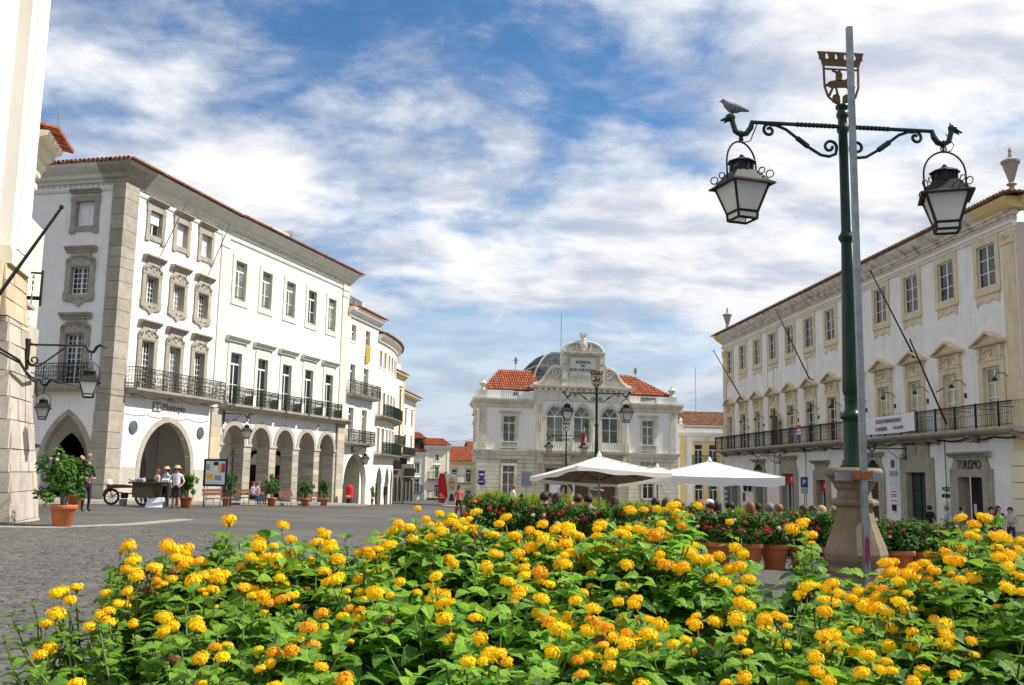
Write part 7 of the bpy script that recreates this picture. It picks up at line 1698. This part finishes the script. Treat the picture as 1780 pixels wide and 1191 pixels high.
CH_SEAT = (lambda q: (q.box(-.22, .22, -.22, .22, .42, .46), q.mesh('seat', ['wood_dark']))[1])(MB()); CH_BACK = (lambda q: (q.box(-.2, .2, .2, .23, .55, .85), q.mesh('backrest', ['wood_dark']))[1])(MB()); CH_LEG = (lambda q: (q.tube([(0, 0, 0), (0, 0, .42)], .014, 5), q.mesh('leg', ['iron']))[1])(MB())
for x, yy, hr, st, sh, rot, lab, hat in DN:
    z = G(x, yy); rz = rad(rot)
    person(lab, 'sit_f' if st == 'long' else 'sit', x, yy, rz, sh, (.03, .03, .04), hr, st, h=1.72, hat=hat, group='diners on the cafe terrace')
    c = thing('cafe_chair', 'dark cafe chair under the ' + lab, 'chair', (x, yy, z), rz, 'cafe chairs on the terrace')
    link('seat', CH_SEAT, c); link('backrest', CH_BACK, c)
    for a, b_ in ((-.19, -.19), (.19, -.19), (-.19, .2), (.19, .2)): link('leg', CH_LEG, c, (a, b_, 0))

# ================================================================ PARASOLS
def parasol(x, y, rz, half, ze, zp, label, tilt=0.0, flap=.28):
    t = thing('parasol', label, 'parasol', (x, y, G(x, y)), rz, 'white cafe parasols'); g0 = G(x, y); ze -= g0; zp -= g0
    n = 8; mb = MB()
    def h(u, v):                                        # square canopy with slack between the ribs
        m_ = max(abs(u), abs(v)); e = min(abs(u), abs(v)) / max(m_, 1e-6); return zp + (ze - zp) * m_ - .035 * m_ * m_ * (1 - e ** 2) - .03 * sin(pi * m_) + tilt * (-sin(rz) * u - cos(rz) * v)
    N = 16; ids = {}
    for i in range(N + 1):
        for k in range(N + 1):
            u, v = 2 * i / N - 1, 2 * k / N - 1; ids[i, k] = mb.p(u * half, v * half, h(u, v))
    for i in range(N):
        for k in range(N): mb.face(ids[i, k], ids[i + 1, k], ids[i + 1, k + 1], ids[i, k + 1])
    mb.obj('canopy', 'canvas', t, smooth=True)
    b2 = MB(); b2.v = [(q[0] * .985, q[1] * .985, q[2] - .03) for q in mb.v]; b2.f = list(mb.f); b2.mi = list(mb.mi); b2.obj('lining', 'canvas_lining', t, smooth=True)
    mb = MB()
    for ax_, sg in ((0, -1), (0, 1), (1, -1), (1, 1)):
        pr = None
        for i in range(N + 1):
            u = 2 * i / N - 1; p = (u, sg) if ax_ else (sg, u); zt = h(*p); q = (mb.p(p[0] * half, p[1] * half, zt), mb.p(p[0] * half * 1.0, p[1] * half * 1.0, zt - flap + .025 * sin(i * .9 + sg)))
            if pr: mb.face(pr[0], q[0], q[1], pr[1])
            pr = q
    mb.obj('valance', 'canvas', t)
    mb = MB(); mb.tube([(0, 0, 0), (0, 0, zp - .05)], .035, 8); mb.obj('pole', 'galvanised', t)
    mb = MB(); mb.box(-.4, .4, -.4, .4, .0, .08); mb.obj('base_plate', 'iron', t)
    mb = MB(); mb.lathe([(.09, zp + .0), (.07, zp + .06), (.03, zp + .14), (.01, zp + .16)], 8); mb.obj('finial', 'white_plain', t)
    for a in (-1, 0, 1):
        for b_ in (-1, 0, 1):
            if a or b_:
                mb = MB(); mb.tube([(0, 0, zp - .12), (a * half * .97, b_ * half * .97, h(a * .97, b_ * .97) - .05)], .014, 4); mb.tube([(0, 0, zp - .75), (a * half * .5, b_ * half * .5, h(a * .5, b_ * .5) - .07)], .011, 4); mb.obj('rib', 'wood_red', t)
    mb = MB()
    for a, b_ in ((1, 1), (1, -1), (-1, 1), (-1, -1), (1, 0), (-1, 0), (0, 1), (0, -1)): mb.tube([(a * half * q, b_ * half * q, h(a * q, b_ * q) + .006) for q in (.02, .25, .5, .75, 1)], .012, 4)
    mb.obj('seams', 'canvas', t)
    return t
parasol(2.78, 30.0, rad(24), 1.62, 1.24, 1.82, 'big white square parasol nearest the old bank door', .20, .13)
parasol(7.05, 34.0, rad(6), 1.96, 1.28, 1.80, 'white square parasol nearest the long facade')
parasol(6.5, 42.5, rad(20), 1.4, 1.22, 1.66, 'white parasol peeking out behind the other two')

# ================================================================ STREET FURNITURE
def bench(x, y, rz, label):
    t = thing('bench', label, 'bench', (x, y, G(x, y)), rz, 'red wooden benches before the arcade')
    for k in range(3): mb = cached(('bs', k), lambda: (lambda q: (q.box(-.85, .85, -.25 + k * .15, -.13 + k * .15, .43, .465), q.mesh('seat_slat', ['wood_red']))[1])(MB())); link('seat_slat', mb, t)
    for k in range(2): mb = cached(('bb', k), lambda: (lambda q: (q.box(-.85, .85, .24 + .04 * k, .265 + .04 * k, .58 + k * .17, .72 + k * .17), q.mesh('back_slat', ['wood_red']))[1])(MB())); link('back_slat', mb, t)
    for s_ in (-1, 1): link('leg', cached('bleg', lambda: (lambda q: (q.tube([(0, -.24, 0), (0, -.22, .42), (0, .2, .42), (0, .3, .92)], .02, 5), q.tube([(0, .2, .42), (0, .26, 0)], .02, 5), q.mesh('leg', ['galvanised']))[2])(MB())), t, (s_ * .65, 0, 0))
    return t
BR = pi / 2 - A15 + pi * 0
for (x, y), lab in (((-14.05, 46.6), 'red slatted bench between the white-shirted man and the poster board'), ((-14.75, 54.4), 'red slatted bench occupied by the seated couple'), ((-13.3, 58.6), 'red slatted bench before the second round arch'), ((-12.55, 62.8), 'red slatted bench farthest along the arcade')): bench(x, y, pi / 2 - A15, lab)
pb = thing('poster_board', 'dark framed poster board on legs before the arcade corner', 'notice board', (-14.75, 48.4, G(-14.75, 48.4)), rad(4))
mb = MB(); mb.box(-.58, .58, -.05, .05, 1.0, 1.06); mb.box(-.58, .58, -.05, .05, 2.3, 2.36); mb.box(-.58, -.52, -.05, .05, 1.06, 2.3); mb.box(.52, .58, -.05, .05, 1.06, 2.3); mb.box(-.52, .52, .0, .04, 1.06, 2.3); mb.obj('frame', 'iron', pb)
for s_ in (-.5, .5): mb = MB(); mb.tube([(s_, 0, 0), (s_, 0, 1.0)], .03, 5); mb.obj('leg', 'iron', pb)
mb = MB(); mb.tube([(.8, .1, 0), (.8, .1, 2.9)], .035, 5); mb.tube([(.8, .1, 2.8), (.5, .05, 2.35)], .015, 4); mb.obj('side_post', 'iron', pb)
mb = MB(); mb.box(-.48, .48, -.02, -.005, 1.1, 2.26); mb.obj('sheet', 'white_plain', pb)
for x0, x1, z0, z1, c in ((-.46, -.3, 1.8, 2.1, 'grey_print'), (-.1, .12, 2.05, 2.22, 'black_letter'), (.13, .28, 1.7, 2.15, 'yellow_print'), (.29, .46, 1.7, 2.15, 'magenta'), (-.45, -.1, 1.35, 1.62, 'yellow_print'), (-.02, .3, 1.3, 1.55, 'grey_print'), (-.28, -.12, 1.75, 2.15, 'pale_print'), (-.45, .2, 1.12, 1.25, 'pale_print')): mb = MB(); mb.box(x0, x1, -.03, -.02, z0, z1); mb.obj('poster', c, pb)
mt = thing('motor_cart', 'old motor tricycle with olive box and wooden sales table', 'tricycle', (-17.6, 42.2, G(-17.6, 42.2)), rad(-2))
def wheel(x, y, r, nm='wheel'):
    mb = MB(); T_ = Matrix.Translation((x, y, r)) @ Matrix.Rotation(pi / 2, 4, 'X'); mb.T = T_
    pts = [(r * .88 * cos(a), r * .88 * sin(a), 0) for a in [k * pi / 10 for k in range(21)]]; mb.tube(pts, r * .13, 6, False); o = mb.obj('wheel', 'rubber', mt)
    mb = MB(); mb.T = T_; mb.tube([(q[0] * .84, q[1] * .84, 0) for q in pts], r * .04, 4, False); mb.lathe([(.06, -.04), (.06, .04)], 8)
    for k in range(10): a = k * pi / 5; mb.tube([(0, 0, 0), (r * .75 * cos(a), r * .75 * sin(a), 0)], .012, 4)
    mb.obj('rim', 'chrome', o)
wheel(.28, 0, .36); wheel(1.78, -.25, .36); wheel(1.78, .75, .36)
mb = MB(); mb.box(1.25, 2.2, -.2, .7, .45, .95); mb.prism([(1.3, .36), (1.4, .75), (2.15, .75), (2.3, .36)], -.3, -.2); mb.obj('box', 'olive_paint', mt)
mb = MB(); mb.tube([(.28, 0, .36), (.6, 0, .55), (1.0, 0, .5), (1.3, 0, .55)], .03, 6); mb.tube([(.28, 0, .36), (.2, 0, .75), (.6, 0, .82), (1.2, 0, .78)], .03, 6); mb.lathe([(.14, .3), (.17, .4), (.15, .55)], 10, .85, 0); mb.obj('frame', 'iron', mt)
mb = MB(); mb.prism([(.05, .78), (.1, .86), (.75, .9), (1.25, .84), (1.25, .76), (.6, .74), (.3, .72)], -.13, .13); mb.obj('saddle', 'rust_paint', mt)
mb = MB(); mb.prism([(-.1, .36), (-.04, .62), (.14, .78), (.4, .8), (.4, .74), (.2, .7), (.04, .56), (-.02, .36)], -.09, .09); mb.obj('mudguard', 'rust_paint', mt)
mb = MB(); mb.tube([(1.15, -.35, 1.12), (1.2, 0, 1.05), (1.15, .35, 1.12)], .02, 5); mb.tube([(1.2, 0, 1.05), (1.25, 0, .7)], .025, 5); mb.obj('handlebar', 'iron', mt)
mb = MB(); mb.box(1.15, 2.95, -.4, .75, .95, 1.03); mb.box(2.85, 2.95, -.4, -.32, .0, .95); mb.box(2.85, 2.95, .67, .75, .0, .95); mb.obj('table', 'wood_dark', mt)
rnd = random.Random(9)
for i, (x, m_, lab) in enumerate(((1.5, 'grey_print', 'grey tray of goods on the cart table, nearest the wheel'), (1.95, 'iron', 'dark case of goods in the middle of the cart table'), (2.6, 'white_plain', 'pale box at the end of the cart table'))):
    mb = MB(); mb.box(-.17, .17, -.2, .2, 0, .10); mb.box(-.14, .14, -.17, .17, .10, .16, .03, .03); o = mb.obj('goods_box', m_, None, (-17.6 + x, 42.2 + .05, G(-17.6, 42.2) + 1.03)); tag(o, lab, 'box')
mb = MB(); mb.box(-.13, .13, -.1, .1, 0, .14); mb.ball((0, 0, .16), .14, 10, 6, 1, .8, .6); o = mb.obj('white_bag', 'white_plain', None, (-17.5, 42.2, G(-17.6, 42.2) + .86), smooth=True); tag(o, 'white bag lying on the tricycle saddle end', 'bag')
mb = MB(); mb.T = Matrix.Rotation(rad(-35), 4, 'X'); mb.box(-.36, .36, -.02, .02, 0, .52); mb.T = None; mb.tube([(-.3, .02, .42), (-.3, .35, 0)], .012, 4); mb.tube([(.3, .02, .42), (.3, .35, 0)], .012, 4)
o = mb.obj('display_board', 'pale_print', None, (-15.25, 41.6, G(-15.25, 41.6))); tag(o, 'pale display board propped on the cobbles below the cart table', 'board')
mb = MB(); mb.lathe([(.14, 0), (.17, .25), (.17, .3), (.13, .3)], 12); o = mb.obj('metal_bucket', 'galvanised', None, (-16.7, 41.95, G(-16.7, 41.95))); tag(o, 'metal bucket standing between the tricycle wheels', 'bucket')
rb = thing('red_bin', 'red post box shaped bin at the wide arch of the narrow house', 'bin', (-12.0, 72.5, G(-12, 72.5)))
mb = MB(); mb.lathe([(.26, .45), (.3, .5), (.3, 1.25), (.26, 1.4), (.15, 1.48), (.02, 1.5)], 14); mb.obj('drum', 'red_paint', rb, smooth=False); mb = MB(); mb.lathe([(.2, 0), (.18, .45)], 10); mb.obj('foot', 'iron', rb); mb = MB(); mb.box(-.16, .16, -.31, -.28, .58, .72); mb.obj('label_plate', 'white_plain', rb)
bb = thing('black_bin', 'small black litter bin fixed by the last low arch', 'bin', (-10.9, 84.5, G(-10.9, 84.5))); mb = MB(); mb.lathe([(.2, .8), (.24, .9), (.26, 1.5), (.2, 1.55)], 10); mb.obj('drum', 'iron', bb); mb = MB(); mb.tube([(0, .1, 0), (0, .1, .9)], .04, 5); mb.obj('post', 'iron', bb)
def sign(name, label, x, y, hgt, plates, rz=0.0):
    t = thing(name, label, 'sign', (x, y, G(x, y)), rz)
    mb = MB(); mb.tube([(0, .03, 0), (0, .03, hgt)], .035, 6); mb.obj('post', 'galvanised', t)
    for kind, z, w, h_, mt_ in plates:
        mb = MB()
        if kind == 'disc': mb.T = Matrix.Translation((0, -.02, z)) @ Matrix.Rotation(pi / 2, 4, 'X'); mb.lathe([(w / 2, 0), (w / 2, .02)], 20)
        else: mb.box(-w / 2, w / 2, -.02, 0, z - h_ / 2, z + h_ / 2)
        mb.obj('plate', mt_, t)
    return t
s1 = sign('no_parking_sign', 'round no-parking sign below a small tow-away plate before the bank', -2.5, 86.0, 3.3, (('disc', 2.4, .72, 0, 'purple_sign'), ('box', 3.05, .6, .6, 'blue_sign')))
mb = MB(); mb.box(-.22, .22, -.035, -.03, 2.94, 3.1); mb.obj('tow_mark', 'white_plain', s1); mb = MB(); mb.box(-.25, .25, -.06, -.045, 2.36, 2.44); mb.obj('bar', 'white_plain', s1)
s2 = sign('blue_sign', 'pale blue rectangular direction sign seen against the bank wall', 1.5, 85.0, 3.4, (('box', 2.75, .95, 1.25, 'blue_pale'),))
s3 = sign('parking_sign', 'tall narrow blue parking sign in front of the long facade', 17.4, 57.0, 3.2, (('box', 2.85, .42, .62, 'blue_sign'), ('box', 2.35, .42, .3, 'grey_print')), rad(-20))
text('P', .4, s3, (0, -.03, 2.72), 'white_plain', ext=.003)
fp_ = thing('face_poster', 'pale hoarding with a cropped portrait beside the bank doors', 'poster', (4.6, 87.5, G(4.6, 87.5)), rad(14))
mb = MB(); mb.box(-1.0, 1.35, 0, .06, .3, 3.2); mb.obj('panel', 'pale_print', fp_); mb = MB(); mb.box(-.95, -.9, -.02, .1, 0, .3); mb.box(1.2, 1.25, -.02, .1, 0, .3); mb.obj('legs', 'iron', fp_)
mb = MB(); mb.T = Matrix.Translation((.6, -.015, 1.9)) @ Matrix.Rotation(pi / 2, 4, 'X'); mb.lathe([(.62, 0), (.62, .012)], 24, 0, .18, 0, 1, 1.05); mb.obj('printed_hair', 'wood_dark', fp_); mb = MB(); mb.T = Matrix.Translation((.6, -.03, 1.7)) @ Matrix.Rotation(pi / 2, 4, 'X'); mb.lathe([(.5, 0), (.5, .012)], 24, 0, 0, 0, 1, 1.3); mb.obj('printed_face', 'skin', fp_)
rp = thing('red_poster', 'tall red and white election hoarding with a pale printed face in the side street', 'poster', (-7.6, 120.0, G(-7.6, 120)), rad(3))
mb = MB(); mb.box(-1.15, 1.0, 0, .1, .1, 3.6); mb.obj('panel', 'white_plain', rp); mb = MB(); mb.prism([(-1.15, .1), (-.5, .0), (-.05, .8), (-.15, 2.0), (-.45, 3.65), (-1.1, 3.65), (-1.3, 2.5), (-1.25, .8)], -.03, -.005); mb.obj('red_shape', 'red_paint', rp)
mb = MB(); mb.T = Matrix.Translation((.42, -.02, 2.35)) @ Matrix.Rotation(pi / 2, 4, 'X'); mb.lathe([(.52, 0), (.52, .012)], 20, 0, 0, 0, .95, 1.7); mb.obj('printed_face', 'petal_pale', rp); mb = MB(); mb.box(.15, .5, -.05, -.035, 2.5, 2.6); mb.box(.6, .85, -.05, -.035, 2.5, 2.6); mb.box(.35, .75, -.05, -.035, 1.85, 1.93); mb.prism([(.1, .3), (.8, .3), (.6, 1.2), (.3, 1.2)], -.05, -.035); mb.obj('printed_features', 'wood_dark', rp)
for k, w in ((0, .3), (1, .5), (2, .7)): mb = MB(); mb.box(-1.05, -1.05 + w, -.045, -.032, 1.1 - k * .22, 1.2 - k * .22); mb.obj('printed_line', 'white_plain', rp)
bm = thing('blue_banner', 'tall blue banner sign hung at the far ground floor of the long facade', 'sign', on(lf, 1.2, -.25, -2.0), rad(-85.51)); mb = MB(); mb.box(-.5, .5, -.03, .0, .2, 3.0); mb.obj('panel', 'blue_sign', bm)
mb = MB()
for k in range(5): mb.box(-.3, .3, -.04, -.03, .7 + k * .45, .85 + k * .45)
mb.obj('printed_lines', 'pale_print', bm)
# overhead wires
for i, (a, b_, sag, lab) in enumerate((((-13.35, 120.5, 5.6), (3.2, 93.1, 6.6), 1.2, 'thin overhead wire from the street to the bank front'), ((-12.2, 20.5, 3.9), (-16.8, 47.6, 4.75), .5, 'sagging cable from church to corner building'))):
    mb = MB(); a = Vector(a); b_ = Vector(b_); mb.tube([a.lerp(b_, k / 12) - Vector((0, 0, sag * 4 * (k / 12) * (1 - k / 12))) for k in range(13)], .016, 4); tag(mb.obj('overhead_wire', 'iron'), lab, 'wire')
lp = thing('lamp_post', 'plain tall lighting pole at the mouth of the side street', 'pole', (-10.55, 96.0, G(-10.5, 96)))
mb = MB(); mb.tube([(0, 0, 0), (0, 0, 4.6)], [.07, .045], 6); mb.obj('shaft', 'galvanised', lp); mb = MB(); mb.box(-.3, .3, -.1, .1, 3.9, 4.5); mb.obj('head', 'iron', lp)
bird(on(ab, -.1, -.4, 5.15), 1.0, 'small pigeon on the ledge where the two white facades meet')

# lettering becomes plain mesh objects
bpy.context.view_layer.update(); dg = bpy.context.evaluated_depsgraph_get()
for o in [q for q in scene.objects if q.type == 'FONT']:
    me = bpy.data.meshes.new_from_object(o.evaluated_get(dg)); n = bpy.data.objects.new('lettering', me); col.objects.link(n)
    n.parent = o.parent; n.location = o.location; n.rotation_euler = o.rotation_euler; n.scale = o.scale
    bpy.data.objects.remove(o)
